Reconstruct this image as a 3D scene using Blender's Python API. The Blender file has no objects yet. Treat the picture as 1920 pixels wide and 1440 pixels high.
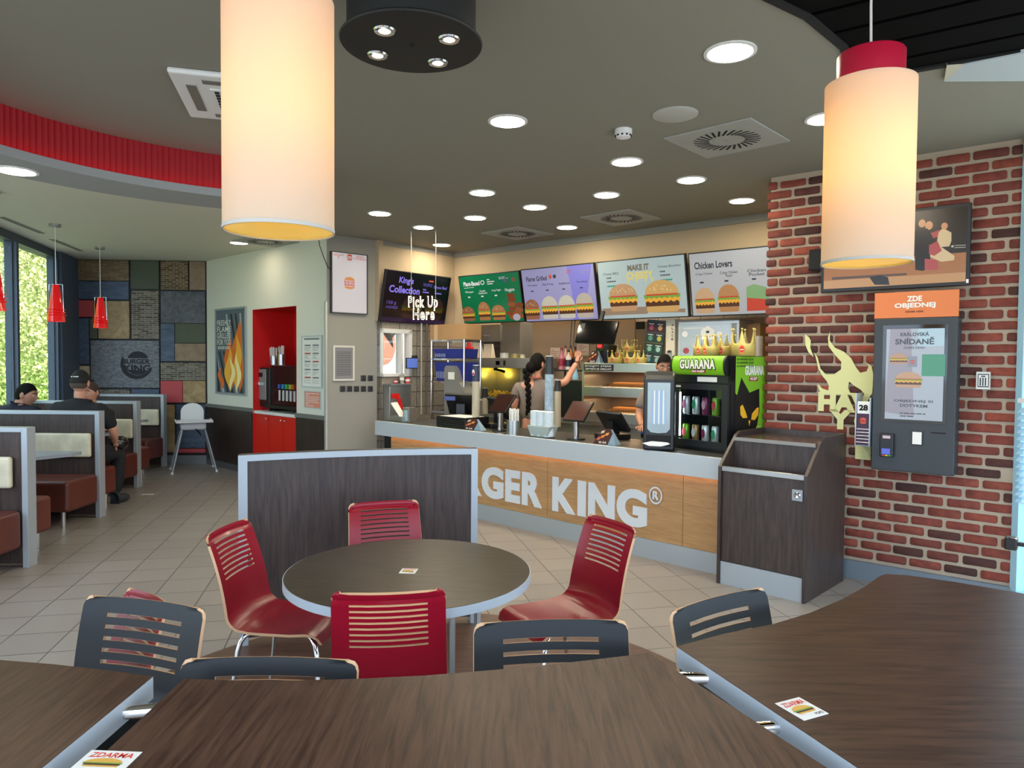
import bpy, bmesh, math, random
from mathutils import Vector, Matrix, noise
random.seed(7)
sc = bpy.context.scene
COL = sc.collection
R = math.radians

# ------------------------------------------------------------------ camera
CAM = Vector((0, 0, 1.62)); FPX = 1331.0
PITCH = math.atan(44 / FPX); ROLL = 0.0074
_f = Vector((0, math.cos(PITCH), -math.sin(PITCH)))
_u = Vector((0, math.sin(PITCH), math.cos(PITCH)))
_r = Vector((1, 0, 0))
CR = _r * math.cos(ROLL) + _u * math.sin(ROLL)
CU = _u * math.cos(ROLL) - _r * math.sin(ROLL)
cd = bpy.data.cameras.new('camera'); cam = bpy.data.objects.new('camera', cd); COL.objects.link(cam)
cd.sensor_width = 36; cd.lens = FPX / 1920 * 36; cd.clip_start = 0.02
m = Matrix.Identity(4)
for i in range(3):
    m[i][0] = CR[i]; m[i][1] = CU[i]; m[i][2] = -_f[i]; m[i][3] = CAM[i]
cam.matrix_world = m
sc.camera = cam
# ------------------------------------------------------------------ look, world, sun
sc.view_settings.view_transform = 'Standard'; sc.view_settings.look = 'None'
sc.view_settings.gamma = 1; sc.view_settings.exposure = 0.65
sc.cycles.use_denoising = True
sc.cycles.max_bounces = 8; sc.cycles.diffuse_bounces = 4; sc.cycles.glossy_bounces = 4
sc.cycles.transmission_bounces = 6; sc.cycles.sample_clamp_indirect = 6
w = bpy.data.worlds.new('world'); sc.world = w; w.use_nodes = True
bg = w.node_tree.nodes['Background']; bg.inputs[0].default_value = (0.68, 0.82, 1.0, 1); bg.inputs[1].default_value = 3.0
sd = bpy.data.lights.new('sun', 'SUN'); so = bpy.data.objects.new('sun', sd); COL.objects.link(so)
sd.energy = 9; sd.angle = R(1.0); sd.color = (1, 0.95, 0.85)
so.rotation_euler = (R(35), R(28), 0)   # shines from behind the counter side over the roof
so.location = (6, 5, 9)
_sd = Vector((-0.55, -0.28, -0.75)).normalized()
so.rotation_euler = _sd.to_track_quat('-Z', 'Y').to_euler()

def ray(px, py):
    return (_f + CR * ((px - 960) / FPX) + CU * ((720 - py) / FPX))
def atz(px, py, z):
    d = ray(px, py); t = (z - CAM.z) / d.z; return CAM + d * t
def atY(px, py, Y):
    d = ray(px, py); return CAM + d * (Y / d.y)
class Pl:
    """vertical plane: u runs to the viewer's right, off goes into the wall"""
    def __init__(s, x, y, ang):
        s.p = Vector((x, y, 0)); s.a = R(ang)
        s.x = Vector((math.cos(s.a), math.sin(s.a), 0)); s.y = Vector((-math.sin(s.a), math.cos(s.a), 0))
    def P(s, px, py, off=0):
        d = ray(px, py); o = CAM - (s.p + s.y * off)
        return CAM + d * (-(o.dot(s.y)) / d.dot(s.y))
    def uz(s, px, py, off=0):
        P = s.P(px, py, off); return (P - s.p).dot(s.x), P.z
    def W(s, u, off, z): return s.p + s.x * u + s.y * off + Vector((0, 0, z))
    def box(s, x0, y0, x1, y1, off=0):
        ym = (y0 + y1) / 2; xm = (x0 + x1) / 2
        return s.uz(x0, ym, off)[0], s.uz(x1, ym, off)[0], s.uz(xm, y1, off)[1], s.uz(xm, y0, off)[1]
    def loc(s, P): v = P - s.p; return v.dot(s.x), v.dot(s.y)
CT = Pl(1.57, 5.28, -43.95)      # counter front
BH = Pl(-0.816, 9.87, -39.7)     # menu bulkhead front
BR = Pl(2.05, 5.75, -39.5)       # brick wall front
KW = Pl(-1.637, 8.88, 50.3)      # left wall of the kitchen
CO = Pl(-2.2, 8.44, 42)          # column front
NW = Pl(-4.66, 10.85, -43.1)     # wall with the drinks niche
MW = Pl(-6.6, 10.75, 3)          # mosaic wall
WW = Pl(-4.405, 3.0, 105.9)      # window wall
BI = Pl(1.51, 5.16, -43.95)      # bin front
CEIL = 3.1

# ------------------------------------------------------------------ materials
def lin(c):
    if isinstance(c, str):
        c = tuple(int(c[i:i + 2], 16) / 255 for i in (0, 2, 4))
    return tuple((v / 12.92 if v <= 0.04045 else ((v + 0.055) / 1.055) ** 2.4) for v in c)
MATS = {}
def mat(name, col, rough=0.5, metal=0.0, spec=0.5, emit=None, es=1.0, coat=0.0, bump=0.0, bscale=200, trans=0.0, var=0.0, vscale=3):
    if name in MATS: return MATS[name]
    m = bpy.data.materials.new(name); m.use_nodes = True; MATS[name] = m
    nt = m.node_tree; b = nt.nodes['Principled BSDF']
    c = lin(col); b.inputs['Base Color'].default_value = (*c, 1)
    b.inputs['Roughness'].default_value = rough; b.inputs['Metallic'].default_value = metal
    b.inputs['Specular IOR Level'].default_value = spec
    b.inputs['Coat Weight'].default_value = coat; b.inputs['Coat Roughness'].default_value = 0.08
    b.inputs['Transmission Weight'].default_value = trans
    if emit is not None:
        b.inputs['Emission Color'].default_value = (*lin(emit), 1); b.inputs['Emission Strength'].default_value = es
    if bump or var:
        tc = nt.nodes.new('ShaderNodeTexCoord'); n = nt.nodes.new('ShaderNodeTexNoise')
        n.inputs['Scale'].default_value = bscale if bump else vscale; n.inputs['Detail'].default_value = 4
        nt.links.new(tc.outputs['Object'], n.inputs['Vector'])
        if bump:
            bp = nt.nodes.new('ShaderNodeBump'); bp.inputs['Strength'].default_value = bump; bp.inputs['Distance'].default_value = 0.004
            nt.links.new(n.outputs['Fac'], bp.inputs['Height']); nt.links.new(bp.outputs[0], b.inputs['Normal'])
        if var:
            n2 = nt.nodes.new('ShaderNodeTexNoise'); n2.inputs['Scale'].default_value = vscale; n2.inputs['Detail'].default_value = 5
            nt.links.new(tc.outputs['Object'], n2.inputs['Vector'])
            r = nt.nodes.new('ShaderNodeValToRGB'); r.color_ramp.elements[0].position = .3; r.color_ramp.elements[1].position = .7
            r.color_ramp.elements[0].color = (*[v * (1 - var) for v in c], 1); r.color_ramp.elements[1].color = (*[min(1, v * (1 + var)) for v in c], 1)
            nt.links.new(n2.outputs['Fac'], r.inputs[0]); nt.links.new(r.outputs[0], b.inputs['Base Color'])
    return m
def nodes(m): return m.node_tree.nodes, m.node_tree.links, m.node_tree.nodes['Principled BSDF']
def grain(name, c0, c1, scale=(1, 1, 12), rough=0.4, bump=0.15, spec=0.5, nscale=6, rot=(0, 0, 0)):
    m = mat(name, c0, rough, spec=spec); N, L, b = nodes(m)
    tc = N.new('ShaderNodeTexCoord'); mp = N.new('ShaderNodeMapping'); mp.inputs['Scale'].default_value = scale; mp.inputs['Rotation'].default_value = rot
    n = N.new('ShaderNodeTexNoise'); n.inputs['Scale'].default_value = nscale; n.inputs['Detail'].default_value = 8; n.inputs['Roughness'].default_value = .65
    n.inputs['Distortion'].default_value = .6
    r = N.new('ShaderNodeValToRGB'); r.color_ramp.elements[0].position = .35; r.color_ramp.elements[1].position = .68
    r.color_ramp.elements[0].color = (*lin(c0), 1); r.color_ramp.elements[1].color = (*lin(c1), 1)
    L.new(tc.outputs['Object'], mp.inputs[0]); L.new(mp.outputs[0], n.inputs[0]); L.new(n.outputs['Fac'], r.inputs[0]); L.new(r.outputs[0], b.inputs['Base Color'])
    bp = N.new('ShaderNodeBump'); bp.inputs['Strength'].default_value = bump; bp.inputs['Distance'].default_value = .002
    L.new(n.outputs['Fac'], bp.inputs['Height']); L.new(bp.outputs[0], b.inputs['Normal'])
    return m
def stone(name, c0, c1, scale=8, rough=.7, det=8, p=(.35, .65), stretch=(1, 1, 1)):
    m = grain(name, c0, c1, stretch, rough, .2, nscale=scale); return m
def brickmat(name, c0, c1, mortar, bw, bh, ms=.006, rough=.8, off=.5, bias=0, origin=(0, 0, 0)):
    """brick texture laid in the object's local XZ plane"""
    m = mat(name, c0, rough); N, L, b = nodes(m)
    tc = N.new('ShaderNodeTexCoord'); sp = N.new('ShaderNodeSeparateXYZ'); cb = N.new('ShaderNodeCombineXYZ')
    L.new(tc.outputs['Object'], sp.inputs[0]); L.new(sp.outputs['X'], cb.inputs['X']); L.new(sp.outputs['Z'], cb.inputs['Y'])
    br = N.new('ShaderNodeTexBrick'); br.offset = off; br.inputs['Scale'].default_value = 1
    br.inputs['Color1'].default_value = (*lin(c0), 1); br.inputs['Color2'].default_value = (*lin(c1), 1); br.inputs['Mortar'].default_value = (*lin(mortar), 1)
    br.inputs['Mortar Size'].default_value = ms; br.inputs['Brick Width'].default_value = bw; br.inputs['Row Height'].default_value = bh; br.inputs['Bias'].default_value = bias
    L.new(cb.outputs[0], br.inputs['Vector'])
    mx = N.new('ShaderNodeMixRGB'); mx.blend_type = 'MULTIPLY'; mx.inputs[0].default_value = .6
    n = N.new('ShaderNodeTexNoise'); n.inputs['Scale'].default_value = 25; L.new(tc.outputs['Object'], n.inputs[0])
    L.new(br.outputs['Color'], mx.inputs[1]); L.new(n.outputs['Fac'], mx.inputs[2]); L.new(mx.outputs[0], b.inputs['Base Color'])
    bp = N.new('ShaderNodeBump'); bp.invert = True; bp.inputs['Strength'].default_value = .5; bp.inputs['Distance'].default_value = .004
    L.new(br.outputs['Fac'], bp.inputs['Height']); L.new(bp.outputs[0], b.inputs['Normal'])
    return m

M = {}
M['ceil'] = mat('ceiling_paint', '8d8a7e', .9, bump=.05, bscale=300)
M['wall_light'] = mat('wall_paint_light', 'dcdace', .85, bump=.05)
M['wall_grey'] = mat('wall_paint_grey', '8d8b84', .85, bump=.05)
M['wall_beige'] = mat('wall_paint_beige', 'b3a084', .9, bump=.05)
M['dark_wood'] = grain('dark_wood', '2c2220', '4a3b35', (9, 9, .7), .42, .12, nscale=5)
M['table_wood'] = grain('table_wood', '35231c', '5a4134', (14, .9, 1), .36, .10, .12, nscale=4)
M['table_wood2'] = grain('table_wood_cross', '33221a', '523a2c', (1.0, 12, 1), .36, .10, .15, nscale=4, rot=(0, 0, R(20)))
M['round_wood'] = grain('round_table_wood', '30261e', '463828', (2, 12, 1), .3, .06, .12, nscale=4)
M['edge'] = mat('edge_band_grey', 'a8b0b8', .35)
M['alu'] = mat('aluminium_frame', 'aab2b8', .38, .35)
M['steel'] = mat('brushed_steel', 'b4b6b4', .3, .9, bump=.05, bscale=80)
M['steel_d'] = mat('dull_steel', '9a968c', .4, .7, var=.15)
M['chrome'] = mat('chrome', 'dcdcdc', .08, 1)
M['black'] = mat('black_plastic', '141416', .4)
M['blackm'] = mat('black_matte', '0c0c0d', .8)
M['gloss'] = mat('black_glass', '060608', .06, coat=.3)
M['white'] = mat('white_plastic', 'e8e8e6', .4)
M['paper'] = mat('white_paper', 'e6e4de', .8)
M['red_chair'] = mat('red_lacquer', '8a0d22', .30, spec=.3, coat=.06)
M['black_chair'] = mat('black_lacquer', '0f1317', .40, spec=.28)
M['ply'] = mat('plywood_edge', 'c9a078', .6)
M['leather'] = mat('brown_leather', '5e2d24', .38, bump=.3, bscale=90, var=.15)
M['cream'] = mat('cream_leather', 'c8c0a6', .5, bump=.3, bscale=60, var=.18, vscale=7)
M['red'] = mat('signal_red', 'd01010', .55)
M['redgloss'] = mat('red_laminate', 'd8281c', .35)
M['card'] = mat('cardboard', 'a88258', .85, var=.08)
M['skin'] = mat('skin', 'c98f76', .55, var=.08, vscale=12)
M['skin2'] = mat('skin_tan', 'b5836a', .55, var=.08, vscale=12)
M['hair'] = mat('dark_hair', '0d0a09', .75, spec=.15, bump=.6, bscale=120)
M['cloth_b'] = mat('black_cloth', '15161a', .85, bump=.3, bscale=60)
M['cloth_n'] = mat('navy_cloth', '14192a', .85, bump=.3, bscale=60)
M['cloth_t'] = mat('taupe_cloth', '7d7068', .85, bump=.3, bscale=90)
M['gold'] = mat('gold_card', 'e2c870', .38, .25)
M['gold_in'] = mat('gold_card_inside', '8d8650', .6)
M['logo_red'] = mat('logo_red', 'd8321c', .6)
M['logo_or'] = mat('logo_orange', 'e2893a', .6)

# ------------------------------------------------------------------ mesh builder
def rotz(a): return Matrix.Rotation(a, 4, 'Z')
class MB:
    def __init__(s): s.v = []; s.f = []; s.mi = []; s.sm = []; s.mats = []; s.M = Matrix.Identity(4)
    def slot(s, m):
        if m is None: return 0
        if m not in s.mats: s.mats.append(m)
        return s.mats.index(m)
    def add(s, vs, fs, m=None, smooth=False):
        o = len(s.v); k = s.slot(m)
        for v in vs: s.v.append(s.M @ Vector(v))
        for f in fs: s.f.append([i + o for i in f]); s.mi.append(k); s.sm.append(smooth)
        return s
    def box(s, x0, x1, y0, y1, z0, z1, m=None):
        vs = [(x, y, z) for z in (z0, z1) for y in (y0, y1) for x in (x0, x1)]
        return s.add(vs, [(0, 2, 3, 1), (4, 5, 7, 6), (0, 1, 5, 4), (2, 6, 7, 3), (0, 4, 6, 2), (1, 3, 7, 5)], m)
    def cbox(s, c, d, m=None): return s.box(c[0] - d[0] / 2, c[0] + d[0] / 2, c[1] - d[1] / 2, c[1] + d[1] / 2, c[2] - d[2] / 2, c[2] + d[2] / 2, m)
    def hex8(s, b, t, m=None):
        """b,t: 4 corner points each, counter-clockwise from above"""
        return s.add(list(b) + list(t), [(3, 2, 1, 0), (4, 5, 6, 7), (0, 1, 5, 4), (1, 2, 6, 5), (2, 3, 7, 6), (3, 0, 4, 7)], m)
    def prism(s, pts, z0, z1, m=None, ms=None):
        n = len(pts); a = sum(pts[i][0] * pts[(i + 1) % n][1] - pts[(i + 1) % n][0] * pts[i][1] for i in range(n))
        if a < 0: pts = list(reversed(pts))
        vs = [(p[0], p[1], z0) for p in pts] + [(p[0], p[1], z1) for p in pts]
        s.add(vs, [tuple(range(n - 1, -1, -1)), tuple(range(n, 2 * n))], m)
        return s.add(vs, [(i, (i + 1) % n, n + (i + 1) % n, n + i) for i in range(n)], ms or m)
    def xprism(s, pts, x0, x1, m=None):
        """pts in (y,z)"""
        n = len(pts); a = sum(pts[i][0] * pts[(i + 1) % n][1] - pts[(i + 1) % n][0] * pts[i][1] for i in range(n))
        if a < 0: pts = list(reversed(pts))
        vs = [(x0, p[0], p[1]) for p in pts] + [(x1, p[0], p[1]) for p in pts]
        return s.add(vs, [tuple(range(n - 1, -1, -1)), tuple(range(n, 2 * n))] + [(i, (i + 1) % n, n + (i + 1) % n, n + i) for i in range(n)], m)
    def flat(s, pts, y=0, m=None, d=0.0):
        """polygon in local XZ facing -Y, optional depth"""
        n = len(pts); a = sum(pts[i][0] * pts[(i + 1) % n][1] - pts[(i + 1) % n][0] * pts[i][1] for i in range(n))
        if a < 0: pts = list(reversed(pts))
        vs = [(p[0], y, p[1]) for p in pts]; fs = [tuple(range(n))]
        if d:
            vs += [(p[0], y + d, p[1]) for p in pts]
            fs += [tuple(range(2 * n - 1, n - 1, -1))] + [(i, n + i, n + (i + 1) % n, (i + 1) % n) for i in range(n)]
        return s.add(vs, fs, m)
    def rect(s, x0, x1, z0, z1, y=0, m=None, d=0.0): return s.flat([(x0, z0), (x1, z0), (x1, z1), (x0, z1)], y, m, d)
    def disc(s, cx, cz, rx, rz, y=0, m=None, n=20, a0=0, a1=2 * math.pi, d=0.0):
        full = abs(a1 - a0 - 2 * math.pi) < 1e-6
        return s.flat([(cx + rx * math.cos(a0 + (a1 - a0) * i / (n if full else n - 1)), cz + rz * math.sin(a0 + (a1 - a0) * i / (n if full else n - 1))) for i in range(n)], y, m, d)
    def cyl(s, c, r, z0, z1, m=None, n=24, r1=None, cap=True):
        r1 = r if r1 is None else r1
        vs = [(c[0] + r * math.cos(2 * math.pi * i / n), c[1] + r * math.sin(2 * math.pi * i / n), z0) for i in range(n)]
        vs += [(c[0] + r1 * math.cos(2 * math.pi * i / n), c[1] + r1 * math.sin(2 * math.pi * i / n), z1) for i in range(n)]
        s.add(vs, [(i, (i + 1) % n, n + (i + 1) % n, n + i) for i in range(n)], m, True)
        if cap:
            k = len(s.v) - 2 * n; q = s.slot(m)
            s.f.append([k + i for i in range(n - 1, -1, -1)]); s.f.append([k + n + i for i in range(n)]); s.mi += [q, q]; s.sm += [False, False]
        return s
    def lathe(s, c, prof, m=None, n=32, closed=False):
        vs = []
        for r, z in prof:
            for i in range(n): vs.append((c[0] + r * math.cos(2 * math.pi * i / n), c[1] + r * math.sin(2 * math.pi * i / n), c[2] + z))
        fs = []
        for k in range(len(prof) - (0 if closed else 1)):
            k2 = (k + 1) % len(prof)
            for i in range(n): fs.append((k * n + i, k * n + (i + 1) % n, k2 * n + (i + 1) % n, k2 * n + i))
        return s.add(vs, fs, m, True)
    def tube(s, pts, r, m=None, n=10, cap=True, r1=None):
        pts = [Vector(p) for p in pts]; rings = []; N = len(pts)
        up = Vector((0, 0, 1)); vs = []
        prev = None
        for i, p in enumerate(pts):
            t = (pts[min(i + 1, N - 1)] - pts[max(i - 1, 0)]).normalized()
            if prev is None:
                a = t.orthogonal().normalized()
            else:
                a = (prev - t * prev.dot(t))
                a = a.normalized() if a.length > 1e-6 else t.orthogonal().normalized()
            prev = a; b = t.cross(a)
            rr = r if r1 is None else r + (r1 - r) * i / (N - 1)
            for k in range(n): vs.append(p + (a * math.cos(2 * math.pi * k / n) + b * math.sin(2 * math.pi * k / n)) * rr)
        fs = [(i * n + k, i * n + (k + 1) % n, (i + 1) * n + (k + 1) % n, (i + 1) * n + k) for i in range(N - 1) for k in range(n)]
        s.add(vs, fs, m, True)
        if cap:
            o = len(s.v) - len(vs); q = s.slot(m)
            s.f.append([o + k for k in range(n - 1, -1, -1)]); s.f.append([o + (N - 1) * n + k for k in range(n)]); s.mi += [q, q]; s.sm += [False, False]
        return s
    def ell(s, c, r, m=None, n=20, k=12, fn=None):
        vs = []; fs = []
        for j in range(k + 1):
            th = math.pi * j / k
            for i in range(n):
                ph = 2 * math.pi * i / n
                p = Vector((math.sin(th) * math.cos(ph), math.sin(th) * math.sin(ph), math.cos(th)))
                q = Vector((c[0] + r[0] * p.x, c[1] + r[1] * p.y, c[2] + r[2] * p.z))
                vs.append(fn(q) if fn else q)
        for j in range(k):
            for i in range(n): fs.append((j * n + i, (j + 1) * n + i, (j + 1) * n + (i + 1) % n, j * n + (i + 1) % n))
        return s.add(vs, fs, m, True)
    def text(s, body, x0, x1, z0, z1, y=0, m=None, bold=0.0, d=0.0, shear=0.0, res=3, sp=1.0):
        """lettering fitted into the rectangle, facing -Y"""
        cu = bpy.data.curves.new('t', 'FONT'); cu.body = body; cu.size = 1; cu.offset = bold; cu.extrude = 0.5 if d else 0
        cu.shear = shear; cu.resolution_u = res; cu.align_x = 'CENTER'; cu.space_line = .85; cu.space_character = sp
        ob = bpy.data.objects.new('t', cu); me = bpy.data.meshes.new_from_object(ob)
        vs = [v.co.copy() for v in me.vertices]; fs = [tuple(p.vertices) for p in me.polygons]
        bpy.data.objects.remove(ob); bpy.data.curves.remove(cu); bpy.data.meshes.remove(me)
        if not vs: return s
        ax = min(v.x for v in vs); bx = max(v.x for v in vs); ay = min(v.y for v in vs); by = max(v.y for v in vs)
        sx = (x1 - x0) / (bx - ax); sz = (z1 - z0) / (by - ay)
        return s.add([(x0 + (v.x - ax) * sx, y - v.z * (d if d else 0), z0 + (v.y - ay) * sz) for v in vs], fs, m)
    def build(s, name, m=None, parent=None, bevel=0.0, seg=2, smooth=None, ang=40):
        me = bpy.data.meshes.new(name); me.from_pydata([tuple(v) for v in s.v], [], s.f); 
        if s.mats and s.mats[0] is not None:
            for x in s.mats: me.materials.append(x)
            me.polygons.foreach_set('material_index', s.mi)
        elif m: me.materials.append(m)
        me.polygons.foreach_set('use_smooth', [bool(smooth) or x for x in s.sm]) if smooth is None or smooth else None
        me.update()
        if any(s.sm) or smooth: me.set_sharp_from_angle(angle=R(ang))
        ob = bpy.data.objects.new(name, me); COL.objects.link(ob)
        if parent: ob.parent = parent
        if bevel:
            b = ob.modifiers.new('bevel', 'BEVEL'); b.width = bevel; b.segments = seg; b.limit_method = 'ANGLE'; b.angle_limit = R(35)
        return ob
def tag(o, label=None, cat=None, group=None, kind=None):
    if label: o['label'] = label
    if cat: o['category'] = cat
    if group: o['group'] = group
    if kind: o['kind'] = kind
    return o
def thing(name, label, cat, loc=(0, 0, 0), rz=0, group=None):
    o = bpy.data.objects.new(name, None); COL.objects.link(o); o.empty_display_size = .1
    o.location = loc; o.rotation_euler = (0, 0, rz); tag(o, label, cat, group); return o
def on(pl, name, label, cat, u, off, z, group=None): return thing(name, label, cat, pl.W(u, off, z), pl.a, group)
def struct(o): o['kind'] = 'structure'; return o
def place(o, pl, u=0, off=0, z=0): o.location = pl.W(u, off, z); o.rotation_euler = (0, 0, pl.a); return o
def copy_tree(o, parent=None):
    c = o.copy(); COL.objects.link(c); c.parent = parent
    for ch in list(o.children): copy_tree(ch, c)
    return c
def B(*a): mb = MB(); mb.box(*a); return mb
def emit(name, col, st):
    return mat(name, col, .5, emit=col, es=st)
# ================================================================== THE SETTING
# ---- floor: square grey tiles, grid turned 12.5 degrees
def floor_mat():
    m = mat('floor_tiles', '8e8780', .33); N, L, b = nodes(m)
    tc = N.new('ShaderNodeTexCoord'); mp = N.new('ShaderNodeMapping'); mp.vector_type = 'TEXTURE'
    mp.inputs['Location'].default_value = (-3.61, 5.83, 0); mp.inputs['Rotation'].default_value = (0, 0, R(12.5)); mp.inputs['Scale'].default_value = (.31, .31, .31)
    L.new(tc.outputs['Object'], mp.inputs[0]); sp = N.new('ShaderNodeSeparateXYZ'); L.new(mp.outputs[0], sp.inputs[0])
    def mth(op, a, v=None, c=None):
        k = N.new('ShaderNodeMath'); k.operation = op
        for i, x in enumerate((a, v, c)):
            if x is None: continue
            if isinstance(x, (int, float)): k.inputs[i].default_value = x
            else: L.new(x, k.inputs[i])
        return k.outputs[0]
    def edge(o):
        f = mth('FRACT', o); return mth('MINIMUM', f, mth('SUBTRACT', 1.0, f))
    e = mth('MINIMUM', edge(sp.outputs[0]), edge(sp.outputs[1]))
    g = mth('SMOOTH_MIN', mth('DIVIDE', e, .018), 1.0, .05)
    wn = N.new('ShaderNodeTexWhiteNoise'); cb = N.new('ShaderNodeCombineXYZ')
    L.new(mth('FLOOR', sp.outputs[0]), cb.inputs[0]); L.new(mth('FLOOR', sp.outputs[1]), cb.inputs[1]); L.new(cb.outputs[0], wn.inputs[0])
    n = N.new('ShaderNodeTexNoise'); n.inputs['Scale'].default_value = 9; n.inputs['Detail'].default_value = 6; L.new(tc.outputs['Object'], n.inputs[0])
    v = mth('ADD', mth('MULTIPLY', wn.outputs[0], .12), mth('MULTIPLY', n.outputs['Fac'], .30))
    hs = N.new('ShaderNodeHueSaturation'); hs.inputs['Color'].default_value = (*lin('8e8780'), 1); L.new(mth('ADD', v, .80), hs.inputs['Value'])
    mx = N.new('ShaderNodeMixRGB'); mx.inputs[1].default_value = (*lin('2e2a27'), 1); L.new(g, mx.inputs[0]); L.new(hs.outputs[0], mx.inputs[2])
    L.new(mx.outputs[0], b.inputs['Base Color'])
    L.new(mth('ADD', mth('MULTIPLY', n.outputs['Fac'], .25), .24), b.inputs['Roughness'])
    bp = N.new('ShaderNodeBump'); bp.inputs['Strength'].default_value = .3; bp.inputs['Distance'].default_value = .003; L.new(g, bp.inputs['Height']); L.new(bp.outputs[0], b.inputs['Normal'])
    return m
mb = MB(); mb.prism([(-4.0, -.6), (4.3, -.6), (4.3, 14), (-7.9, 14)], -.06, 0)
struct(mb.build('floor', floor_mat()))
mb = MB(); mb.cyl((-.4, 3.0), 1.5, .0, .003, n=72)
struct(mb.build('floor_inlay', grain('inlay_planks', '4a352a', '6e5242', (1.2, 14, 1), .35, .1, nscale=4)))
# ---- ceiling with the opening of the black slatted field
hole = [(.60, 2.45), (.99, 2.90), (1.25, 3.08), (1.54, 3.37), (1.70, 3.62), (1.80, 3.75), (2.06, 3.60), (2.44, 3.38), (3.35, 2.62), (3.3, 1.2), (.35, 1.2)]
outer = [(-4.2, -.6), (4.3, -.6), (4.65, 7.6), (.12, 11.4), (-1.35, 9.45), (-2.2, 9.65), (-3.15, 10.5), (-4.5, 11.05), (-7.0, 11.05)]
from mathutils.geometry import tessellate_polygon
allp = outer + hole
tri = tessellate_polygon([[Vector((*p, 0)) for p in outer], [Vector((*p, 0)) for p in hole]])
mb = MB()
fs = []
for t in tri:
    a, b_, c = [Vector((*allp[i], 0)) for i in t]
    fs.append(t if (b_ - a).cross(c - a).z < 0 else tuple(reversed(t)))
mb.add([(p[0], p[1], CEIL) for p in allp], fs)
nh = len(hole)
mb.add([(p[0], p[1], CEIL) for p in hole] + [(p[0], p[1], CEIL + .3) for p in hole], [(i, (i + 1) % nh, nh + (i + 1) % nh, nh + i) for i in range(nh)])
mb.add([(p[0], p[1], CEIL + .32) for p in outer], [tuple(range(len(outer)))])
no = len(outer)
mb.add([(p[0], p[1], CEIL) for p in outer] + [(p[0], p[1], CEIL + .32) for p in outer], [(i, (i + 1) % no, no + (i + 1) % no, no + i) for i in range(no)])
struct(mb.build('ceiling', M['ceil']))
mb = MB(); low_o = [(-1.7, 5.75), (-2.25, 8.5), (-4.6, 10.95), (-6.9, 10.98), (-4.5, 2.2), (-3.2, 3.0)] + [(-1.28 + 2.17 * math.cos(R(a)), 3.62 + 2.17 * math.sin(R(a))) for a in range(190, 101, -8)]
mb.prism(low_o, CEIL - .0009, CEIL - .0003); struct(mb.build('ceiling_window_daylit', mat('ceiling_paint_daylit', 'd4d1c2', .9, bump=.05, bscale=300)))  # window daylight put into a paler colour of the ceiling
# black field: void above and slats running parallel to the brick wall
mb = MB(); mb.prism(hole, CEIL + .29, CEIL + .305)
mb.add([(p[0], p[1], CEIL - .012) for p in hole] + [(p[0] * 1.0, p[1], CEIL + .29) for p in hole], [(i, (i + 1) % nh, nh + (i + 1) % nh, nh + i) for i in range(nh)])
root = tag(mb.build('slatted_ceiling_field', M['blackm']), 'black slatted ceiling field with a curved edge above the right pendant lamp', 'ceiling panel')
def clipx(poly, n, d0, d1):
    """clip polygon to d0 <= p.n <= d1"""
    def cl(ps, sgn, d):
        out = []
        for i in range(len(ps)):
            a, b = ps[i], ps[(i + 1) % len(ps)]
            fa = sgn * (a[0] * n[0] + a[1] * n[1] - d); fb = sgn * (b[0] * n[0] + b[1] * n[1] - d)
            if fa >= 0: out.append(a)
            if fa * fb < 0:
                t = fa / (fa - fb); out.append((a[0] + (b[0] - a[0]) * t, a[1] + (b[1] - a[1]) * t))
        return out
    return cl(cl(poly, 1, d0), -1, d1)
nn = (math.sin(R(34)), math.cos(R(34)))
for k in range(13):
    d0 = 1.62 + k * .235
    pl_ = clipx(hole, nn, d0, d0 + .205)
    if len(pl_) >= 3:
        mb = MB(); mb.prism(pl_, CEIL + .0, CEIL + .10); mb.build('slat', mat('black_slat', '030303', .9, spec=.1), root)
# rim around the black field
mb = MB()
for i in range(nh):
    a, b_ = Vector((*hole[i], 0)), Vector((*hole[(i + 1) % nh], 0)); d = (b_ - a).normalized(); q = Vector((-d.y, d.x, 0)) * .018
    mb.hex8([a - q + Vector((0, 0, CEIL - .012)), b_ - q + Vector((0, 0, CEIL - .012)), b_ + q + Vector((0, 0, CEIL - .012)), a + q + Vector((0, 0, CEIL - .012))],
            [a - q + Vector((0, 0, CEIL)), b_ - q + Vector((0, 0, CEIL)), b_ + q + Vector((0, 0, CEIL)), a + q + Vector((0, 0, CEIL))])
mb.build('rim', M['blackm'], root)
# white sloped box beside the black field
a = atz(1770, 153, CEIL - .02); b_ = atz(1960, 152, CEIL - .02); c = atz(1775, 125, CEIL - .02); d = atz(1960, 92, CEIL - .02); e = atz(1805, 123, CEIL - .02)
mb = MB(); mb.prism([(p.x, p.y) for p in (a, b_, d, e)], CEIL - .02, CEIL, mat('white_paint', 'b9c4ca', .6)); mb.prism([(p.x, p.y) for p in (a, e, c)], CEIL - .02, CEIL, mat('cream_paint', 'c9c5b0', .6))
tag(mb.build('ceiling_hatch'), 'white hatch set flat in the ceiling right of the pendant lamp with a red cap', 'ceiling hatch')
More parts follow.
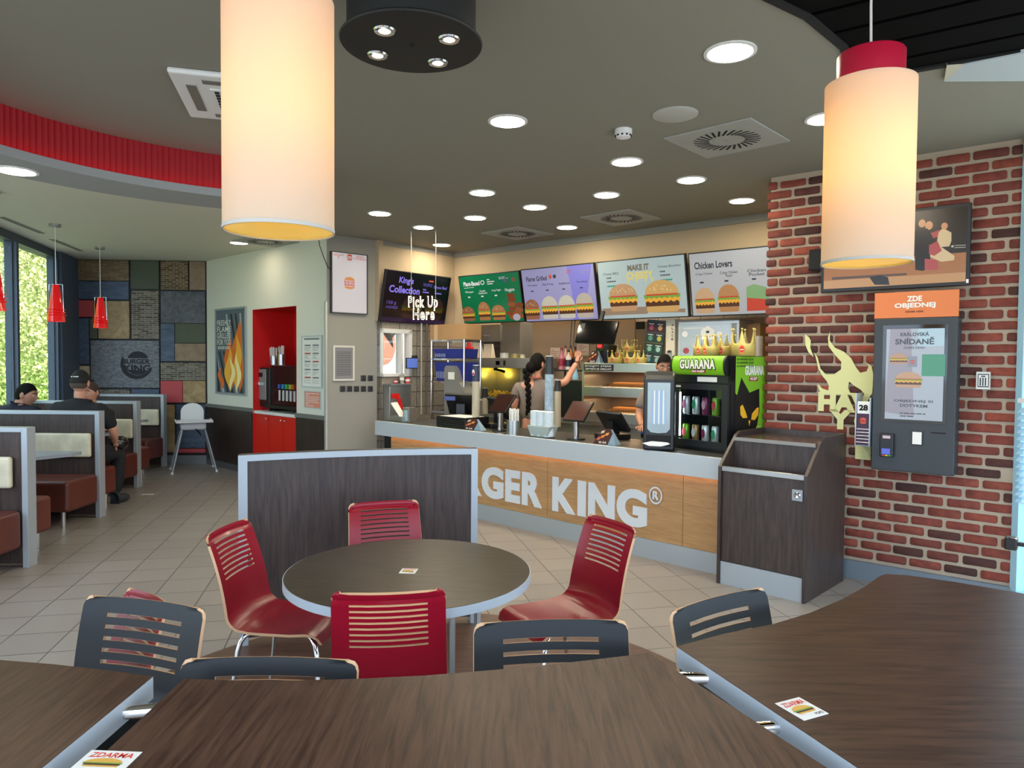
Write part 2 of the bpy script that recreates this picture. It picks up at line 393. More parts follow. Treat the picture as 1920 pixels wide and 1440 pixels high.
# ---- curved bulkhead with the corrugated red band
def arc(a0, a1, n, r, c=(-1.28, 3.62)): return [(c[0] + r * math.cos(R(a0 + (a1 - a0) * i / n)), c[1] + r * math.sin(R(a0 + (a1 - a0) * i / n))) for i in range(n + 1)]
A0, A1, r0 = 99, 222, 1.79
mb = MB()
n = 60
inn = arc(A0, A1, n, r0 - .03); out = arc(A0, A1, n, r0 + .42)
zl, zb = 2.845, 2.79
def ribbon(mb, pts, za, zb_, flip=False, m=None):
    k = len(pts); vs = [(p[0], p[1], za) for p in pts] + [(p[0], p[1], zb_) for p in pts]
    mb.add(vs, [((i, i + 1, k + i + 1, k + i) if not flip else (i, k + i, k + i + 1, i + 1)) for i in range(k - 1)], m, True)
ribbon(mb, inn, zb, zl); ribbon(mb, out, zb, CEIL)
def annul(mb, a, b, z, m=None):
    k = len(a); mb.add([(p[0], p[1], z) for p in a] + [(p[0], p[1], z) for p in b], [(i, i + 1, k + i + 1, k + i) for i in range(k - 1)], m, True)
annul(mb, inn, out, zb); annul(mb, inn, arc(A0, A1, n, r0 + .03), zl)
for q in (0, n):
    a, b_ = inn[q], out[q]; mb.add([(a[0], a[1], zb), (b_[0], b_[1], zb), (b_[0], b_[1], CEIL), (a[0], a[1], CEIL)], [(0, 1, 2, 3)])
struct(mb.build('trim_1', mat('bulkhead_paint', '9a9c9c', .85)))
mb = MB(); n2 = 900; pts = []
for i in range(n2 + 1):
    a = R(A0 + (A1 - A0) * i / n2); s_ = r0 * a / .037; rr = r0 + .02 + .008 * abs(math.sin(s_ * math.pi)) ** .6
    pts.append((-1.28 + rr * math.cos(a), 3.62 + rr * math.sin(a)))
ribbon(mb, pts, zl, CEIL)
tag(mb.build('corrugated_band', mat('red_band', 'a00216', .6)), 'curved red corrugated fascia band under the dark ceiling at the upper left', 'wall band')
mb = MB(); st = arc(A0, A1, n, r0 - .012); st2 = arc(A0, A1, n, r0 + .004)
annul(mb, st, st2, zl + .004)
tag(mb.build('led_strip', emit('led_red', 'ff2030', 2.2)), 'thin glowing strip along the foot of the curved red band', 'light strip')

# ---- walls
def wall(pl, u0, u1, z0, z1, off0=0, off1=.12, name='wall', m=None):
    mb = MB(); mb.box(u0, u1, off0, off1, z0, z1); o = mb.build(name, m); place(o, pl); return struct(o)
# mosaic wall carrier
wall(MW, -.3, 1.95, 0, CEIL, .03, .15, 'wall_mosaic', mat('frame_black', '1b1b1d', .6))
fw = on(MW, 'mosaic_panel_wall', 'patchwork wall of framed stone, slate, olive and red panels behind the booths', 'wall panels', 0, 0, 0)
BMAT = {
    'tanstack': brickmat('stacked_tan', 'a8906c', '8c7657', '5d4c38', .16, .022, .003),
    'brickgrey': brickmat('thin_brick_grey', '8b8578', '4a443c', 'b3a894', .12, .03, .004),
    'bricktan': brickmat('thin_brick_tan', '7d6a50', '37302a', 'b39c78', .10, .03, .005),
    'slate': stone('blue_slate', '39465a', '566478', 5, .6, stretch=(1, 1, 3)), 'olive': mat('olive_panel', '4c5342', .7),
    'redp': mat('red_panel', 'b2464a', .7), 'tan': stone('tan_stone', '8d7350', 'b39a70', 7), 'brown': stone('brown_stone', '7b6654', '97826a', 6),
    'black': stone('black_marble', '1c1d22', '4c4d50', 12, .4), 'grey': stone('grey_stone', '4e5256', '84878a', 14, stretch=(1, 1, 2.5)),
    'creamp': stone('cream_stone', 'a89677', 'bfae90', 5)}
panels = [('tanstack', 141, 480, 241, 526), ('slate', 141, 527.5, 241, 561), ('redp', 141, 563, 174, 594), ('tan', 184, 564.5, 242, 635), ('slate', 141, 597, 166, 683),
          ('olive', 168, 597, 182, 635), ('creamp', 141, 686, 167, 750), ('olive', 244.5, 484, 297.5, 542), ('brickgrey', 246, 545, 297.5, 635.5), ('grey', 170, 638.5, 298, 727),
          ('bricktan', 301, 485.5, 352, 543), ('brown', 355, 486, 384, 543.5), ('black', 301, 546, 384.5, 606), ('slate', 301, 606.5, 327, 677), ('olive', 328, 606.5, 384.5, 643),
          ('brown', 328, 644, 384.5, 677), ('brickgrey', 301, 680, 384.5, 713), ('redp', 301, 714, 342, 755), ('tan', 343, 714, 384.5, 755), ('brickgrey', 170, 730, 243, 752),
          ('slate', 246, 730, 298, 752), ('tan', 302, 759, 327, 848), ('slate', 330.5, 759, 384.5, 840), ('redp', 330.5, 841.5, 384.5, 849), ('brown', 246, 755, 298, 849), ('brickgrey', 170, 755, 243, 849)]
for k, x0, y0, x1, y1 in panels:
    u0, u1, z0, z1 = MW.box(x0, y0, x1, y1)
    mb = MB(); mb.box(u0, u1, 0, .035, max(z0, .14), min(z1, CEIL - .01)); mb.build('panel', BMAT[k], fw, bevel=.003, seg=1)
u0, u1, z0, z1 = MW.box(226, 655, 286, 711)
mb = MB(); cu, cz = (u0 + u1) / 2, (z0 + z1) / 2; rx, rz_ = (u1 - u0) / 2, (z1 - z0) / 2
lm = mat('engraved_dark', '26262c', .8)
mb.disc(cu + .02, cz + rz_ * .25, rx * .66, rz_ * .62, -.004, lm, 16, R(15), R(165), .008)
mb.disc(cu + .02, cz - rz_ * .30, rx * .62, rz_ * .42, -.004, lm, 16, R(190), R(345), .008)
for a0 in range(14):
    a, b2 = R(150 + a0 * 14), R(150 + (a0 + 1) * 14); t0, t1 = .05 + .10 * math.sin(math.pi * a0 / 14), .05 + .10 * math.sin(math.pi * (a0 + 1) / 14)
    mb.flat([(cu + rx * math.cos(a), cz + rz_ * math.sin(a)), (cu + rx * math.cos(b2), cz + rz_ * math.sin(b2)), (cu + rx * (1 - t1 * 1.8) * math.cos(b2), cz + rz_ * (1 - t1 * 1.8) * math.sin(b2)), (cu + rx * (1 - t0 * 1.8) * math.cos(a), cz + rz_ * (1 - t0 * 1.8) * math.sin(a))], -.004, lm, .008)
mb.text('BURGER', cu - rx * .86, cu + rx * .84, cz + rz_ * .02, cz + rz_ * .36, -.005, lm, .02, .004); mb.text('KING', cu - rx * .80, cu + rx * .88, cz - rz_ * .52, cz - rz_ * .04, -.005, lm, .03, .004)
mb.build('engraved_logo', None, fw)
wall(MW, .35, 1.95, 0, .13, -.012, .03, 'baseboard_back', mat('baseboard_steel', '8f9295', .4, .5))

# window wall on the left: sill wall, header, mullions, glass
blue_frame = mat('window_frame_blue_grey', '4a5664', .5, .2)
L = 8.05
wall(WW, 0, L, 0, .95, 0, .15, 'wall_left', M['wall_grey'])
wall(WW, 0, L, 3.0, CEIL, -.02, .15, 'trim_2', blue_frame)
us = [WW.uz(x, 600)[0] for x in (12, 103)]
glass = bpy.data.materials.new('window_glass'); glass.use_nodes = True; _n = glass.node_tree; _n.nodes.clear()
_o = _n.nodes.new('ShaderNodeOutputMaterial'); _t = _n.nodes.new('ShaderNodeBsdfTransparent'); _g = _n.nodes.new('ShaderNodeBsdfGlossy'); _x = _n.nodes.new('ShaderNodeMixShader')
_g.inputs['Roughness'].default_value = .02; _x.inputs[0].default_value = .06; _t.inputs[0].default_value = (.93, .97, .96, 1)
_n.links.new(_t.outputs[0], _x.inputs[1]); _n.links.new(_g.outputs[0], _x.inputs[2]); _n.links.new(_x.outputs[0], _o.inputs[0])
um = WW.uz(29.5, 600)[0]; ue = WW.uz(105.5, 600)[0]; wd = ue - um
wi = 1
edges_ = [ue - wd * k for k in range(0, 5) if ue - wd * k > -.2]
for k, e_ in enumerate(edges_):
    mb = MB(); mb.box(e_ - .035, e_ + .035, -.03, .1, .95, 3.0); mb.box(e_ - .06, e_ - .035, .01, .06, .95, 3.0, None)
    struct(place(mb.build('window_%d' % wi, blue_frame), WW)); wi += 1
    if k < len(edges_) - 1:
        mb = MB(); mb.box(e_ - wd + .035, e_ - .06, .03, .04, .98, 3.0)
        struct(place(mb.build('window_%d' % wi, glass), WW)); wi += 1
wall(WW, 0, L, .95, .99, -.06, .15, 'trim_3', mat('sill', 'a9b0b4', .5))
wall(WW, ue + .04, L, .9, CEIL, -.06, .12, 'trim_4', mat('pillar_blue', '47566a', .6))

# niche wall
def nb(*a): return NW.box(*a)
nu0, nu1, nz0, nz1 = nb(474, 577, 556, 768)
LN = 3.31
wl = MB(); wl.box(0, nu0, 0, .12, .85, CEIL); wl.box(nu1, LN, 0, .12, .85, CEIL); wl.box(nu0, nu1, 0, .12, nz1, CEIL)
wl.box(0, nu0, .01, .12, 0, .85); wl.box(nu1, LN, .01, .12, 0, .85)
struct(place(wl.build('wall_drinks', M['wall_light']), NW))
nd = .62
mb = MB(); mb.box(nu0 - .03, nu0 + .005, .122, nd, 0, nz1 + .03); mb.box(nu1 - .005, nu1 + .03, .122, nd, 0, nz1 + .03); mb.box(nu0 + .0005, nu0 + .005, -.001, .122, 0, nz1 - .0005); mb.box(nu1 - .005, nu1 - .0005, -.001, .122, 0, nz1 - .0005); mb.box(nu0 - .03, nu1 + .03, nd, nd + .03, 0, nz1 + .03); mb.box(nu0 + .005, nu1 - .005, -.001, nd, nz1 - .005, nz1 - .0005)
struct(place(mb.build('wall_niche', M['red']), NW))
for (a, b2, nm) in ((0, nu0 - .01, 'wainscot'), (nu1 + .01, LN, 'wainscot')):
    mb = MB(); mb.box(a, b2, -.02, .008, 0.09, .88); o = place(tag(mb.build(nm, M['dark_wood']), 'dark wood wainscot panel %s the red drinks niche' % ('left of' if a == 0 else 'right of'), 'wall panel'), NW)
    mb = MB(); mb.box(a, b2, -.035, .008, .88, .93); mb.build('cap_rail', mat('rail_grey', '70706e', .5), o)
    mb = MB(); mb.box(a, b2, -.022, .008, 0, .09); mb.build('skirting', mat('skirt_grey', '5c5c5e', .5), o)

# column
mb = MB(); mb.prism([(0, 0), (.72, 0), (.72, .5), (.30, .5)], 0, CEIL); struct(place(mb.build('wall_column', M['wall_grey']), CO))
mb = MB(); mb.box(-.022, 0, -.006, .03, 0, 2.30); struct(place(mb.build('trim_5', mat('corner_guard', 'c8cccd', .3, .5)), CO))
# left kitchen wall with the serving window
wu0, wu1, wz0, wz1 = KW.box(712, 617, 771, 706)
tile = brickmat('grey_wall_tiles', 'ada498', '9c9388', '3f3a34', .30, .20, .005, .4, off=0)
LK = 3.4
mb = MB(); mb.box(.0, wu0, 0, .12, 0, 2.13); mb.box(wu1, LK, 0, .12, 0, 2.13); mb.box(wu0, wu1, 0, .12, 0, wz0); mb.box(wu0, wu1, 0, .12, wz1, 2.13)
struct(place(mb.build('wall_left_kitchen', tile), KW))
wall(KW, -.05, LK, 2.1, CEIL, -.012, .12, 'wall_left_upper', M['wall_beige'])
wall(KW, .02, 1.32, CEIL - .06, CEIL, -.02, .12, 'trim_6', M['wall_grey'])
fr = mat('white_frame', 'd6d8d6', .4)
mb = MB()
for (a, b2, c_, d_) in ((wu0, wu0 + .04, wz0, wz1), (wu1 - .05, wu1, wz0, wz1), (wu0, wu1, wz1 - .05, wz1), (wu0, wu1, wz0, wz0 + .04), (wu0 + .33, wu0 + .37, wz0, wz1)): mb.box(a, b2, -.02, .08, c_, d_)
struct(place(mb.build('window_20', fr), KW))
mb = MB(); mb.box(wu0, wu1, .03, .035, wz0, wz1); struct(place(mb.build('window_21', glass), KW))
# neighbour building, banner and parked van seen through the serving window
mb = MB(); mb.box(.3, 9, 3.0, 3.3, -.5, 5, mat('outside_render', 'f2f0e8', .9)); place(tag(mb.build('outside_wall'), 'pale wall outside the small serving window left of the tiled wall', 'building'), KW)
u0, u1, z0, z1 = KW.box(716, 622, 745, 664, 1.4)
mb = MB(); mb.rect(u0 - .35, u1 + .5, z0 - .2, z1 + .1, 1.4, mat('banner_white', 'f0eee8', .8), .01)
mb.disc(u0 + .05, z0 + .14, .22, .30, 1.398, mat('banner_skin', 'c98f76', .8)); mb.flat([(u0, z1), (u1, z1), (u1 - .1, z0 + .25), (u0 + .22, z0 + .1), (u0 + .2, z0 + .3), (u0, z0 + .4)], 1.396, mat('banner_hair', '3c3c40', .8))
place(tag(mb.build('outdoor_banner'), 'banner with a dark-haired face standing outside the small serving window', 'banner'), KW)

# menu bulkhead and kitchen back wall
LB = 5.2
wall(BH, 0, LB, 2.12, CEIL, 0, .14, 'wall_menu', M['wall_beige'])
wall(BH, 0, LB, CEIL - .07, CEIL, -.02, 0, 'trim_7', M['wall_grey'])
KB = Pl(BH.W(0, 1.4, 0).x, BH.W(0, 1.4, 0).y, math.degrees(BH.a))
wall(BH, -.2, LB + .3, 0, CEIL, 1.4, 1.55, 'wall_kitchen_back', tile)
mb = MB(); mb.box(4.98, 5.1, -1.2, 1.6, 0, CEIL); struct(place(mb.build('wall_kitchen_right', M['wall_beige']), BH))
for u in (1.0, 2.4):
    root = on(BH, 'kitchen_ceiling_light', 'square ceiling light panel in the kitchen above the %s' % ('fry station' if u == 1.0 else 'holding cabinet'), 'ceiling light', u, .75, CEIL - .04, 'kitchen light panels')
    B(-.3, .3, -.3, .3, 0, .04).build('frame', M['white'], root); B(-.27, .27, -.27, .27, -.006, 0).build('diffuser', emit('panel_glow', 'fff0d8', 16), root)

# ---- brick wall, each brick a bevelled block in one wall mesh
bm_ = mat('brick_faces', '6e3328', .85); N, Lk, b = nodes(bm_)
gi = N.new('ShaderNodeNewGeometry'); rp = N.new('ShaderNodeValToRGB'); cr = rp.color_ramp
cr.elements[0].position = 0; cr.elements[0].color = (*lin('3c221e'), 1); cr.elements[1].position = 1; cr.elements[1].color = (*lin('8a4030'), 1)
for p_, c_ in ((.18, '4d2a24'), (.3, '6b3329'), (.6, '7a372b'), (.85, '74392c')):
    e_ = cr.elements.new(p_); e_.color = (*lin(c_), 1)
tc = N.new('ShaderNodeTexCoord'); nz = N.new('ShaderNodeTexNoise'); nz.inputs['Scale'].default_value = 18; nz.inputs['Detail'].default_value = 8; Lk.new(tc.outputs['Object'], nz.inputs[0])
mx = N.new('ShaderNodeMixRGB'); mx.blend_type = 'OVERLAY'; mx.inputs[0].default_value = .7
Lk.new(gi.outputs['Random Per Island'], rp.inputs[0]); Lk.new(rp.outputs[0], mx.inputs[1]); Lk.new(nz.outputs['Fac'], mx.inputs[2]); Lk.new(mx.outputs[0], b.inputs['Base Color'])
bp = N.new('ShaderNodeBump'); bp.inputs['Strength'].default_value = .7; bp.inputs['Distance'].default_value = .006; Lk.new(nz.outputs['Fac'], bp.inputs['Height']); Lk.new(bp.outputs[0], b.inputs['Normal'])
LBr = BR.uz(1904, 900)[0]
mort = mat('mortar', 'ab9a86', .95, bump=.6, bscale=60)
mb = MB(); mb.box(.015, LBr, .012, .14, 0, CEIL, mort)
rp_, bl, gap = .0768, .196, .020
nrow = 40
for rr in range(nrow):
    z0 = .16 + rr * rp_
    if z0 + .06 > CEIL: break
    u = -.012 - (bl + gap) * (.5 if rr % 2 else 0)
    u += random.uniform(-.006, .006)
    while u < LBr - .03:
        a = max(u, -.006 + random.uniform(-.008, .006)); e_ = min(u + bl + random.uniform(-.006, .006), LBr - .012)
        if e_ - a > .05:
            zz0, zz1 = z0 + random.uniform(-.002, .002), z0 + rp_ - gap + random.uniform(-.003, .002)
            c_ = .008; pr = random.uniform(-.004, .002)
            def ring(y, s_):
                pts = [(a + c_, zz0), ((a + e_) / 2, zz0 + random.uniform(-.002, .002)), (e_ - c_, zz0), (e_, zz0 + c_), (e_, zz1 - c_), (e_ - c_, zz1), ((a + e_) / 2, zz1 + random.uniform(-.002, .002)), (a + c_, zz1), (a, zz1 - c_), (a, zz0 + c_)]
                cx, cz_ = (a + e_) / 2, (zz0 + zz1) / 2
                return [(x + (s_ if x < cx else -s_) * (abs(x - cx) > .01), y, z + (s_ if z < cz_ else -s_)) for x, z in pts]
            r1, r2, r3 = ring(.02, 0), ring(pr + .004, .0005), ring(pr, .005); k = 10
            mb.add(r1 + r2 + r3, [(i, (i + 1) % k, k + (i + 1) % k, k + i) for i in range(k)] + [(k + i, k + (i + 1) % k, 2 * k + (i + 1) % k, 2 * k + i) for i in range(k)] + [tuple(range(2 * k, 3 * k))], bm_, True)
        u += bl + gap
struct(place(mb.build('wall_right', ang=60), BR))
wall(BR, .5, LBr, 0, .135, -.02, .012, 'baseboard_right', mat('baseboard_blue_grey', '6b7680', .5))
# glazed wall right of the bricks
W3 = Pl(BR.W(LBr, 0, 0).x, BR.W(LBr, 0, 0).y, -82)
fb = mat('frame_pale_blue', '9cc3d6', .45)
mb = MB(); mb.box(.0, .05, -.02, .1, 0, CEIL); mb.box(0, 3, -.02, .1, 0, .12); mb.box(0, 3, -.02, .1, 2.95, CEIL); mb.box(1.2, 1.27, -.02, .1, 0, CEIL)
struct(place(mb.build('window_30', fb), W3))
mb = MB(); mb.box(.05, 3, .03, .04, .12, 2.95); struct(place(mb.build('window_31', glass), W3))
root = on(W3, 'window_blind', 'pale blue slatted blind hanging at the far right edge beside the bricks', 'blind', .06, -.06, 0)
for k in range(14):
    z = .72 + k * .045
    mb = MB(); mb.hex8([(0, .0, z), (.3, 0, z), (.3, .03, z + .03), (0, .03, z + .03)], [(0, 0, z + .003), (.3, 0, z + .003), (.3, .03, z + .033), (0, .03, z + .033)]); mb.build('slat', mat('blind_blue', 'a9d2e8', .5), root)
B(0, .3, 0, .03, 1.37, 1.4).build('head_rail', M['white'], root)
p_ = atY(1896, 1018, 4.45)
root = thing('blind_bracket', 'small black knob bracket at the right edge near the blue blind', 'bracket', p_, R(-39.5))
B(-.035, .035, -.04, .04, -.04, .04).build('housing', M['black'], root, bevel=.012)
B(.035, .16, -.012, .012, -.012, .012).build('arm', M['black'], root)
# outside ground, hedge
mb = MB(); mb.box(-60, 60, -60, 60, -.25, -.2); struct(mb.build('ground', mat('asphalt', '8a8a86', .9)))
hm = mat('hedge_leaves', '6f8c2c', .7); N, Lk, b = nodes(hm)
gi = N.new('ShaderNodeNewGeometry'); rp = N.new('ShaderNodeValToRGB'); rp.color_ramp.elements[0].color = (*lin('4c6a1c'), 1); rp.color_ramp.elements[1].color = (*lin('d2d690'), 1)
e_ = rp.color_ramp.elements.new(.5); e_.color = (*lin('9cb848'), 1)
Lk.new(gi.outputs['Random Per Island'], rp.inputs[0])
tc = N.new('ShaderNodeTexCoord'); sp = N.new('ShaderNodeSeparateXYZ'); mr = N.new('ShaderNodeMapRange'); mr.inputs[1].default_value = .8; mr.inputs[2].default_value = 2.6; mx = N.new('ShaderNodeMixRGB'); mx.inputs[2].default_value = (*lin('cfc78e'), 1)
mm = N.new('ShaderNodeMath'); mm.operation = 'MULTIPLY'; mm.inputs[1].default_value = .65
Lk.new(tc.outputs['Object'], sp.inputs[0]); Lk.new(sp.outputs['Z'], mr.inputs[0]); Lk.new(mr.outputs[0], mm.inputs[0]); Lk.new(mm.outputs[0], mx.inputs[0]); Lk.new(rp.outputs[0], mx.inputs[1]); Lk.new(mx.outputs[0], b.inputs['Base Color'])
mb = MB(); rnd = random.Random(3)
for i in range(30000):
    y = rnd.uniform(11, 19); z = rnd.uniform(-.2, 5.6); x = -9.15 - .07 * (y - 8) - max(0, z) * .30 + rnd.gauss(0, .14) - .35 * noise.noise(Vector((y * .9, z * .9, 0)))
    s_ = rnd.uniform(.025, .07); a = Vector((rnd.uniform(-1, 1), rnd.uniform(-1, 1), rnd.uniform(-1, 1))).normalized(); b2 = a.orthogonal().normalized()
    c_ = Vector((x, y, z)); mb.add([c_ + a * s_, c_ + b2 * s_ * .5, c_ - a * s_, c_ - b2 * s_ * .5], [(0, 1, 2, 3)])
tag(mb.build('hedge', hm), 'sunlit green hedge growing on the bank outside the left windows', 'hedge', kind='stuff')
mb = MB(); mb.hex8([(-60, 2, -.2), (-9.2, 3, -.2), (-10.6, 26, -.2), (-60, 26, -.2)], [(-60, 2, 6), (-11.0, 3, 5.6), (-12.6, 26, 5.6), (-60, 26, 6)])
struct(mb.build('ground_bank', mat('bank_earth', '5d6e2c', .95, var=.4, vscale=2)))
# ================================================================== CEILING FIXTURES
dl = [(1369, 97, 'wide ringed round downlight nearest the black slatted field'),
      (952, 227, 'round downlight alone in the middle of the dark ceiling'),
      (1175, 303, 'round downlight just behind the white smoke detector'),
      (1296, 337, 'round downlight behind the large square air diffuser'),
      (1391, 376, 'round downlight nearest the top corner of the brick wall'),
      (904, 361, 'round downlight in front of the one nearest it, left of centre over the counter'),
      (1137, 365, 'round downlight in front of the diffuser above the pale menu screen'),
      (1003, 388, 'round downlight above the lilac menu screen, between two others'),
      (891, 408, 'round downlight above the green menu screen in front of a square diffuser'),
      (712, 400, 'round downlight above the white portrait screen on the grey column'),
      (794, 426, 'round downlight between the two strings of the hanging sign'),
      (828, 459, 'farthest round downlight, in the corner behind the hanging sign'),
      (1063, 426, 'round downlight between the two far square diffusers'),
      (448, 455, 'round downlight just under the rim of the large left lampshade'),
      (1549, 222, 'round downlight peeking out from behind the right pendant lamp')]
glow = emit('lamp_glow', 'fff0d2', 75)
glow_dim = emit('lamp_glow_soft', 'fff0d2', 30)
def downlight(P, label, r=.105):
    root = thing('downlight', label, 'ceiling light', P, 0, 'recessed round downlights')
    mb = MB(); mb.lathe((0, 0, 0), [(r, 0), (r + .018, 0), (r + .018, -.006), (r, -.008)], None, 36, True); mb.build('ring', M['white'], root)
    mb = MB(); mb.cyl((0, 0), r, -.003, -.001, n=36); mb.build('diffuser', glow_dim if 'rim of the large' in label else glow, root)
    return root
for x, y, lb in dl: downlight(atz(x, y, CEIL), lb)
for x, y, lb in ((30, 320, 'round downlight set in the pale curved bulkhead at the far left'),): downlight(atz(x, y, zb), lb)
def diffuser(px, py, label, s=.30, rz=-43):
    root = thing('air_diffuser', label, 'air vent', atz(px, py, CEIL), R(rz), 'square swirl diffusers')
    mb = MB(); mb.cbox((0, 0, -.006), (2 * s, 2 * s, .012)); mb.build('plate', mat('vent_grey', 'a3a39d', .6), root, bevel=.003)
    mb = MB(); K = 28
    for k in range(K):
        a = 2 * math.pi * k / K; c, s_ = math.cos(a), math.sin(a); t = .5
        p0 = Vector((c * .115, s_ * .115, 0)); dd = Vector((math.cos(a + t), math.sin(a + t), 0)); q = Vector((-dd.y, dd.x, 0)) * .0075; p1 = p0 + dd * .105
        mb.add([(v.x, v.y, -.0135) for v in (p0 - q, p1 - q, p1 + q, p0 + q)], [(3, 2, 1, 0)])
    mb.build('slot', M['blackm'], root)['kind'] = 'stuff'
    mb = MB(); mb.cyl((0, 0), .008, -.016, -.012, n=12); mb.build('screw', M['steel'], root)
diffuser(1363, 260, 'large square swirl diffuser nearest the camera beside the white speaker disc')
diffuser(1165, 407.5, 'square swirl diffuser above the pale burger menu screen')
diffuser(970, 437, 'square swirl diffuser above the green menu screen')
diffuser(498, 452, 'square swirl diffuser half hidden under the left lampshade')
mb = MB(); mb.lathe((0, 0, 0), [(.0, -.012), (.12, -.012), (.135, -.006), (.135, 0)], None, 36)
o = mb.build('ceiling_speaker', mat('speaker_white', 'b4b4ae', .6)); o.location = atz(1266, 214, CEIL); tag(o, 'flat round white ceiling speaker left of the large air diffuser', 'speaker')
root = thing('smoke_detector', 'small white smoke detector in front of the ceiling speaker', 'smoke detector', atz(1169, 243, CEIL))
mb = MB(); mb.lathe((0, 0, 0), [(.055, 0), (.055, -.03), (.05, -.034)], None, 24); mb.build('base', M['white'], root)
mb = MB(); mb.lathe((0, 0, 0), [(.048, -.034), (.045, -.05), (.02, -.058), (0, -.058)], None, 24); mb.build('sensor', M['white'], root)
mb = MB()
for k in range(10):
    a = k * math.pi / 5; mb.cbox((.0475 * math.cos(a), .0475 * math.sin(a), -.041), (.012, .012, .008))
mb.build('vent', M['blackm'], root)
# cassette air conditioner at the left
root = thing('air_conditioner', 'square ceiling cassette air conditioner partly behind the big left lampshade', 'air conditioner', (atz(312, 121, CEIL) + atz(356, 212, CEIL)) / 2, R(15.5))
W_ = .71
B(0, W_, -W_ / 2, W_ / 2, -.03, 0).build('panel', M['white'], root, bevel=.012)
for k in range(4):
    a = k * math.pi / 2; mb = MB(); mb.M = Matrix.Translation((W_ / 2, 0, 0)) @ rotz(a); mb.box(-.20, .20, .24, .29, -.034, -.028); mb.build('louvre', mat('louvre_grey', '77756c', .5), root)
B(.18, W_ - .18, -.17, .17, -.036, -.028).build('intake', M['white'], root)
mb = MB()
for i in range(9):
    for j in range(7): mb.box(.20 + i * .035, .224 + i * .035, -.15 + j * .044, -.118 + j * .044, -.038, -.034)
mb.build('grille', M['blackm'], root)
# linear slots over the window side
for k, (a, b_, lb) in enumerate((((0, 405), (80, 437), 'nearer'), ((95, 447), (153, 470), 'farther'))):
    A_, B_ = atz(*a, CEIL), atz(*b_, CEIL); d = (B_ - A_); root = thing('slot_diffuser', 'long narrow slot vent in the ceiling by the windows, the %s of two' % lb, 'air vent', A_, math.atan2(d.y, d.x), 'slot vents by the windows')
    B(0, d.length, -.04, .04, -.006, 0).build('frame', M['wall_light'], root)
    for q in (-.02, .018): B(.01, d.length - .01, q - .010, q + .010, -.008, -.003).build('slot', M['blackm'], root)
# black drum spotlight
PD = ray(772, 84); PD = CAM + PD * (2.8 / PD.y)
root = thing('spotlight_drum', 'round black drum fixture with four small spotlights under the ceiling', 'ceiling light', (PD.x, PD.y, PD.z), R(-20))
mb = MB(); mb.lathe((0, 0, 0), [(0, 0), (.272, 0), (.276, .006), (.272, .012), (0, .012)], None, 48); mb.build('disc', mat('black_steel', '131313', .55), root)
mb = MB(); mb.cyl((0, 0), .248, .012, CEIL - PD.z, n=48); mb.build('drum', mat('black_steel', '131313', .55), root)
for x, y in ((721, 57), (842, 73), (708, 103), (821, 117)):
    q = ray(x, y); q = CAM + q * ((PD.z - 1.62) / q.z); q = root.rotation_euler.to_matrix().inverted() @ (q - PD)
    mb = MB(); mb.lathe((q.x, q.y, 0), [(.022, -.001), (.022, -.004), (.038, -.006), (.042, 0)], None, 24); r_ = mb.build('spot_ring', M['chrome'], root)
    mb = MB(); mb.cyl((q.x, q.y), .024, -.003, -.001, n=20); mb.build('spot_bulb', emit('spot_glow', 'fff0d0', 18), root)
mb = MB(); mb.cyl((0, 0), .010, -.003, 0, n=16); mb.build('hole', M['blackm'], root)
q = ray(773, 87)

# ---- large cylinder pendants: translucent shade, bulb inside
shade_m = bpy.data.materials.new('lamp_shade_fabric'); shade_m.use_nodes = True; nt = shade_m.node_tree; nt.nodes.clear()
o_ = nt.nodes.new('ShaderNodeOutputMaterial'); d_ = nt.nodes.new('ShaderNodeBsdfDiffuse'); t_ = nt.nodes.new('ShaderNodeBsdfTranslucent'); x_ = nt.nodes.new('ShaderNodeMixShader')
d_.inputs[0].default_value = (.80, .74, .66, 1); t_.inputs[0].default_value = (.80, .66, .46, 1); x_.inputs[0].default_value = .55
nt.links.new(d_.outputs[0], x_.inputs[1]); nt.links.new(t_.outputs[0], x_.inputs[2]); nt.links.new(x_.outputs[0], o_.inputs[0])
glow_lining_m = shade_m.copy(); glow_lining_m.name = 'shade_lining_glow'
for n_ in glow_lining_m.node_tree.nodes:
    if n_.type == 'BSDF_DIFFUSE': n_.inputs[0].default_value = (.98, .80, .18, 1)  # bulb glow put into the yellow of this added inner layer
    if n_.type == 'BSDF_TRANSLUCENT': n_.inputs[0].default_value = (.92, .80, .62, 1)
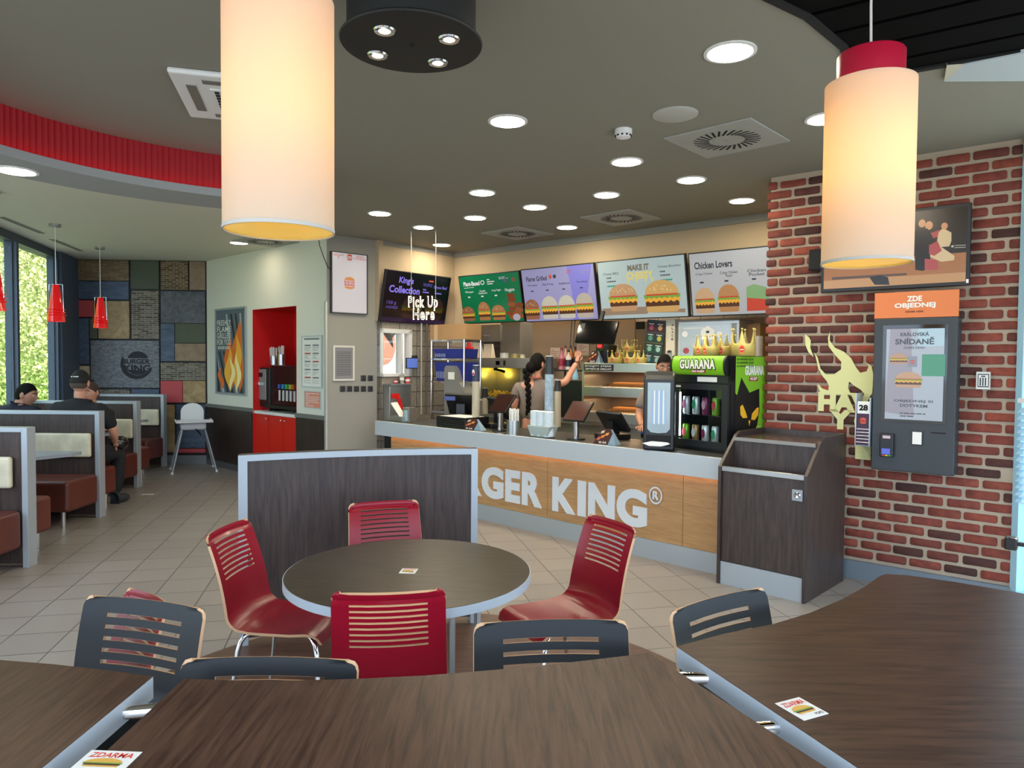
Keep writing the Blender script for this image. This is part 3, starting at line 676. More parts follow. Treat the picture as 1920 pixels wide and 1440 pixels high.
def pendant(P, label, H=.565, r=.133):
    root = thing('pendant_lamp', label, 'pendant lamp', P, 0, 'large cylinder pendant lamps')
    mb = MB(); mb.lathe((0, 0, 0), [(r, 0), (r, H)], None, 64); mb.lathe((0, 0, 0), [(r * .76, H), (r, H)], None, 64); s_ = mb.build('lamp_shade', shade_m, root); mb = MB(); mb.lathe((0, 0, 0), [(r - .003, .001), (r - .003, H - .004), (r * .74, H - .004)], None, 64); mb.build('glow_lining', glow_lining_m, s_)
    mb = MB(); mb.lathe((0, 0, 0), [(r - .002, -.002), (r + .0012, -.002), (r + .0012, .007), (r - .002, .007)], None, 64, True); mb.build('rim', mat('rim_white', 'b8b2a8', .7), s_)
    mb = MB(); mb.lathe((0, 0, 0), [(r * .745, H - .02), (r * .745, H + .09), (r * .72, H + .095), (0, H + .095)], None, 48); mb.build('lamp_cap', mat('cap_red', 'b01230', .4), root)
    mb = MB(); mb.tube([(0, 0, H + .09), (-.004, 0, H + .25), (0, 0, CEIL + .1 - P.z)], .004, None, 8); mb.build('cord', mat('cord_white', 'd0ccc0', .5), root)
    mb = MB(); mb.cyl((0, 0), .022, H * .55, H - .02, n=16); mb.build('socket', M['white'], root)
    mb = MB(); mb.ell((0, 0, H * .46), (.032, .032, .05)); mb.build('light_bulb', emit('bulb_glow', 'ffc860', 5), root)
    ld = bpy.data.lights.new('bulb_light', 'POINT'); ld.energy = 3.0; ld.color = (1, .70, .32); ld.shadow_soft_size = .045; lo = bpy.data.objects.new('bulb_light', ld); COL.objects.link(lo); lo.parent = root; lo.location = (0, 0, H * .62)
    return root
q = atY(524, 434, 1.78); pendant(q, 'big glowing cylinder lampshade hanging nearest, at the upper left')
q = atY(1624, 494, 2.28); pendant(q, 'glowing cylinder lampshade with a visible red cap hanging at the right')
# small red pendants over the booths
def redp(px, py, y0, y1, label):
    P = atz(px, py, CEIL); Y = P.y; z0 = atY(px, y0, Y).z; z1 = atY(px, y1, Y).z
    root = thing('red_pendant', label, 'pendant lamp', P, 0, 'small red glass pendants over the booths')
    mb = MB(); mb.cyl((0, 0), .06, -.03, 0, n=24); mb.build('canopy', M['steel'], root)
    mb = MB(); mb.tube([(0, 0, -.03), (0, 0, z0 - CEIL)], .004, None, 6); mb.build('cord', M['white'], root)
    a, b2 = z0 - CEIL, z1 - CEIL; h = a - b2
    rg = mat('red_glass', 'd40812', .12, coat=.5, emit='c00008', es=.25)
    mb = MB(); mb.lathe((0, 0, 0), [(.03, a), (.036, a - .01), (.09, b2), (.086, b2), (.032, a - .015)], None, 28); mb.build('lamp_shade', rg, root)
    for k in range(3):
        zz = b2 + h * (.32 - k * .075); rr = .09 - (.055 * (zz - b2) / h) + .018; mb = MB(); mb.lathe((0, 0, zz), [(rr, 0), (rr + .004, .003), (rr, .006)], None, 28, True); mb.build('ring', rg, root)
    for s_ in (-1, 1): mb = MB(); mb.tube([(0, 0, a + .005), (s_ * .075, 0, a + .005), (s_ * .085, 0, b2 + h * .25)], .0025, None, 6); mb.build('wire_arm', M['chrome'], root)
    mb = MB(); mb.ell((0, 0, b2 + h * .3), (.03, .03, .04)); mb.build('light_bulb', emit('warm_bulb', 'ffb060', 4), root)
redp(103, 420, 534, 603, 'red glass pendant in front of the window, the middle one of three')
redp(187, 463, 558, 615, 'red glass pendant in front of the mosaic panels, farthest back')
redp(-14, 358, 490, 582, 'red glass pendant cut off by the left edge of the picture')
# sensor box high at the corner of the mosaic
u, z = MW.uz(139, 487); o = on(MW, 'corner_sensor', 'small white sensor box high in the corner left of the mosaic', 'sensor', u, -.12, z - .04)
B(-.03, .03, 0, .07, -.05, .10).build('housing', M['white'], o, bevel=.008); B(-.02, .02, -.004, 0, -.03, .03).build('lens', mat('lens_grey', '9a9c9c', .3), o)

# ================================================================== TABLES AND CHAIRS
edge = M['edge']
# round table
tc_ = (-.42, 2.92)
root = thing('round_table', 'round dark-topped table with a grey edge band in the middle', 'table', (*tc_, 0))
mb = MB(); mb.cyl((0, 0), .503, .715, .749, n=96); mb.build('edge_band', edge, root)
mb = MB(); mb.cyl((0, 0), .499, .747, .7505, n=96); mb.build('tabletop', M['round_wood'], root)
for k in range(4):
    a = R(62 - 90 * k); mb = MB(); mb.cyl((.33 * math.cos(a), .33 * math.sin(a)), .014, 0, .715, n=14); mb.build('leg', M['steel'], root)
mb = MB(); mb.box(-.34, .34, -.012, .012, .69, .715); mb.box(-.012, .012, -.34, .34, .69, .715); mb.build('apron_bar', M['steel'], root)
# curved tables of the ring
def topz(px, py): p = atz(px, py, .75); return (p.x, p.y)
def ring_table(name, label, far, near, cyl=None, wm=None, ped=()):
    pts = far + near
    root = thing(name, label, 'table', (0, 0, 0), 0, 'curved tables side by side in the foreground')
    cx = sum(p[0] for p in pts) / len(pts); cy = sum(p[1] for p in pts) / len(pts); root.location = (cx, cy, 0)
    pts = [(p[0] - cx, p[1] - cy) for p in pts]
    mb = MB(); mb.prism(pts, .690, .7488, None); mb.build('edge_band', edge, root, bevel=.002, seg=1)
    ins = []
    n = len(pts)
    for i in range(n):
        p = Vector((*pts[i], 0)); a = (p - Vector((*pts[i - 1], 0))).normalized(); b2 = (Vector((*pts[(i + 1) % n], 0)) - p).normalized(); t = (a + b2).normalized()
        nrm = Vector((t.y, -t.x, 0)); 
        q = p - nrm * .002; q2 = p + nrm * .002
        ins.append((q.x, q.y) if q.length < q2.length else (q2.x, q2.y))
    mb = MB(); mb.prism(ins, .7485, .7505); mb.build('tabletop', wm or M['table_wood'], root)
    for (x, y) in ped:
        mb = MB(); mb.cyl((x - cx, y - cy), .035, .02, .69, n=20); mb.build('leg', M['steel'], root)
        mb = MB(); mb.cyl((x - cx, y - cy), .20, 0, .02, n=32, r1=.18); mb.build('foot_plate', M['steel'], root)
    return root
t2 = [topz(*p) for p in ((345, 1272), (430, 1275), (520, 1276), (620, 1274), (700, 1271), (800, 1266), (900, 1258), (1000, 1249), (1110, 1237), (1218, 1224))]
ring_table('curved_table', 'curved dark wood table in the middle foreground', t2, [(.84, 1.15), (.5, 1.0), (0, .95), (-.5, 1.0), (-.9, 1.15)], ped=((-.45, 1.35), (.42, 1.4)))
t1 = [topz(*p) for p in ((-560, 1300), (-400, 1265), (-260, 1245), (-140, 1236), (0, 1237), (100, 1245), (200, 1256), (288, 1268))]
ring_table('curved_table', 'curved dark wood table cut off at the lower left corner', t1, [(-.995, 1.3), (-1.0, .95), (-1.9, .9)], ped=((-1.5, 1.5),))
t3 = [topz(*p) for p in ((1268, 1212), (1357, 1188), (1449, 1170), (1518, 1149), (1577, 1124), (1619, 1101), (1642, 1084), (1651, 1079), (1662, 1076), (1706, 1079), (1790, 1091), (1920, 1113), (1990, 1125))]
ring_table('curved_table', 'large dark wood table with a wavy far edge at the lower right', t3, [(2.5, 2.0), (2.4, 1.3), (1.05, .95), (.83, 1.28)], wm=M['table_wood2'], ped=((1.2, 1.9), (1.9, 2.0)))
# chrome joining tubes
def conn(p, q, label):
    a, b2 = atz(*p, .715), atz(*q, .715); d = (b2 - a); root = thing('joining_tube', label, 'table connector', a, math.atan2(d.y, d.x), 'chrome tubes joining the tables')
    mb = MB(); mb.tube([(-.03, 0, 0), (d.length, 0, 0)], .017, None, 24); mb.build('tube', M['chrome'], root); mb = MB(); mb.tube([(d.length - .003, 0, 0), (d.length + .004, 0, 0)], .021, None, 24); mb.build('flange', M['chrome'], root)
conn((282, 1332), (220, 1337), 'chrome tube joining the left and middle foreground tables')
conn((1290, 1271), (1334, 1271), 'chrome tube joining the middle and right tables, the farther one')
conn((1430, 1365), (1484, 1361), 'chrome tube joining the middle and right tables, the nearer one')

def chair_mesh(Wd, Sz, Tz, slots, sl_w, th, pitch, top_gap, recl=.10, deep=.40, wtop=None):
    wtop = wtop or Wd
    """bent plywood shell: side profile swept across, slots left open, edge shown by the solidify rim"""
    prof = []   # (y, z)
    yb = deep / 2
    prof += [(-yb - .012, Sz - .045), (-yb + .0, Sz - .020), (-yb + .02, Sz - .006), (-yb + .05, Sz)]
    for t in (.12, .2, .26): prof.append((-yb + t, Sz - .006))
    prof.append((yb - .09, Sz - .004))
    for a in range(0, 91, 15):
        aa = R(a) * .88; prof.append((yb - .07 + .075 * math.sin(aa), Sz + .070 * (1 - math.cos(aa))))
    y0, z0 = prof[-1]
    zt = Tz; s0 = zt - top_gap - (slots - 1) * pitch - th
    zs = []; z = z0 + .04
    while z < s0 - .02: zs.append(z); z += .045
    slotrows = set()
    for k in range(slots):
        a = s0 + k * pitch; zs.append(a); slotrows.add(len(zs) - 1); zs.append(a + th)
        if pitch - th > .03 and k < slots - 1: pass
    base = len(prof)
    zs2 = [zt - top_gap * .55, zt - .028, zt - .014, zt - .005, zt]
    zs += [q for q in zs2 if q > zs[-1] + .002]
    for z in zs:
        t = (z - z0) / (zt - z0); prof.append((y0 + .5 * recl * t + .5 * recl * t * t, z))
    # widths
    xs_ = [-1, -.97, -.85, -sl_w, -sl_w * .97, -sl_w / 2, 0, sl_w / 2, sl_w * .97, sl_w, .85, .97, 1]
    vs = []; fs = []; nC = len(xs_)
    for r_, (y, z) in enumerate(prof):
        t = max(0, (z - Sz) / (Tz - Sz)) if r_ >= 8 else 0
        hw = Wd / 2 * (1 - t) + wtop / 2 * t
        if r_ < 4: hw *= (.90, .955, .98, 1)[r_]
        dz = Tz - z
        for c, x in enumerate(xs_):
            xx = x * hw
            if r_ >= base and dz < .03: 
                lim = hw - .03 + math.sqrt(max(0, .03 ** 2 - (.03 - dz) ** 2)); xx = max(-lim, min(lim, xx))
            cv = (.028 * (1 - (x * x)) if r_ >= 14 else .028 * (1 - x * x) * max(0, (r_ - 8)) / 6) if r_ >= 8 else 0
            dzs = -.010 * (1 - x * x) if 4 <= r_ < 8 else 0
            vs.append((xx, y + cv, z + dzs))
    for r_ in range(len(prof) - 1):
        for c in range(nC - 1):
            if (r_ - base) in slotrows and 3 <= c <= 8: continue
            fs.append((r_ * nC + c, r_ * nC + c + 1, (r_ + 1) * nC + c + 1, (r_ + 1) * nC + c))
    return vs, fs
def make_chair(name, label, group, lacq, W_, Sz, Tz, slots, sl_w, th, pitch, top_gap, wtop=None, recl=.10):
    root = thing(name, label, 'chair', (0, 0, 0), 0, group)
    vs, fs = chair_mesh(W_, Sz, Tz, slots, sl_w, th, pitch, top_gap, wtop=wtop, recl=recl)
    mb = MB(); mb.add(vs, fs, lacq, True); mb.slot(M['ply']); o = mb.build('shell', None, root, ang=70)
    s_ = o.modifiers.new('s', 'SOLIDIFY'); s_.thickness = .012; s_.offset = 0; s_.material_offset_rim = 1
    b = o.modifiers.new('b', 'BEVEL'); b.width = .0015; b.segments = 1; b.limit_method = 'ANGLE'; b.angle_limit = R(50); b.harden_normals = True
    for sx in (-1, 1):
        x = sx * (W_ / 2 - .035)
        mb = MB(); mb.tube([(x - sx * .03, -.13, Sz - .022), (x, -.165, Sz - .026), (x + sx * .012, -.185, Sz - .05), (x + sx * .02, -.195, Sz - .09), (x + sx * .035, -.215, .01)], .011, None, 10); mb.build('leg', M['chrome'], root)
        mb = MB(); mb.tube([(x - sx * .03, .11, Sz - .022), (x, .135, Sz - .028), (x + sx * .012, .15, Sz - .05), (x + sx * .02, .16, Sz - .09), (x + sx * .035, .20, .01)], .011, None, 10); mb.build('leg', M['chrome'], root)
    mb = MB()
    for sx in (-1, 1): mb.tube([(sx * (W_ / 2 - .065), -.14, Sz - .022), (sx * (W_ / 2 - .065), .12, Sz - .022)], .010, None, 8)
    mb.tube([(-(W_ / 2 - .065), 0, Sz - .022), (W_ / 2 - .065, 0, Sz - .022)], .010, None, 8); mb.build('seat_frame', M['chrome'], root)
    for q, (x, y) in enumerate(((-1, -.09), (1, -.09), (-1, .08), (1, .08))): 
        pass
    return root
red_args = dict(lacq=M['red_chair'], W_=.40, Sz=.45, Tz=.85, slots=8, sl_w=.68, th=.0075, pitch=.0225, top_gap=.040, wtop=.375)
protoR = make_chair('red_chair', 'red slatted plywood chair with its back to the camera at the round table', 'red chairs around the round table', **red_args)
protoB = make_chair('black_chair', 'x', 'black chairs tucked under the foreground tables', lacq=M['black_chair'], W_=.49, Sz=.43, Tz=.795, slots=5, sl_w=.62, th=.012, pitch=.037, top_gap=.052, wtop=.49, recl=.06)
def put_chair(proto, first, back, face, label, dz=0):
    o = proto if first else copy_tree(proto)
    th = math.atan2(face[0], -face[1]); o.rotation_euler = (0, 0, th); d = .31 if proto is protoR else .26
    o.location = (back[0] + math.sin(th) * d, back[1] - math.cos(th) * d, dz); o['label'] = label
    return o
put_chair(protoR, True, (-.405, 2.335), (-.13, .99), 'red slatted chair with its back to the camera in front of the round table')
put_chair(protoR, False, (-1.30, 3.22), (1.0, -.12), 'red slatted chair seen from its side at the left of the round table')
put_chair(protoR, False, (-.69, 3.82), (.33, -.93), 'red slatted chair facing the camera behind the round table')
put_chair(protoR, False, (.49, 3.40), (-.86, -.50), 'red slatted chair at the right of the round table before the counter')
o = put_chair(protoR, False, (-1.235, 2.53), (-.6, -.8), 'red chair almost hidden behind the leftmost black chair'); o.scale = (.78, .78, .92)
put_chair(protoB, True, (-1.235, 2.365), (-.27, -.96), 'black chair with five open slots at the left foreground table')
o = put_chair(protoB, False, (-.69, 2.02), (0.0, -1), 'black chair with only its top rail showing beyond the middle table'); o.scale = (1.04, .965, .947)
put_chair(protoB, False, (.13, 2.21), (.08, -1), 'black chair with two open slots showing behind the middle table')
put_chair(protoB, False, (.73, 2.44), (.55, -.83), 'black chair leaning rightwards at the right foreground table')

# paper cards on the tables
def card(pts, z, label, title='ZDARMA'):
    P = [atz(*p, z) for p in pts]      # corners: near-left, near-right, far-right, far-left of the print
    o = (P[0] + P[1] + P[2] + P[3]) / 4; ux = (P[1] - P[0]).normalized(); w_ = (P[1] - P[0]).length; h_ = (P[3] - P[0]).length
    root = thing('table_card', label, 'card', o, math.atan2(ux.y, ux.x), 'printed paper cards lying on the tables')
    B(-w_ / 2, w_ / 2, -h_ / 2, h_ / 2, 0, .0012).build('sheet', M['paper'], root)
    def up(mb): mb.M = Matrix.Translation((0, 0, .0016)) @ Matrix.Rotation(-math.pi / 2, 4, 'X'); return mb
    mb = up(MB()); mb.text(title, -w_ * .42, w_ * .42, h_ * .18, h_ * .40, 0, M['logo_red'], .02, shear=.1)
    mb.disc(-w_ * .02, -h_ * .05, w_ * .36, h_ * .20, 0, mat('bun_yellow', 'd9a84a', .7), 16, 0, math.pi); mb.rect(-w_ * .40, w_ * .36, -h_ * .10, -h_ * .05, -.0002, mat('lettuce', '6f9a3a', .7)); mb.rect(-w_ * .36, w_ * .34, -h_ * .17, -h_ * .10, -.0002, mat('patty', '4a2a1c', .7)); mb.rect(-w_ * .34, w_ * .32, -h_ * .24, -h_ * .17, 0, mat('bun_yellow', 'd9a84a', .7))
    mb.text('POPIS', w_ * .12, w_ * .42, -h_ * .42, -h_ * .32, 0, M['blackm'], .01)
    # lay the print face up
    for i, v in enumerate(mb.v): pass
    o2 = mb.build('print', None, root); return root
card([(751, 1075), (781, 1076), (780, 1067), (752, 1066)], .751, 'small printed card lying in the middle of the round table')
card([(128, 1448), (228, 1452), (255, 1411), (176, 1407)], .751, 'printed card at the near left corner of the middle table')
card([(1506, 1351), (1552, 1338), (1502, 1309), (1452, 1319)], .751, 'printed card on the right table beside the joining tube')
# ================================================================== BOOTHS ALONG THE WINDOWS
alu = M['alu']
def wallx(Y): return -5.87 - .285 * (Y - 8.14)
def booth_partition(x1, Y, label, extra=0):
    x0 = wallx(Y) + .06; W_ = x1 - x0
    root = thing('booth_partition', label, 'partition', (x1, Y, 0), 0, 'dark wood booth partitions with grey frames')
    B(-W_, -.045, .01, .09, .03, 1.045).build('panel', M['dark_wood'], root)
    mb = MB(); mb.box(-.045, 0, 0, .10, 0, 1.08); mb.box(-W_, -.045, 0, .10, 1.045, 1.08); mb.build('frame', alu, root, bevel=.002, seg=1)
    return root
PX = [(-3.70, 5.40), (-4.15, 7.12), (-4.66, 8.80), (-5.16, 10.50)]
for (x, Y), lb in zip(PX, ('nearest dark booth partition at the left edge of the picture', 'second booth partition, the one the man in the cap sits behind', 'third booth partition behind the seated men', 'farthest booth partition before the mosaic panels')):
    booth_partition(x, Y, lb)
def bench(x1, Y, side, label, flip=False, wseat=.50):
    """side -1: on the camera side of the partition, +1: behind it"""
    x0 = wallx(Y - .5 if side < 0 else Y) + .10; W_ = x1 - x0
    root = thing('booth_bench', label, 'bench', (x1, Y, 0), 0, 'brown leather booth benches')
    y0, y1 = (-wseat, -.005) if side < 0 else (.105, .10 + wseat)
    mb = MB(); mb.box(-W_, 0, y0, y1, .155, .45); mb.build('seat', M['leather'], root, bevel=.035, seg=4)
    # backrest cushion
    yy = (-.05, -.002) if side < 0 else (.102, .15)
    mb = MB(); mb.box(-W_, -.06 if side < 0 else -.25, yy[0], yy[1], .62, .86); mb.build('back_cushion', M['cream'], root, bevel=.02, seg=3)
    for x in (-.09, -W_ + .12):
        mb = MB(); mb.cyl((x, y0 + .07 if side < 0 else y1 - .07), .022, .0, .16, n=16); mb.build('leg', M['chrome'], root)
    return root
bench(-3.74, 5.40, -1, 'brown bench cut off at the left edge, in front of the nearest partition')
bench(-3.90, 5.40, 1, 'brown bench showing its end behind the nearest partition')
bench(-4.16, 7.12, -1, 'brown bench with a long cream cushion below the man in the cap')
bench(-4.31, 7.12, 1, 'brown bench the man in the black cap is sitting on')
bench(-4.64, 8.80, -1, 'brown bench beside the third partition, opposite the man in the cap')
bench(-4.80, 8.80, 1, 'brown bench end showing behind the third partition')
bench(-5.16, 10.50, -1, 'farthest brown bench in front of the last partition')
def booth_table(x1, Y, label, h=.30):
    root = thing('booth_table', label, 'table', (x1, Y, 0), 0, 'pale booth tables with cut corners')
    x0 = wallx(Y) + .1 - x1
    mb = MB(); mb.prism([(x0, -h), (-.28, -h), (0, h * .5), (0, h), (x0, h)], .722, .75); mb.build('tabletop', mat('pale_laminate', '8f97a2', .25), root, bevel=.003, seg=1)
    mb = MB(); mb.cyl((x0 + .45, 0), .035, .01, .722, n=18); mb.build('leg', M['steel'], root)
    mb = MB(); mb.cyl((x0 + .45, 0), .22, 0, .015, n=30); mb.build('foot_plate', M['steel'], root)
booth_table(-3.98, 6.25, 'pale table with a cut corner in the nearest booth')
booth_table(-4.62, 8.0, 'pale table between the seated men', .25)
booth_table(-5.13, 9.75, 'pale table tip showing in the farthest booth', .25)

# high chair
root = thing('high_chair', 'white high chair with splayed grey legs in front of the mosaic wall', 'high chair', (-4.58, 10.18, 0), R(28))
wp = mat('highchair_white', 'dcdedd', .35)
mb = MB()
for sx, sy in ((-1, -1), (1, -1), (1, 1), (-1, 1)):
    mb = MB(); mb.tube([(sx * .15, sy * .13, .60), (sx * .29, sy * .26, .0)], .014, None, 10); l_ = mb.build('leg', mat('leg_grey', '9aa0a4', .35, .4), root)
    mb = MB(); mb.tube([(sx * .284, sy * .254, .03), (sx * .29, sy * .26, .0)], .018, None, 10); mb.build('foot', wp, l_)
mb = MB(); mb.box(-.165, .165, -.15, .15, .60, .70); mb.build('seat', wp, root, bevel=.03, seg=3)
mb = MB(); mb.flat([(-.155 + 0, .66)] + [(.155 * math.cos(R(180 - a)), .84 + .13 * math.sin(R(a))) for a in range(0, 181, 15)] + [(.155, .66)], .13, None, .028); mb.build('backrest', wp, root, bevel=.008)
mb = MB(); mb.box(-.24, .24, -.34, .04, .715, .735); mb.box(-.24, .24, -.34, -.325, .735, .75); mb.box(-.24, -.225, -.34, .04, .735, .75); mb.box(.225, .24, -.34, .04, .735, .75); mb.build('tray', wp, root, bevel=.006)
mb = MB(); mb.tube([(.02, -.14, .62), (.06, -.16, .56), (.09, -.15, .52), (.07, -.14, .57), (.03, -.13, .62)], .008, None, 6); mb.build('strap', M['black'], root)
o = B(-.07, .07, -.02, .02, 0, .002).build('napkin_scrap', M['paper']); o.location = atz(277, 927, 0); tag(o, 'small white paper scrap lying on the tiles near the booths', 'litter')

# ================================================================== CENTRE PARTITION (curved)
pa, pb = Vector((-1.52, 3.93, 0)), Vector((-.205, 4.32, 0))
ch = pb - pa; ang_ = math.atan2(ch.y, ch.x); Lc = ch.length
root = thing('room_divider', 'free-standing curved dark wood divider with a grey frame behind the round table', 'room divider', pa, ang_)
def cp(t, o=0): 
    s_ = 4 * .075 * t * (1 - t); return (t * Lc, s_ + o)
def curved(mb, t0, t1, z0, z1, th, o0=0, m=None, n=16):
    pts = [cp(t0 + (t1 - t0) * i / n, o0) for i in range(n + 1)] + [cp(t1 - (t1 - t0) * i / n, o0 + th) for i in range(n + 1)]
    mb.prism(pts, z0, z1, m)
mb = MB(); curved(mb, .03, .975, .04, 1.05, .05, .012); mb.build('panel', M['dark_wood'], root)
mb = MB(); curved(mb, 0, 1, 1.045, 1.08, .075); mb.build('top_rail', alu, root)
mb = MB(); curved(mb, 0, .035, 0, 1.045, .075, n=2); mb.build('end_post', alu, root)
mb = MB(); curved(mb, .972, 1, 0, 1.045, .075, n=2); mb.build('end_post', alu, root)
mb = MB(); curved(mb, .0, 1, 1.0801, 1.0825, .05, .013); mb.build('top_inlay', M['dark_wood'], root)

# ================================================================== COUNTER
Lc_ = 4.42
root = on(CT, 'service_counter', 'long service counter with pale fascia and lit oak-coloured front', 'counter', 0, 0, 0)
fas = mat('fascia_grey', 'b4bcc2', .4)
B(-Lc_, 0, 0, .04, .735, .900).build('fascia', fas, root, bevel=.002, seg=1)
B(-Lc_, 0, .04, .66, .86, .897).build('worktop', mat('worktop_dark', '3f3c38', .4), root)
oak = grain('oak_front', 'a37b50', 'bd9364', (1.2, 1, 14), .45, .05, nscale=4)
ow = [-Lc_ + .22, -3.2, -1.78, -.36, -.005]
for i in range(4): B(ow[i] + .002, ow[i + 1] - .002, .07, .09, .16, .80).build('front_panel', oak, root)
B(-Lc_ + .02, -Lc_ + .22, .12, .14, 0, .80).build('end_recess', M['blackm'], root)
B(-Lc_ + .22, 0, .062, .08, .0, .158).build('kick_plate', M['alu'], root)
B(-Lc_ + .2, 0, .09, .62, .10, .80).build('carcass', M['blackm'], root)
mb = MB(); mb.box(-Lc_ + .2, -.02, .046, .064, .772, .778); mb.build('light_strip', emit('warm_strip', 'ffb468', 10), root)
lt = mat('letter_white', 'd4dae0', .5)
uK0, uK1, uG0, uR1 = -1.659, -.642, -2.579, -1.795
zA, zB_ = (CT.uz(1040, 958, .066)[1] + CT.uz(1190, 988, .066)[1]) / 2, (CT.uz(1040, 895, .066)[1] + CT.uz(1190, 916, .066)[1]) / 2
gap_ = .035; slots_ = [('G', 1156.8, 1213.7), ('N', 1103.5, 1153), ('I', 1083.6, 1098.7), ('K', 1036, 1079), ('R', 979, 1016), ('E', 947.8, 975.4), ('G', 903.6, 944)]
def letter(c_, a, b2):
    mb = MB(); mb.text(c_, a, b2, zA, zB_, .066, lt, .05, .012, res=6); mb.build('letter', None, root)
for c_, a, b2 in slots_: letter(c_, CT.uz(a, 930, .066)[0], CT.uz(b2, 930, .066)[0])
ue_ = CT.uz(903.6, 930, .066)[0] - .010
for c_, w_ in (('R', .28), ('U', .30), ('B', .28)): letter(c_, ue_ - w_, ue_); ue_ -= w_ + .03
mb = MB(); u0, u1, z0, z1 = CT.box(1217, 913, 1242, 945, .06); cx, cz = (u0 + u1) / 2, (z0 + z1) / 2; r_ = (u1 - u0) / 2
k = 28; ro = [(cx + r_ * math.cos(2 * math.pi * i / k), cz + r_ * 1.15 * math.sin(2 * math.pi * i / k)) for i in range(k)]; ri = [(cx + r_ * .80 * math.cos(2 * math.pi * i / k), cz + r_ * .92 * math.sin(2 * math.pi * i / k)) for i in range(k)]
mb.add([(p[0], .058, p[1]) for p in ro + ri], [(i, (i + 1) % k, k + (i + 1) % k, k + i) for i in range(k)], lt)
mb.text('R', cx - r_ * .42, cx + r_ * .45, cz - r_ * .55, cz + r_ * .55, .058, lt, .04, .01); mb.build('registered_mark', None, root)

# ================================================================== WASTE BIN
root = on(BI, 'waste_bin_cabinet', 'dark wood waste cabinet with a slot opening between counter and brick wall', 'waste bin', 0, 0, 0)
BW, BD = .645, .72
side = [(0, 0), (0, .86), (.24, 1.075), (.30, 1.10), (BD, 1.10), (BD, 0)]
for x in (0, BW - .022):
    mb = MB(); mb.xprism(side, x, x + .022); mb.build('side_panel', M['dark_wood'], root)
B(.024, BW - .024, .02, .04, .17, .825).build('door', M['dark_wood'], root)
B(.024, BW - .024, .012, .035, .0, .165).build('kick_plate', M['alu'], root)
B(.024, BW - .024, .004, .03, .828, .865).build('push_rail', M['steel'], root, bevel=.004)
B(.022, BW - .022, .20, .215, .80, 1.045).build('chute_back', M['dark_wood'], root)
B(.022, BW - .022, .03, .20, .80, .81).build('chute_tray', M['blackm'], root)
mb = MB(); mb.box(.022, BW - .022, .19, BD - .02, 1.045, 1.06); mb.build('top_shelf', mat('bin_top', '4a3d35', .22), root)
B(.022, BW - .022, .185, .20, 1.038, 1.062).build('top_edge', mat('bin_edge', '8d8a86', .4), root)
B(.022, BW - .022, BD - .02, BD, .05, 1.10).build('back_panel', M['dark_wood'], root)
u0, u1, z0, z1 = BI.box(1486, 918, 1506, 939, .02)
l_ = B(u0, u1, .010, .02, z0, z1).build('lock_plate', mat('lock_steel', 'a0a4a8', .35, .6), root)
mb = MB(); mb.M = Matrix.Translation(((u0 + u1) / 2, .008, (z0 + z1) / 2)) @ Matrix.Rotation(R(90), 4, 'X'); mb.lathe((0, 0, 0), [(.022, -.004), (.022, .0), (.016, .004), (0, .002)], None, 20); mb.build('finger_ring', M['chrome'], l_)

# ================================================================== PRINTED SURFACES HELPERS
P_ = lambda n, c: mat(n, c, .7)
def E_(n, c, s=.55): return mat('scr_' + n, tuple(v * .75 for v in [int(c[i:i + 2], 16) / 255 for i in (0, 2, 4)]), .22, emit=c, es=s * .55)
def burger(mb, cx, z0, w_, h_, y, E, hue='b9834a', sesame=True):
    """flat picture of a burger: bottom bun, patty, lettuce, cheese, tomato, top bun"""
    hw = w_ / 2
    mb.flat([(cx - hw * .92, z0 + h_ * .05), (cx - hw * .8, z0), (cx + hw * .8, z0), (cx + hw * .92, z0 + h_ * .05), (cx + hw * .92, z0 + h_ * .20), (cx - hw * .92, z0 + h_ * .20)], y, E('bun' + hue, hue))
    mb.rect(cx - hw * .96, cx + hw * .96, z0 + h_ * .19, z0 + h_ * .38, y - .0004, E('patty', '4e3022'))
    pts = [(cx - hw, z0 + h_ * .40)]
    for i in range(13): pts.append((cx - hw + 2 * hw * i / 12, z0 + h_ * (.36 if i % 2 else .30)))
    pts.append((cx + hw, z0 + h_ * .44)); mb.flat(pts + [(cx + hw, z0 + h_ * .46), (cx - hw, z0 + h_ * .46)], y - .0008, E('cheese', 'd9a13a'))
    pts = [(cx - hw * 1.04 + 2.08 * hw * i / 14, z0 + h_ * (.42 if i % 2 else .47)) for i in range(15)]
    mb.flat(pts + [(cx + hw * 1.04, z0 + h_ * .56), (cx - hw * 1.04, z0 + h_ * .56)], y - .0012, E('green', '6e9a3c'))
    mb.rect(cx - hw * .9, cx + hw * .9, z0 + h_ * .52, z0 + h_ * .60, y - .0016, E('tomato', 'b8402c'))
    mb.disc(cx, z0 + h_ * .57, hw * .97, h_ * .43, y - .002, E('bun' + hue, hue), 22, 0, math.pi)
    if sesame:
        rr = random.Random(int(w_ * 1e5) + 5)
        for i in range(14):
            a = rr.uniform(.3, 2.8); q = rr.uniform(.3, .85); mb.disc(cx + hw * q * math.cos(a), z0 + h_ * (.60 + .36 * q * math.sin(a)), w_ * .018, h_ * .014, y - .0024, E('seed', 'e8d2a0'), 6)
def lines(mb, x0, x1, z0, z1, n, y, m, fill=.5, seed=1):
    """rows of small print drawn as short word blocks"""
    rr = random.Random(seed); h_ = (z1 - z0) / n
    for i in range(n):
        x = x0
        while x < x1 - .001:
            w_ = (x1 - x0) * rr.uniform(.08, .25); e_ = min(x + w_, x1)
            mb.rect(x, e_, z1 - (i + .5) * h_ - h_ * fill / 2, z1 - (i + .5) * h_ + h_ * fill / 2, y, m); x = e_ + (x1 - x0) * .03
            if rr.random() < .12: break
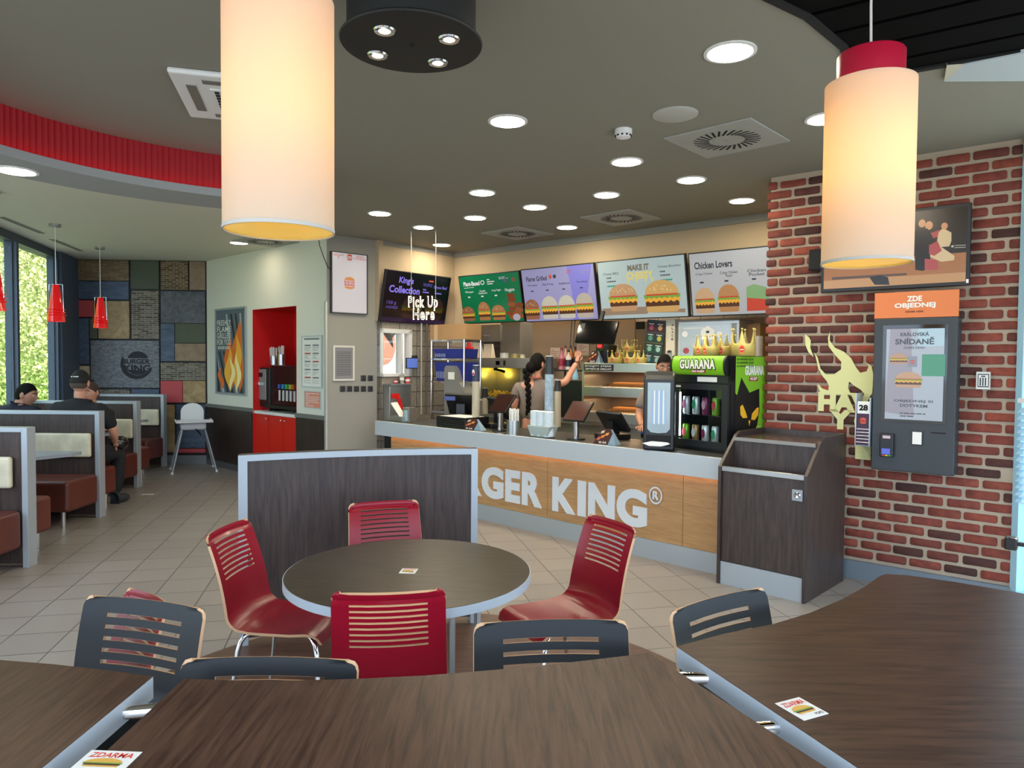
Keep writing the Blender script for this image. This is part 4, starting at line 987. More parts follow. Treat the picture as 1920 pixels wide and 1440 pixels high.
def bk_logo(mb, cx, cz, s_, y, m, mo=None):
    """burger-shaped roundel with the two words between the bun halves"""
    mb.disc(cx, cz + s_ * .22, s_ * .46, s_ * .28, y, mo or m, 16, 0, math.pi); mb.disc(cx, cz - s_ * .26, s_ * .46, s_ * .20, y, mo or m, 16, math.pi, 2 * math.pi)
    mb.text('BURGER', cx - s_ * .48, cx + s_ * .48, cz + .005 * s_, cz + s_ * .19, y, m, .03); mb.text('KING', cx - s_ * .44, cx + s_ * .44, cz - s_ * .22, cz - s_ * .02, y, m, .04)
def framed(pl, px, off, name, label, cat, face, frame=None, depth=.02, fw_=.012, group=None):
    x0, y0, x1, y1 = px; u0, u1, z0, z1 = pl.box(*px, off - depth)
    root = on(pl, name, label, cat, (u0 + u1) / 2, off, z0, group); hw = (u1 - u0) / 2; H = z1 - z0
    if frame:
        mb = MB(); mb.box(-hw, hw, -depth, 0, 0, fw_); mb.box(-hw, hw, -depth, 0, H - fw_, H); mb.box(-hw, -hw + fw_, -depth, 0, fw_, H - fw_); mb.box(hw - fw_, hw, -depth, 0, fw_, H - fw_); mb.build('frame', frame, root)
        B(-hw + fw_, hw - fw_, -depth * .7, 0, fw_, H - fw_).build('sheet', face, root); yy = -depth * .7 - .0015
    else:
        B(-hw, hw, -depth, 0, 0, H).build('sheet', face, root); yy = -depth - .0015
    return root, hw, H, yy

# ---- on the niche wall: flame poster, notices
root, hw, H, yy = framed(NW, (403, 577, 460, 740), 0, 'flame_poster', 'framed poster of flames over grill bars on the pale wall left of the niche', 'poster', P_('poster_grey', '5c6874'), alu, .03, .025)
mb = MB(); fl = [('ff_w', 'ffe9a8'), ('ff_y', 'f6b23c'), ('ff_o', 'e0702a')]
x0, x1 = -hw + .03, hw - .03
for k in range(8):
    xb = -hw * .85 + k * hw * .30; dx = -hw * .55; pts = [(xb, .03), (xb + hw * .16, .03), (xb + hw * .13 + dx, H * .50), (xb + hw * .02 + dx, H * .50)] if k < 4 else [(xb, .03), (xb + hw * .15, .03), (xb + hw * .12 + dx * 1.2, H * .93), (xb + hw * .02 + dx * 1.2, H * .93)]
    pts = [(max(x0, min(x1, q)), z_) for q, z_ in pts]
    if max(q[0] for q in pts) - min(q[0] for q in pts) > .01: mb.flat(pts, yy - .0002 * k, P_('bar_light', 'a9b2ba') if k % 3 == 1 else P_('bar_grey', '2a2c30'))
for k, (cx, z0, w_, h_, c_) in enumerate(((.0, .05, .20, .62, 2), (.14, .05, .22, .82, 2), (-.02, .05, .13, .52, 1), (.12, .05, .14, .66, 1), (.03, .05, .08, .40, 0), (.13, .05, .08, .45, 0), (-.16, .05, .09, .28, 2))):
    w_ *= hw / .26; cx = cx * hw / .26
    pts = [(max(x0, min(x1, cx + w_ / 2 * math.sin(math.pi * t) * (1 if s_ > 0 else -1) * (1 - t * .3) + .05 * math.sin(t * 7 + k))), z0 + H * h_ * t) for s_, ts in ((1, [i / 10 for i in range(11)]), (-1, [1 - i / 10 for i in range(1, 10)])) for t in ts]
    mb.flat(pts, yy - .002 - .0003 * k, P_(*fl[c_]))
for i, t in enumerate(('FRESHLY', 'FLAME', 'GRILLED', 'FOR YOU')): mb.text(t, -hw * .84, hw * .08, H * (.80 - .075 * i), H * (.865 - .075 * i), yy - .006, M['paper'], .012, sp=1.1)
mb.text('BURGER KING', -hw * .80, hw * .0, H * .525, H * .56, yy - .006, M['paper'], .02); mb.build('print', None, root)
root, hw, H, yy = framed(NW, (565, 629, 603, 727), 0, 'notice_frame', 'tall framed menu table hanging right of the red niche', 'notice', M['paper'], mat('frame_pale', 'bcc2c2', .4), .02, .018)
mb = MB(); gz = P_('print_grey', '6a7478'); rz2 = P_('print_red', 'b04038')
mb.rect(-hw * .75, hw * .75, H * .92, H * .95, yy, gz)
for c_ in (-1, 1):
    for i in range(5): mb.rect(c_ * hw * .4 - hw * .30, c_ * hw * .4 + hw * .30, H * (.80 - .155 * i), H * (.825 - .155 * i), yy, rz2 if (i + c_) % 3 == 0 else gz); lines(mb, c_ * hw * .4 - hw * .3, c_ * hw * .4 + hw * .3, H * (.70 - .155 * i), H * (.79 - .155 * i), 4, yy, gz, .3, i)
mb.build('print', None, root)
root, hw, H, yy = framed(NW, (570, 733, 601, 766), 0, 'paper_notice', 'small red-printed notice below the tall framed menu table', 'notice', P_('notice_peach', 'd98a74'), mat('frame_pale', 'bcc2c2', .4), .008, .012)
mb = MB(); lines(mb, -hw * .8, hw * .8, H * .1, H * .9, 8, yy, M['paper'], .35, 5); mb.build('print', None, root)
# ---- drinks niche contents
nk = NW
root = on(nk, 'niche_cupboard', 'red cupboard with white worktop built into the drinks niche', 'cupboard', nu0, .03, 0)
w_ = nu1 - nu0
B(.005, w_ - .005, .02, .56, .08, .86).build('body', M['redgloss'], root)
for i, (a, b2) in enumerate(((0, .32), (.32, .66), (.66, 1.0))):
    d_ = B(a * w_ + .008, b2 * w_ - .008, .0, .018, .10, .855).build('door', M['redgloss'], root)
    mb = MB(); mb.ell(((b2 if i < 2 else a) * w_ + (-.05 if i < 2 else .05), -.008, .80), (.012, .012, .012), None, 12, 8); mb.build('knob', M['chrome'], d_)
B(.0, w_, -.02, .58, .862, .90).build('worktop', M['white'], root)
u0, u1, z0, z1 = nk.box(478, 689, 505, 750, .10)
root = on(nk, 'ice_dispenser', 'tall dark ice dispenser with a chrome control panel at the left of the niche', 'drink dispenser', u0, .10, .90); H = z1 - .9 if z1 > 1.2 else .55; W_ = u1 - u0
B(0, W_, 0, .35, .05, H).build('housing', M['black'], root, bevel=.01)
B(.02, W_ * .8, -.012, .0, H * .25, H * .96).build('front_panel', mat('dispenser_grey', '8a9298', .3, .3), root, bevel=.006)
B(W_ * .2, W_ * .6, -.02, -.01, H * .78, H * .88).build('display', M['gloss'], root)
B(W_ * .3, W_ * .5, -.05, -.01, H * .58, H * .66).build('spout', M['chrome'], root, bevel=.006)
for x in (.04, W_ - .04): B(x - .015, x + .015, .02, .3, 0, .05).build('foot', M['black'], root)
u0, u1, z0, z1 = nk.box(508, 685, 556, 752, .14)
root = on(nk, 'soda_dispenser', 'wide dark soda dispenser with a row of coloured nozzles in the niche', 'drink dispenser', u0, .14, .90); W_ = nu1 - u0 - .012; H2 = z1 - .9
B(0, W_, 0, .38, .05, H2).build('housing', mat('soda_maroon', '3a0d10', .18, coat=.5), root, bevel=.012)
B(0, W_, -.09, 0, .05, .09).build('drip_tray', M['black'], root)
for i in range(6):
    x = W_ * .32 + i * (W_ * .64) / 6
    mb = MB(); mb.box(x, x + .035, -.06, 0, H2 * .50, H2 * .60); nz_ = mb.build('nozzle', mat('noz%d' % (i % 5), ('3050b0', '2a8aa0', '4aa050', 'c8b030', 'b03030')[i % 5], .3), root, bevel=.008)
    B(x + .01, x + .025, -.05, -.03, H2 * .25, H2 * .47).build('lever', M['white'], nz_)
for x in (.04, W_ - .04): B(x - .015, x + .015, .02, .3, 0, .05).build('foot', M['black'], root)
zt = .90 + H2
def roundset(pl, px, zb_, h_, r_, off, name, label, cat, m, straws=0, group=None):
    u = pl.uz(px, 660, off)[0]; root = on(pl, name, label, cat, u, off, zb_, group)
    mb = MB(); mb.lathe((0, 0, 0), [(0, .001), (r_, .001), (r_, h_), (r_ - .004, h_), (r_ - .004, .01)], None, 20); mb.build('cup', m, root)
    if straws:
        mb = MB(); rr = random.Random(int(px))
        for i in range(straws):
            a = rr.uniform(0, 6.3); q = rr.uniform(0, r_ * .8); mb.tube([(q * math.cos(a), q * math.sin(a), .01), (q * 1.4 * math.cos(a), q * 1.4 * math.sin(a), h_ + rr.uniform(.09, .13))], .007, None, 6)
        mb.build('straw', M['paper'], root)['kind'] = 'stuff'
    return root
roundset(nk, 514, zt, .13, .055, .30, 'straw_holder', 'steel cup of wrapped straws on top of the soda dispenser, left of two', 'straw holder', M['steel'], 40, 'straw cups in the niche')
roundset(nk, 528, zt, .15, .05, .28, 'straw_holder', 'steel cup on the soda dispenser, right of the bunch of straws', 'straw holder', M['steel'], 10, 'straw cups in the niche')
# ---- column: portrait screen, notice, plates, cable
root, hw, H, yy = framed(CO, (622, 474, 690, 588), 0, 'portrait_screen', 'white portrait screen with a small burger logo high on the grey column', 'screen', E_('lilac_white', 'd2ced6', .42), mat('bezel_grey', '3c3c40', .4), .05, .010)
mb = MB(); lr = E_('logo_red', 'c04a36', .5); lo_ = E_('logo_or', 'd08a50', .5)
bk_logo(mb, -.0, H * .50, hw * .62, yy, lr, lo_); bk_logo(mb, 0, H * .925, hw * .32, yy, lr, lr)
mb.text('OBJEDNAVKY\nSE', -hw * .92, -hw * .30, H * .90, H * .965, yy, lr, .01); mb.text('HOTOVE\nK VYZVEDNUTI', hw * .22, hw * .92, H * .90, H * .965, yy, lr, .01); mb.build('picture', None, root)
root, hw, H, yy = framed(CO, (625, 648, 665, 714), 0, 'notice_frame', 'pale framed sheet of dark lines on the grey column', 'notice', P_('sheet_grey', '7c7c80'), mat('frame_white2', 'c6c4bc', .4), .02, .022)
mb = MB()
for i in range(14): mb.rect(-hw * .68, hw * .68, H * (.16 + .05 * i), H * (.175 + .05 * i), yy, P_('line_dark', '3c3c40'))
mb.build('print', None, root)
for i, (x, y) in enumerate(((681, 709), (694, 709), (642, 729), (655, 729), (668, 729), (681, 729), (694, 729))):
    u, z = CO.uz(x, y); o = on(CO, 'wall_switch', '%s of the dark square switch plates on the grey column, %s row' % (('left one', 'right one')[i] if i < 2 else ('first from left', 'second from left', 'middle one', 'fourth from left', 'last')[i - 2], 'upper' if i < 2 else 'lower'), 'switch', u, 0, z, 'dark switch plates on the column')
    B(-.036, .036, -.012, 0, -.036, .036).build('plate', mat('plate_dark', '35363a', .4), o, bevel=.008); B(-.022, .022, -.016, -.012, -.026, .026).build('rocker', mat('plate_dark2', '2c2d30', .35), o)
pts = [CO.W(*q) for q in ((-.12, -.02, 3.09), (-.11, -.03, 2.95), (-.05, -.03, 2.80), (.0, -.02, 2.71), (.05, -.015, 2.68))]
mb = MB(); mb.tube(pts, .006, None, 6); tag(mb.build('cable', M['black']), 'black cable hanging from the ceiling to the portrait screen', 'cable')

# ================================================================== KIOSK AND BRICK WALL FITTINGS
KO = -.17
def kz(px, py): return BR.uz(px, py, KO)
(u0, zt_), (u1, _), (u2, zb2), (u3, _) = kz(1640, 597), kz(1797, 594.5), kz(1632, 878), kz(1788, 894.5)
ka, kb = (u0 + u2) / 2, (u1 + u3) / 2; zb2 = (kz(1632, 878)[1] + kz(1788, 894.5)[1]) / 2; zt_ = (kz(1640, 597)[1] + kz(1797, 594.5)[1]) / 2
root = on(BR, 'order_kiosk', 'wall-mounted dark order kiosk with an orange header on the brick wall', 'order kiosk', ka, 0, 0); KWd = kb - ka
B(0, KWd, KO, -.0, zb2, zt_).build('housing', mat('kiosk_grey', '2f3438', .45), root, bevel=.006)
zh = kz(1720, 546)[1]
h_ = B(.0, KWd, KO, KO + .03, zt_ + .002, zh).build('header', mat('header_orange', 'd97a44', .55), root)
mb = MB(); hz = zh - zt_
mb.text('ZDE', KWd * .40, KWd * .58, zt_ + hz * .62, zt_ + hz * .83, KO - .002, M['paper'], .04); mb.text('OBJEDNEJ', KWd * .25, KWd * .74, zt_ + hz * .34, zt_ + hz * .57, KO - .002, M['paper'], .04); mb.text('ORDER HERE', KWd * .38, KWd * .60, zt_ + hz * .20, zt_ + hz * .27, KO - .002, P_('brown_print', '5a2a18'), .02)
mb.build('lettering', None, h_)
s0, s1, sz0, sz1 = BR.box(1654, 609, 1776, 793, KO); s0 -= ka; s1 -= ka
sc_ = B(s0, s1, KO - .004, KO, sz0, sz1).build('screen', M['gloss'], root)
mb = MB(); sw, sh = s1 - s0, sz1 - sz0; X = lambda t: s0 + sw * t; Z = lambda t: sz0 + sh * t; yk = KO - .0055
mb.rect(X(.06), X(.95), Z(.03), Z(.96), yk, E_('kiosk_bg', 'aab2bc', .45))
mb.rect(X(.55), X(.95), Z(.78), Z(.96), yk - .0003, E_('kiosk_sky', 'a9c4d0', .5)); mb.rect(X(.62), X(.97), Z(.48), Z(.70), yk - .0003, E_('kiosk_green', '3f8f6c', .45))
mb.flat([(X(.06), Z(.10)), (X(.52), Z(.06)), (X(.44), Z(.96)), (X(.12), Z(.96))], yk - .0004, E_('kiosk_mauve', '9c96a2', .4))
mb.text('KRÁLOVSKÁ', X(.28), X(.72), Z(.885), Z(.93), yk - .001, E_('kiosk_ink', '3c4048', .2), .03); mb.text('SNÍDANĚ', X(.2), X(.8), Z(.80), Z(.875), yk - .001, E_('kiosk_ink', '3c4048', .2), .03); mb.text('DOBRÉ RÁNO', X(.34), X(.66), Z(.755), Z(.785), yk - .001, E_('kiosk_ink', '3c4048', .2), .01)
burger(mb, X(.26), Z(.60), sw * .28, sh * .11, yk - .001, E_, 'b08a6a', False); burger(mb, X(.42), Z(.36), sw * .42, sh * .16, yk - .001, E_, 'b89070', False)
mb.rect(X(.40), X(.55), Z(.57), Z(.68), yk - .0012, E_('kiosk_cup', '8a8e9c', .4)); bk_logo(mb, X(.475), Z(.62), sw * .08, yk - .0016, E_('logo_red', 'c04a36', .5))
mb.text('OBJEDNEJ SI', X(.2), X(.8), Z(.205), Z(.235), yk - .001, E_('kiosk_ink', '3c4048', .2), .02); mb.text('DOTYKEM', X(.3), X(.72), Z(.16), Z(.19), yk - .001, E_('kiosk_ink', '3c4048', .2), .02)
lines(mb, X(.3), X(.75), Z(.05), Z(.11), 2, yk - .001, E_('kiosk_ink', '3c4048', .2), .3); mb.build('picture', None, sc_)
a, b2, c_, d_ = BR.box(1651, 812, 1677, 856, KO); a -= ka; b2 -= ka
cr_ = B(a, b2, KO - .035, KO, c_, d_).build('card_reader', M['black'], root, bevel=.006)
mb = MB(); mb.rect(a + .015, b2 - .02, c_ + .02, c_ + .06, KO - .0365, E_('pad_blue', '5a6ad0', .6)); mb.rect(a + .02, b2 - .02, d_ - .035, d_ - .015, KO - .0365, E_('pad_white', 'd8c0c4', .4))
for i, q in enumerate(('d04040', 'd0c040', '40a050')): mb.rect(a + .018 + i * .02, a + .034 + i * .02, c_ + .006, c_ + .016, KO - .0365, E_('key' + q, q, .4))
mb.build('keypad', None, cr_)
a, b2, c_, d_ = BR.box(1711, 810, 1730, 833, KO); a -= ka; b2 -= ka
B(a - .008, b2 + .004, KO - .003, KO, c_ - .01, d_ + .006).build('scanner_recess', M['black'], root); B(a, b2 - .006, KO - .008, KO - .003, c_, d_).build('scanner_tag', M['paper'], root)
a, b2, c_, d_ = BR.box(1745, 811, 1774, 813, KO); B(a - ka, b2 - ka, KO - .002, KO, c_, d_).build('receipt_slot', M['blackm'], root)
# number markers in their holder
a, b2, c_, d_ = BR.box(1607, 753, 1633, 834, -.16)
root = on(BR, 'table_marker_holder', 'clear holder with table number 28 on top hung left of the kiosk', 'holder', a, -.16, c_ - .0); W_, H = b2 - a, d_ - c_
B(W_ - .006, W_, -.03, .15, -.01, H + .03).build('side_wall', mat('acrylic', 'b8c4cc', .1), root); B(-.006, 0, -.03, .15, -.01, H + .06).build('side_wall', mat('acrylic', 'b8c4cc', .1), root); B(0, W_, -.0, .15, -.01, .0).build('shelf', mat('acrylic', 'b8c4cc', .1), root)
for i in range(6):
    o = on(BR, 'table_marker', 'purple table number marker %s' % ('showing 28 at the front of the holder' if i == 5 else 'edge, %s of the stack in the holder' % ('lowest', 'second from bottom', 'third from bottom', 'fourth from bottom', 'fifth from bottom')[i]), 'table marker', a + .004, -.165 + .0 , c_ + .002 + i * H * .075, 'purple table markers')
    w2 = W_ - .010; hh = H * .07
    if i < 5: B(0, w2, -.02 - .003 * (5 - i), .10, 0, hh * .8).build('block', mat('purple_dark', '3c1c38', .5), o); B(0, w2, -.022 - .003 * (5 - i), .1, hh * .8, hh).build('edge', M['paper'], o)
    else:
        h5 = H - 5 * H * .075
        B(0, w2, -.014, .0, 0, h5 * .55).build('block', mat('purple_dark', '3c1c38', .5), o); B(0, w2, -.014, 0, h5 * .55, h5).build('number_tab', M['paper'], o)
        mb = MB(); mb.text('28', w2 * .14, w2 * .86, h5 * .66, h5 * .88, -.016, M['blackm'], .05); mb.build('number', None, o)
        mb = MB(); bk_logo(mb, w2 * .5, h5 * .28, w2 * .55, -.016, mat('marker_red', 'e0583c', .6)); mb.build('logo', None, o)
# sign plate and TV
root, hw, H, yy = framed(BR, (1830, 697, 1857, 730), -.012, 'small_sign', 'small white plate with dark columns of print right of the kiosk', 'sign', M['paper'], mat('frame_white2', 'c6c4bc', .4), .015, .004)
mb = MB(); mb.rect(-hw * .78, hw * .78, H * .12, H * .88, yy, P_('sign_ink', '3a4048')); mb.rect(-hw * .66, hw * .66, H * .18, H * .82, yy - .0004, M['paper'])
for i in range(3): mb.rect(-hw * .5 + i * hw * .36, -hw * .5 + i * hw * .36 + hw * .2, H * .2, H * .66, yy - .0008, P_('sign_ink', '3a4048'))
mb.rect(-hw * .3, hw * .3, H * .70, H * .78, yy - .0008, P_('sign_ink', '3a4048')); mb.build('print', None, root)
TO = -.09
pz = [BR.uz(x, y, TO) for x, y in ((1540, 549.5), (1818, 534), (1821, 378), (1540, 412))]
ta, tb = (pz[0][0] + pz[3][0]) / 2, (pz[1][0] + pz[2][0]) / 2; za_, zb_ = (pz[0][1] + pz[1][1]) / 2, (pz[2][1] + pz[3][1]) / 2
root = on(BR, 'wall_television', 'wide television with dancers on its screen, half hidden by the right pendant lamp', 'television', ta, TO, za_); W_, H = tb - ta, zb_ - za_
B(0, W_, 0, .04, 0, H).build('housing', M['black'], root, bevel=.004); B(W_ * .3, W_ * .7, .04, .09, H * .2, H * .8).build('bracket', M['black'], root)
mb = MB(); b_ = .022; ty = -.0015
mb.rect(b_, W_ - b_, H * .40, H - b_, ty, E_('tv_dark', '2a2018', .5)); mb.rect(b_, W_ - b_, b_ * 1.2, H * .40, ty, E_('tv_floor', 'a0683c', .5)); mb.rect(b_, W_ - b_, b_ * 1.2, H * .16, ty - .0003, E_('tv_floor2', 'b88a5a', .5))
sk, dk, rd, cm = E_('tv_skin', 'c89068', .5), E_('tv_suit', '1c1816', .4), E_('tv_rose', 'a84848', .5), E_('tv_cream', 'cdb48c', .5)
def tx(px, py): u, z = BR.uz(px, py, TO); return (u - ta, z - za_)
mb.flat([tx(1716, 432), tx(1738, 428), tx(1752, 440), tx(1746, 480), tx(1738, 505), tx(1730, 508), tx(1716, 506)], ty - .0008, dk)
mb.disc(*tx(1729, 419), .022, .028, ty - .001, sk, 12); mb.disc(*tx(1742, 423), .024, .030, ty - .0006, sk, 12); mb.flat([tx(1745, 437), tx(1765, 430), tx(1770, 424), tx(1776, 427), tx(1772, 440), tx(1750, 447)], ty - .0012, rd)
mb.flat([tx(1760, 436), tx(1768, 428), tx(1784, 436), tx(1784, 452), tx(1780, 462), tx(1768, 463), tx(1752, 468), tx(1757, 452)], ty - .0014, cm); mb.disc(*tx(1771, 424), .02, .024, ty - .0016, sk, 12)
mb.flat([tx(1745, 460), tx(1768, 465), tx(1790, 480), tx(1789, 488), tx(1765, 491), tx(1744, 482)], ty - .0016, cm); mb.flat([tx(1742, 460), tx(1758, 452), tx(1766, 470), tx(1752, 480), tx(1742, 476)], ty - .0018, rd); mb.flat([tx(1734, 485), tx(1758, 488), tx(1760, 506), tx(1734, 506)], ty - .0012, rd)
mb.flat([tx(1630, 520), tx(1650, 516), tx(1665, 520), tx(1668, 534), tx(1640, 534)], ty - .001, dk); mb.flat([tx(1560, 520), tx(1700, 512), tx(1700, 516), tx(1560, 525)], ty - .0005, E_('tv_shadow', '5a4436', .4))
for q in (460, 464): mb.flat([tx(1790, q), tx(1811, q - 1), tx(1811, q), tx(1790, q + 1)], ty - .001, E_('tv_text', 'b8b4a4', .5))
mb.disc(*tx(1786, 462), .008, .008, ty - .001, E_('tv_text', 'b8b4a4', .5), 10); mb.build('picture', None, root)
B(W_ - .018, W_ - .004, -.006, 0, .015, .04).build('power_light', M['white'], root)
u, z = BR.uz(1531, 488, -.05); o = on(BR, 'speaker_box', 'small black box on the bricks at the left end of the television', 'speaker', u, 0, z); B(-.05, .05, -.09, 0, -.08, .08).build('housing', M['black'], o, bevel=.01); B(-.04, .04, -.093, -.09, -.07, .07).build('grille', M['blackm'], o)
# pale flame decal painted on the bricks
dm = mat('decal_pale_yellow', 'd6d69a', .8, bump=.5, bscale=30)
def fz(q): u, z = BR.uz(q[0] / 3.79 + 1440, q[1] / 3.79 + 520, -.012); return (u, z)
yd = -.0105
dec = on(BR, 'flame_decal', 'pale yellow flame and letter decal painted on the brick wall left of the kiosk', 'wall decal', 0, 0, 0)
for poly in ([(262, 405), (290, 425), (303, 450), (300, 500), (322, 568), (285, 530), (265, 480)],
             [(330, 535), (352, 570), (372, 650), (410, 690), (470, 688), (518, 655), (520, 600), (470, 545), (430, 490), (425, 430), (440, 385), (438, 450), (475, 500), (540, 530), (590, 575), (625, 640), (655, 678), (700, 668), (715, 630), (690, 600), (735, 630), (748, 690), (744, 760), (740, 830), (700, 850), (660, 800), (612, 770), (575, 740), (568, 790), (592, 835), (430, 835), (428, 800), (432, 770), (415, 735), (385, 700), (358, 650)],
             [(350, 755), (385, 790), (430, 805), (430, 835), (385, 835), (362, 800)],
             [(620, 1195), (730, 1195), (728, 1300), (618, 1290)]):
    mb = MB(); mb.flat([fz(q) for q in poly], yd, dm, .004); mb.build('flame', None, dec)
mb = MB()
def dt(t, x0, y0, x1, y1):
    a = fz((x0, y1)); b2 = fz((x1, y0)); mb.text(t, a[0], b2[0], a[1], b2[1], yd, dm, .07, .004)
dt('HAV', 355, 825, 735, 950); dt('Y', 430, 945, 600, 1075); dt('O', 610, 960, 735, 1085)
mb.build('lettering', None, dec)
# ================================================================== MENU SCREENS
def tilt_screen(pl, corners, o_bot, o_top, name, label):
    """corners TL TR BR BL in the photo; bottom close to the wall, top leaning out"""
    TL = pl.P(*corners[0], o_top); TR = pl.P(*corners[1], o_top); BR_ = pl.P(*corners[2], o_bot); BL = pl.P(*corners[3], o_bot)
    ux = ((TR - TL).normalized() + (BR_ - BL).normalized()); ux.z = 0; ux.normalize()
    uz_ = ((TL + TR) / 2 - (BL + BR_) / 2); uz_ = (uz_ - ux * uz_.dot(ux)).normalized(); uy = uz_.cross(ux)
    W_ = ((TR - TL).length + (BR_ - BL).length) / 2; H = ((TL + TR) / 2 - (BL + BR_) / 2).length; c = (BL + BR_) / 2
    root = thing(name, label, 'menu screen', c, 0, 'menu screens over the counter')
    m_ = Matrix.Identity(4)
    for i in range(3): m_[i][0] = ux[i]; m_[i][1] = uy[i]; m_[i][2] = uz_[i]; m_[i][3] = c[i]
    root.matrix_world = m_; root.rotation_euler = m_.to_euler(); root.location = c
    W_ *= .985
    mb = MB(); mb.box(-W_ / 2, W_ / 2, 0, .045, 0, H); mb.build('housing', M['black'], root, bevel=.004)
    mb = MB(); mb.box(-.12, .12, .045, .07, H * .3, H * .6); mb.box(-.03, .03, .07, .10, H * .35, H * .45); mb.build('wall_bracket', M['black'], root)
    return root, W_, H
def scr(root, W_, H, bgc, fn):
    mb = MB(); b = .012; y = -.002
    mb.rect(-W_ / 2 + b, W_ / 2 - b, b, H - b, y, bgc); fn(mb, W_ / 2 - b, H, y - .0006); mb.build('picture', None, root)
wt, ink = E_('text_white', 'c8ccd4', .6), E_('text_ink', '3a3448', .15)
r1, W_, H = tilt_screen(KW, [(720, 508), (844, 517), (834, 608), (711, 606)], -.04, -.17, 'menu_screen', 'near-black menu screen with violet lettering on the left kitchen wall')
vi = E_('violet', '7c70d8', .8)
def f1(mb, w, H, y):
    mb.text("King's", -w * .62, -w * .18, H * .74, H * .90, y, vi, .03, shear=.05); mb.text('Collection', -w * .88, w * .05, H * .58, H * .72, y, vi, .03)
    mb.text('TRUFFLE', w * .12, w * .42, H * .76, H * .82, y, E_('violet2', '5a50b0', .6), .01); mb.text('Cheese Beef', w * .48, w * .92, H * .74, H * .80, y, vi, .01); mb.rect(w * .3, w * .45, H * .86, H * .89, y, E_('logo_red', 'c04a36', .5))
    lines(mb, w * .14, w * .34, H * .62, H * .72, 2, y, vi, .5, 3); lines(mb, w * .54, w * .76, H * .62, H * .72, 2, y, vi, .5, 4)
    mb.text('150 g', -w * .90, -w * .62, H * .34, H * .42, y, E_('violet2', '5a50b0', .6), .01); mb.text('HOVEZI', -w * .90, -w * .56, H * .27, H * .32, y, E_('violet2', '5a50b0', .6), .01)
    def E2(n, c): c2 = '%02x%02x%02x' % tuple(int(int(c[i:i + 2], 16) * .38) for i in (0, 2, 4)); return E_('dim' + n, c2, .5)
    burger(mb, -w * .12, H * .10, w * .62, H * .46, y, E2, '7a4a50', False); burger(mb, w * .58, H * .10, w * .58, H * .46, y, E2, '7a4a50', False)
    mb.rect(-w, w, H * .02, H * .10, y, E_('plum', '2a1a3c', .5))
scr(r1, W_, H, E_('night', '0c0812', .3), f1)
r2, W_, H = tilt_screen(BH, [(861, 518), (977, 507), (985, 604), (870, 607)], -.04, -.17, 'menu_screen', 'green menu screen with a tower of nuggets, next to the corner')
def f2(mb, w, H, y):
    mb.text('Plant-Based', -w * .86, -w * .30, H * .78, H * .87, y, wt, .03); lines(mb, -w * .86, -w * .34, H * .73, H * .76, 1, y, wt, .3, 9)
    mb.disc(-w * .20, H * .83, w * .07, H * .045, y, wt, 14); mb.disc(-w * .20, H * .83, w * .05, H * .03, y - .0005, E_('menu_green', '0c6a42', .5), 14)
    lines(mb, -w * .04, w * .2, H * .77, H * .9, 3, y, wt, .45, 2); lines(mb, w * .36, w * .92, H * .86, H * .92, 2, y, wt, .3, 7); mb.disc(w * .55, H * .84, w * .05, H * .05, y, E_('menu_purple', '5a4a80', .5), 10); mb.disc(w * .82, H * .84, w * .06, H * .04, y, E_('menu_rust', '7a4a34', .5), 10)
    for i, (a, t) in enumerate(((-.84, 'Whopper'), (-.38, 'Double\nSteakhouse'), (.08, 'Long Vegan'), (.52, 'Nuggets'))):
        mb.text(t, w * a, w * (a + .30), H * (.60 if i % 2 else .63), H * .68, y, wt, .01); mb.rect(w * (a + .08), w * (a + .16), H * .54, H * .565, y, wt)
    burger(mb, -w * .82, H * .06, w * .44, H * .30, y, E_, '8a5a3c'); burger(mb, -w * .26, H * .06, w * .40, H * .38, y, E_, '9a6a44'); burger(mb, w * .22, H * .06, w * .44, H * .30, y, E_, '9a6a44')
    for k, (a, b2) in enumerate(((.70, .10), (.60, .18), (.82, .17), (.70, .27), (.68, .36), (.70, .45), (.90, .24), (.68, .53), (.88, .12), (.92, .34))): mb.disc(w * a, H * b2, w * .14, H * .05, y - .0005 * k, E_('nug%d' % (k % 2), ('8a4a2c', '74391f')[k % 2], .45), 9)
    mb.disc(w * .80, H * .10, w * .12, H * .07, y - .006, E_('dip', 'a8a4b4', .5), 14)
scr(r2, W_, H, E_('menu_green', '0c6a42', .5), f2)
r3, W_, H = tilt_screen(BH, [(979, 505), (1117, 492), (1126, 600), (985, 604)], -.04, -.17, 'menu_screen', 'lilac menu screen with a row of burgers, third from the left')
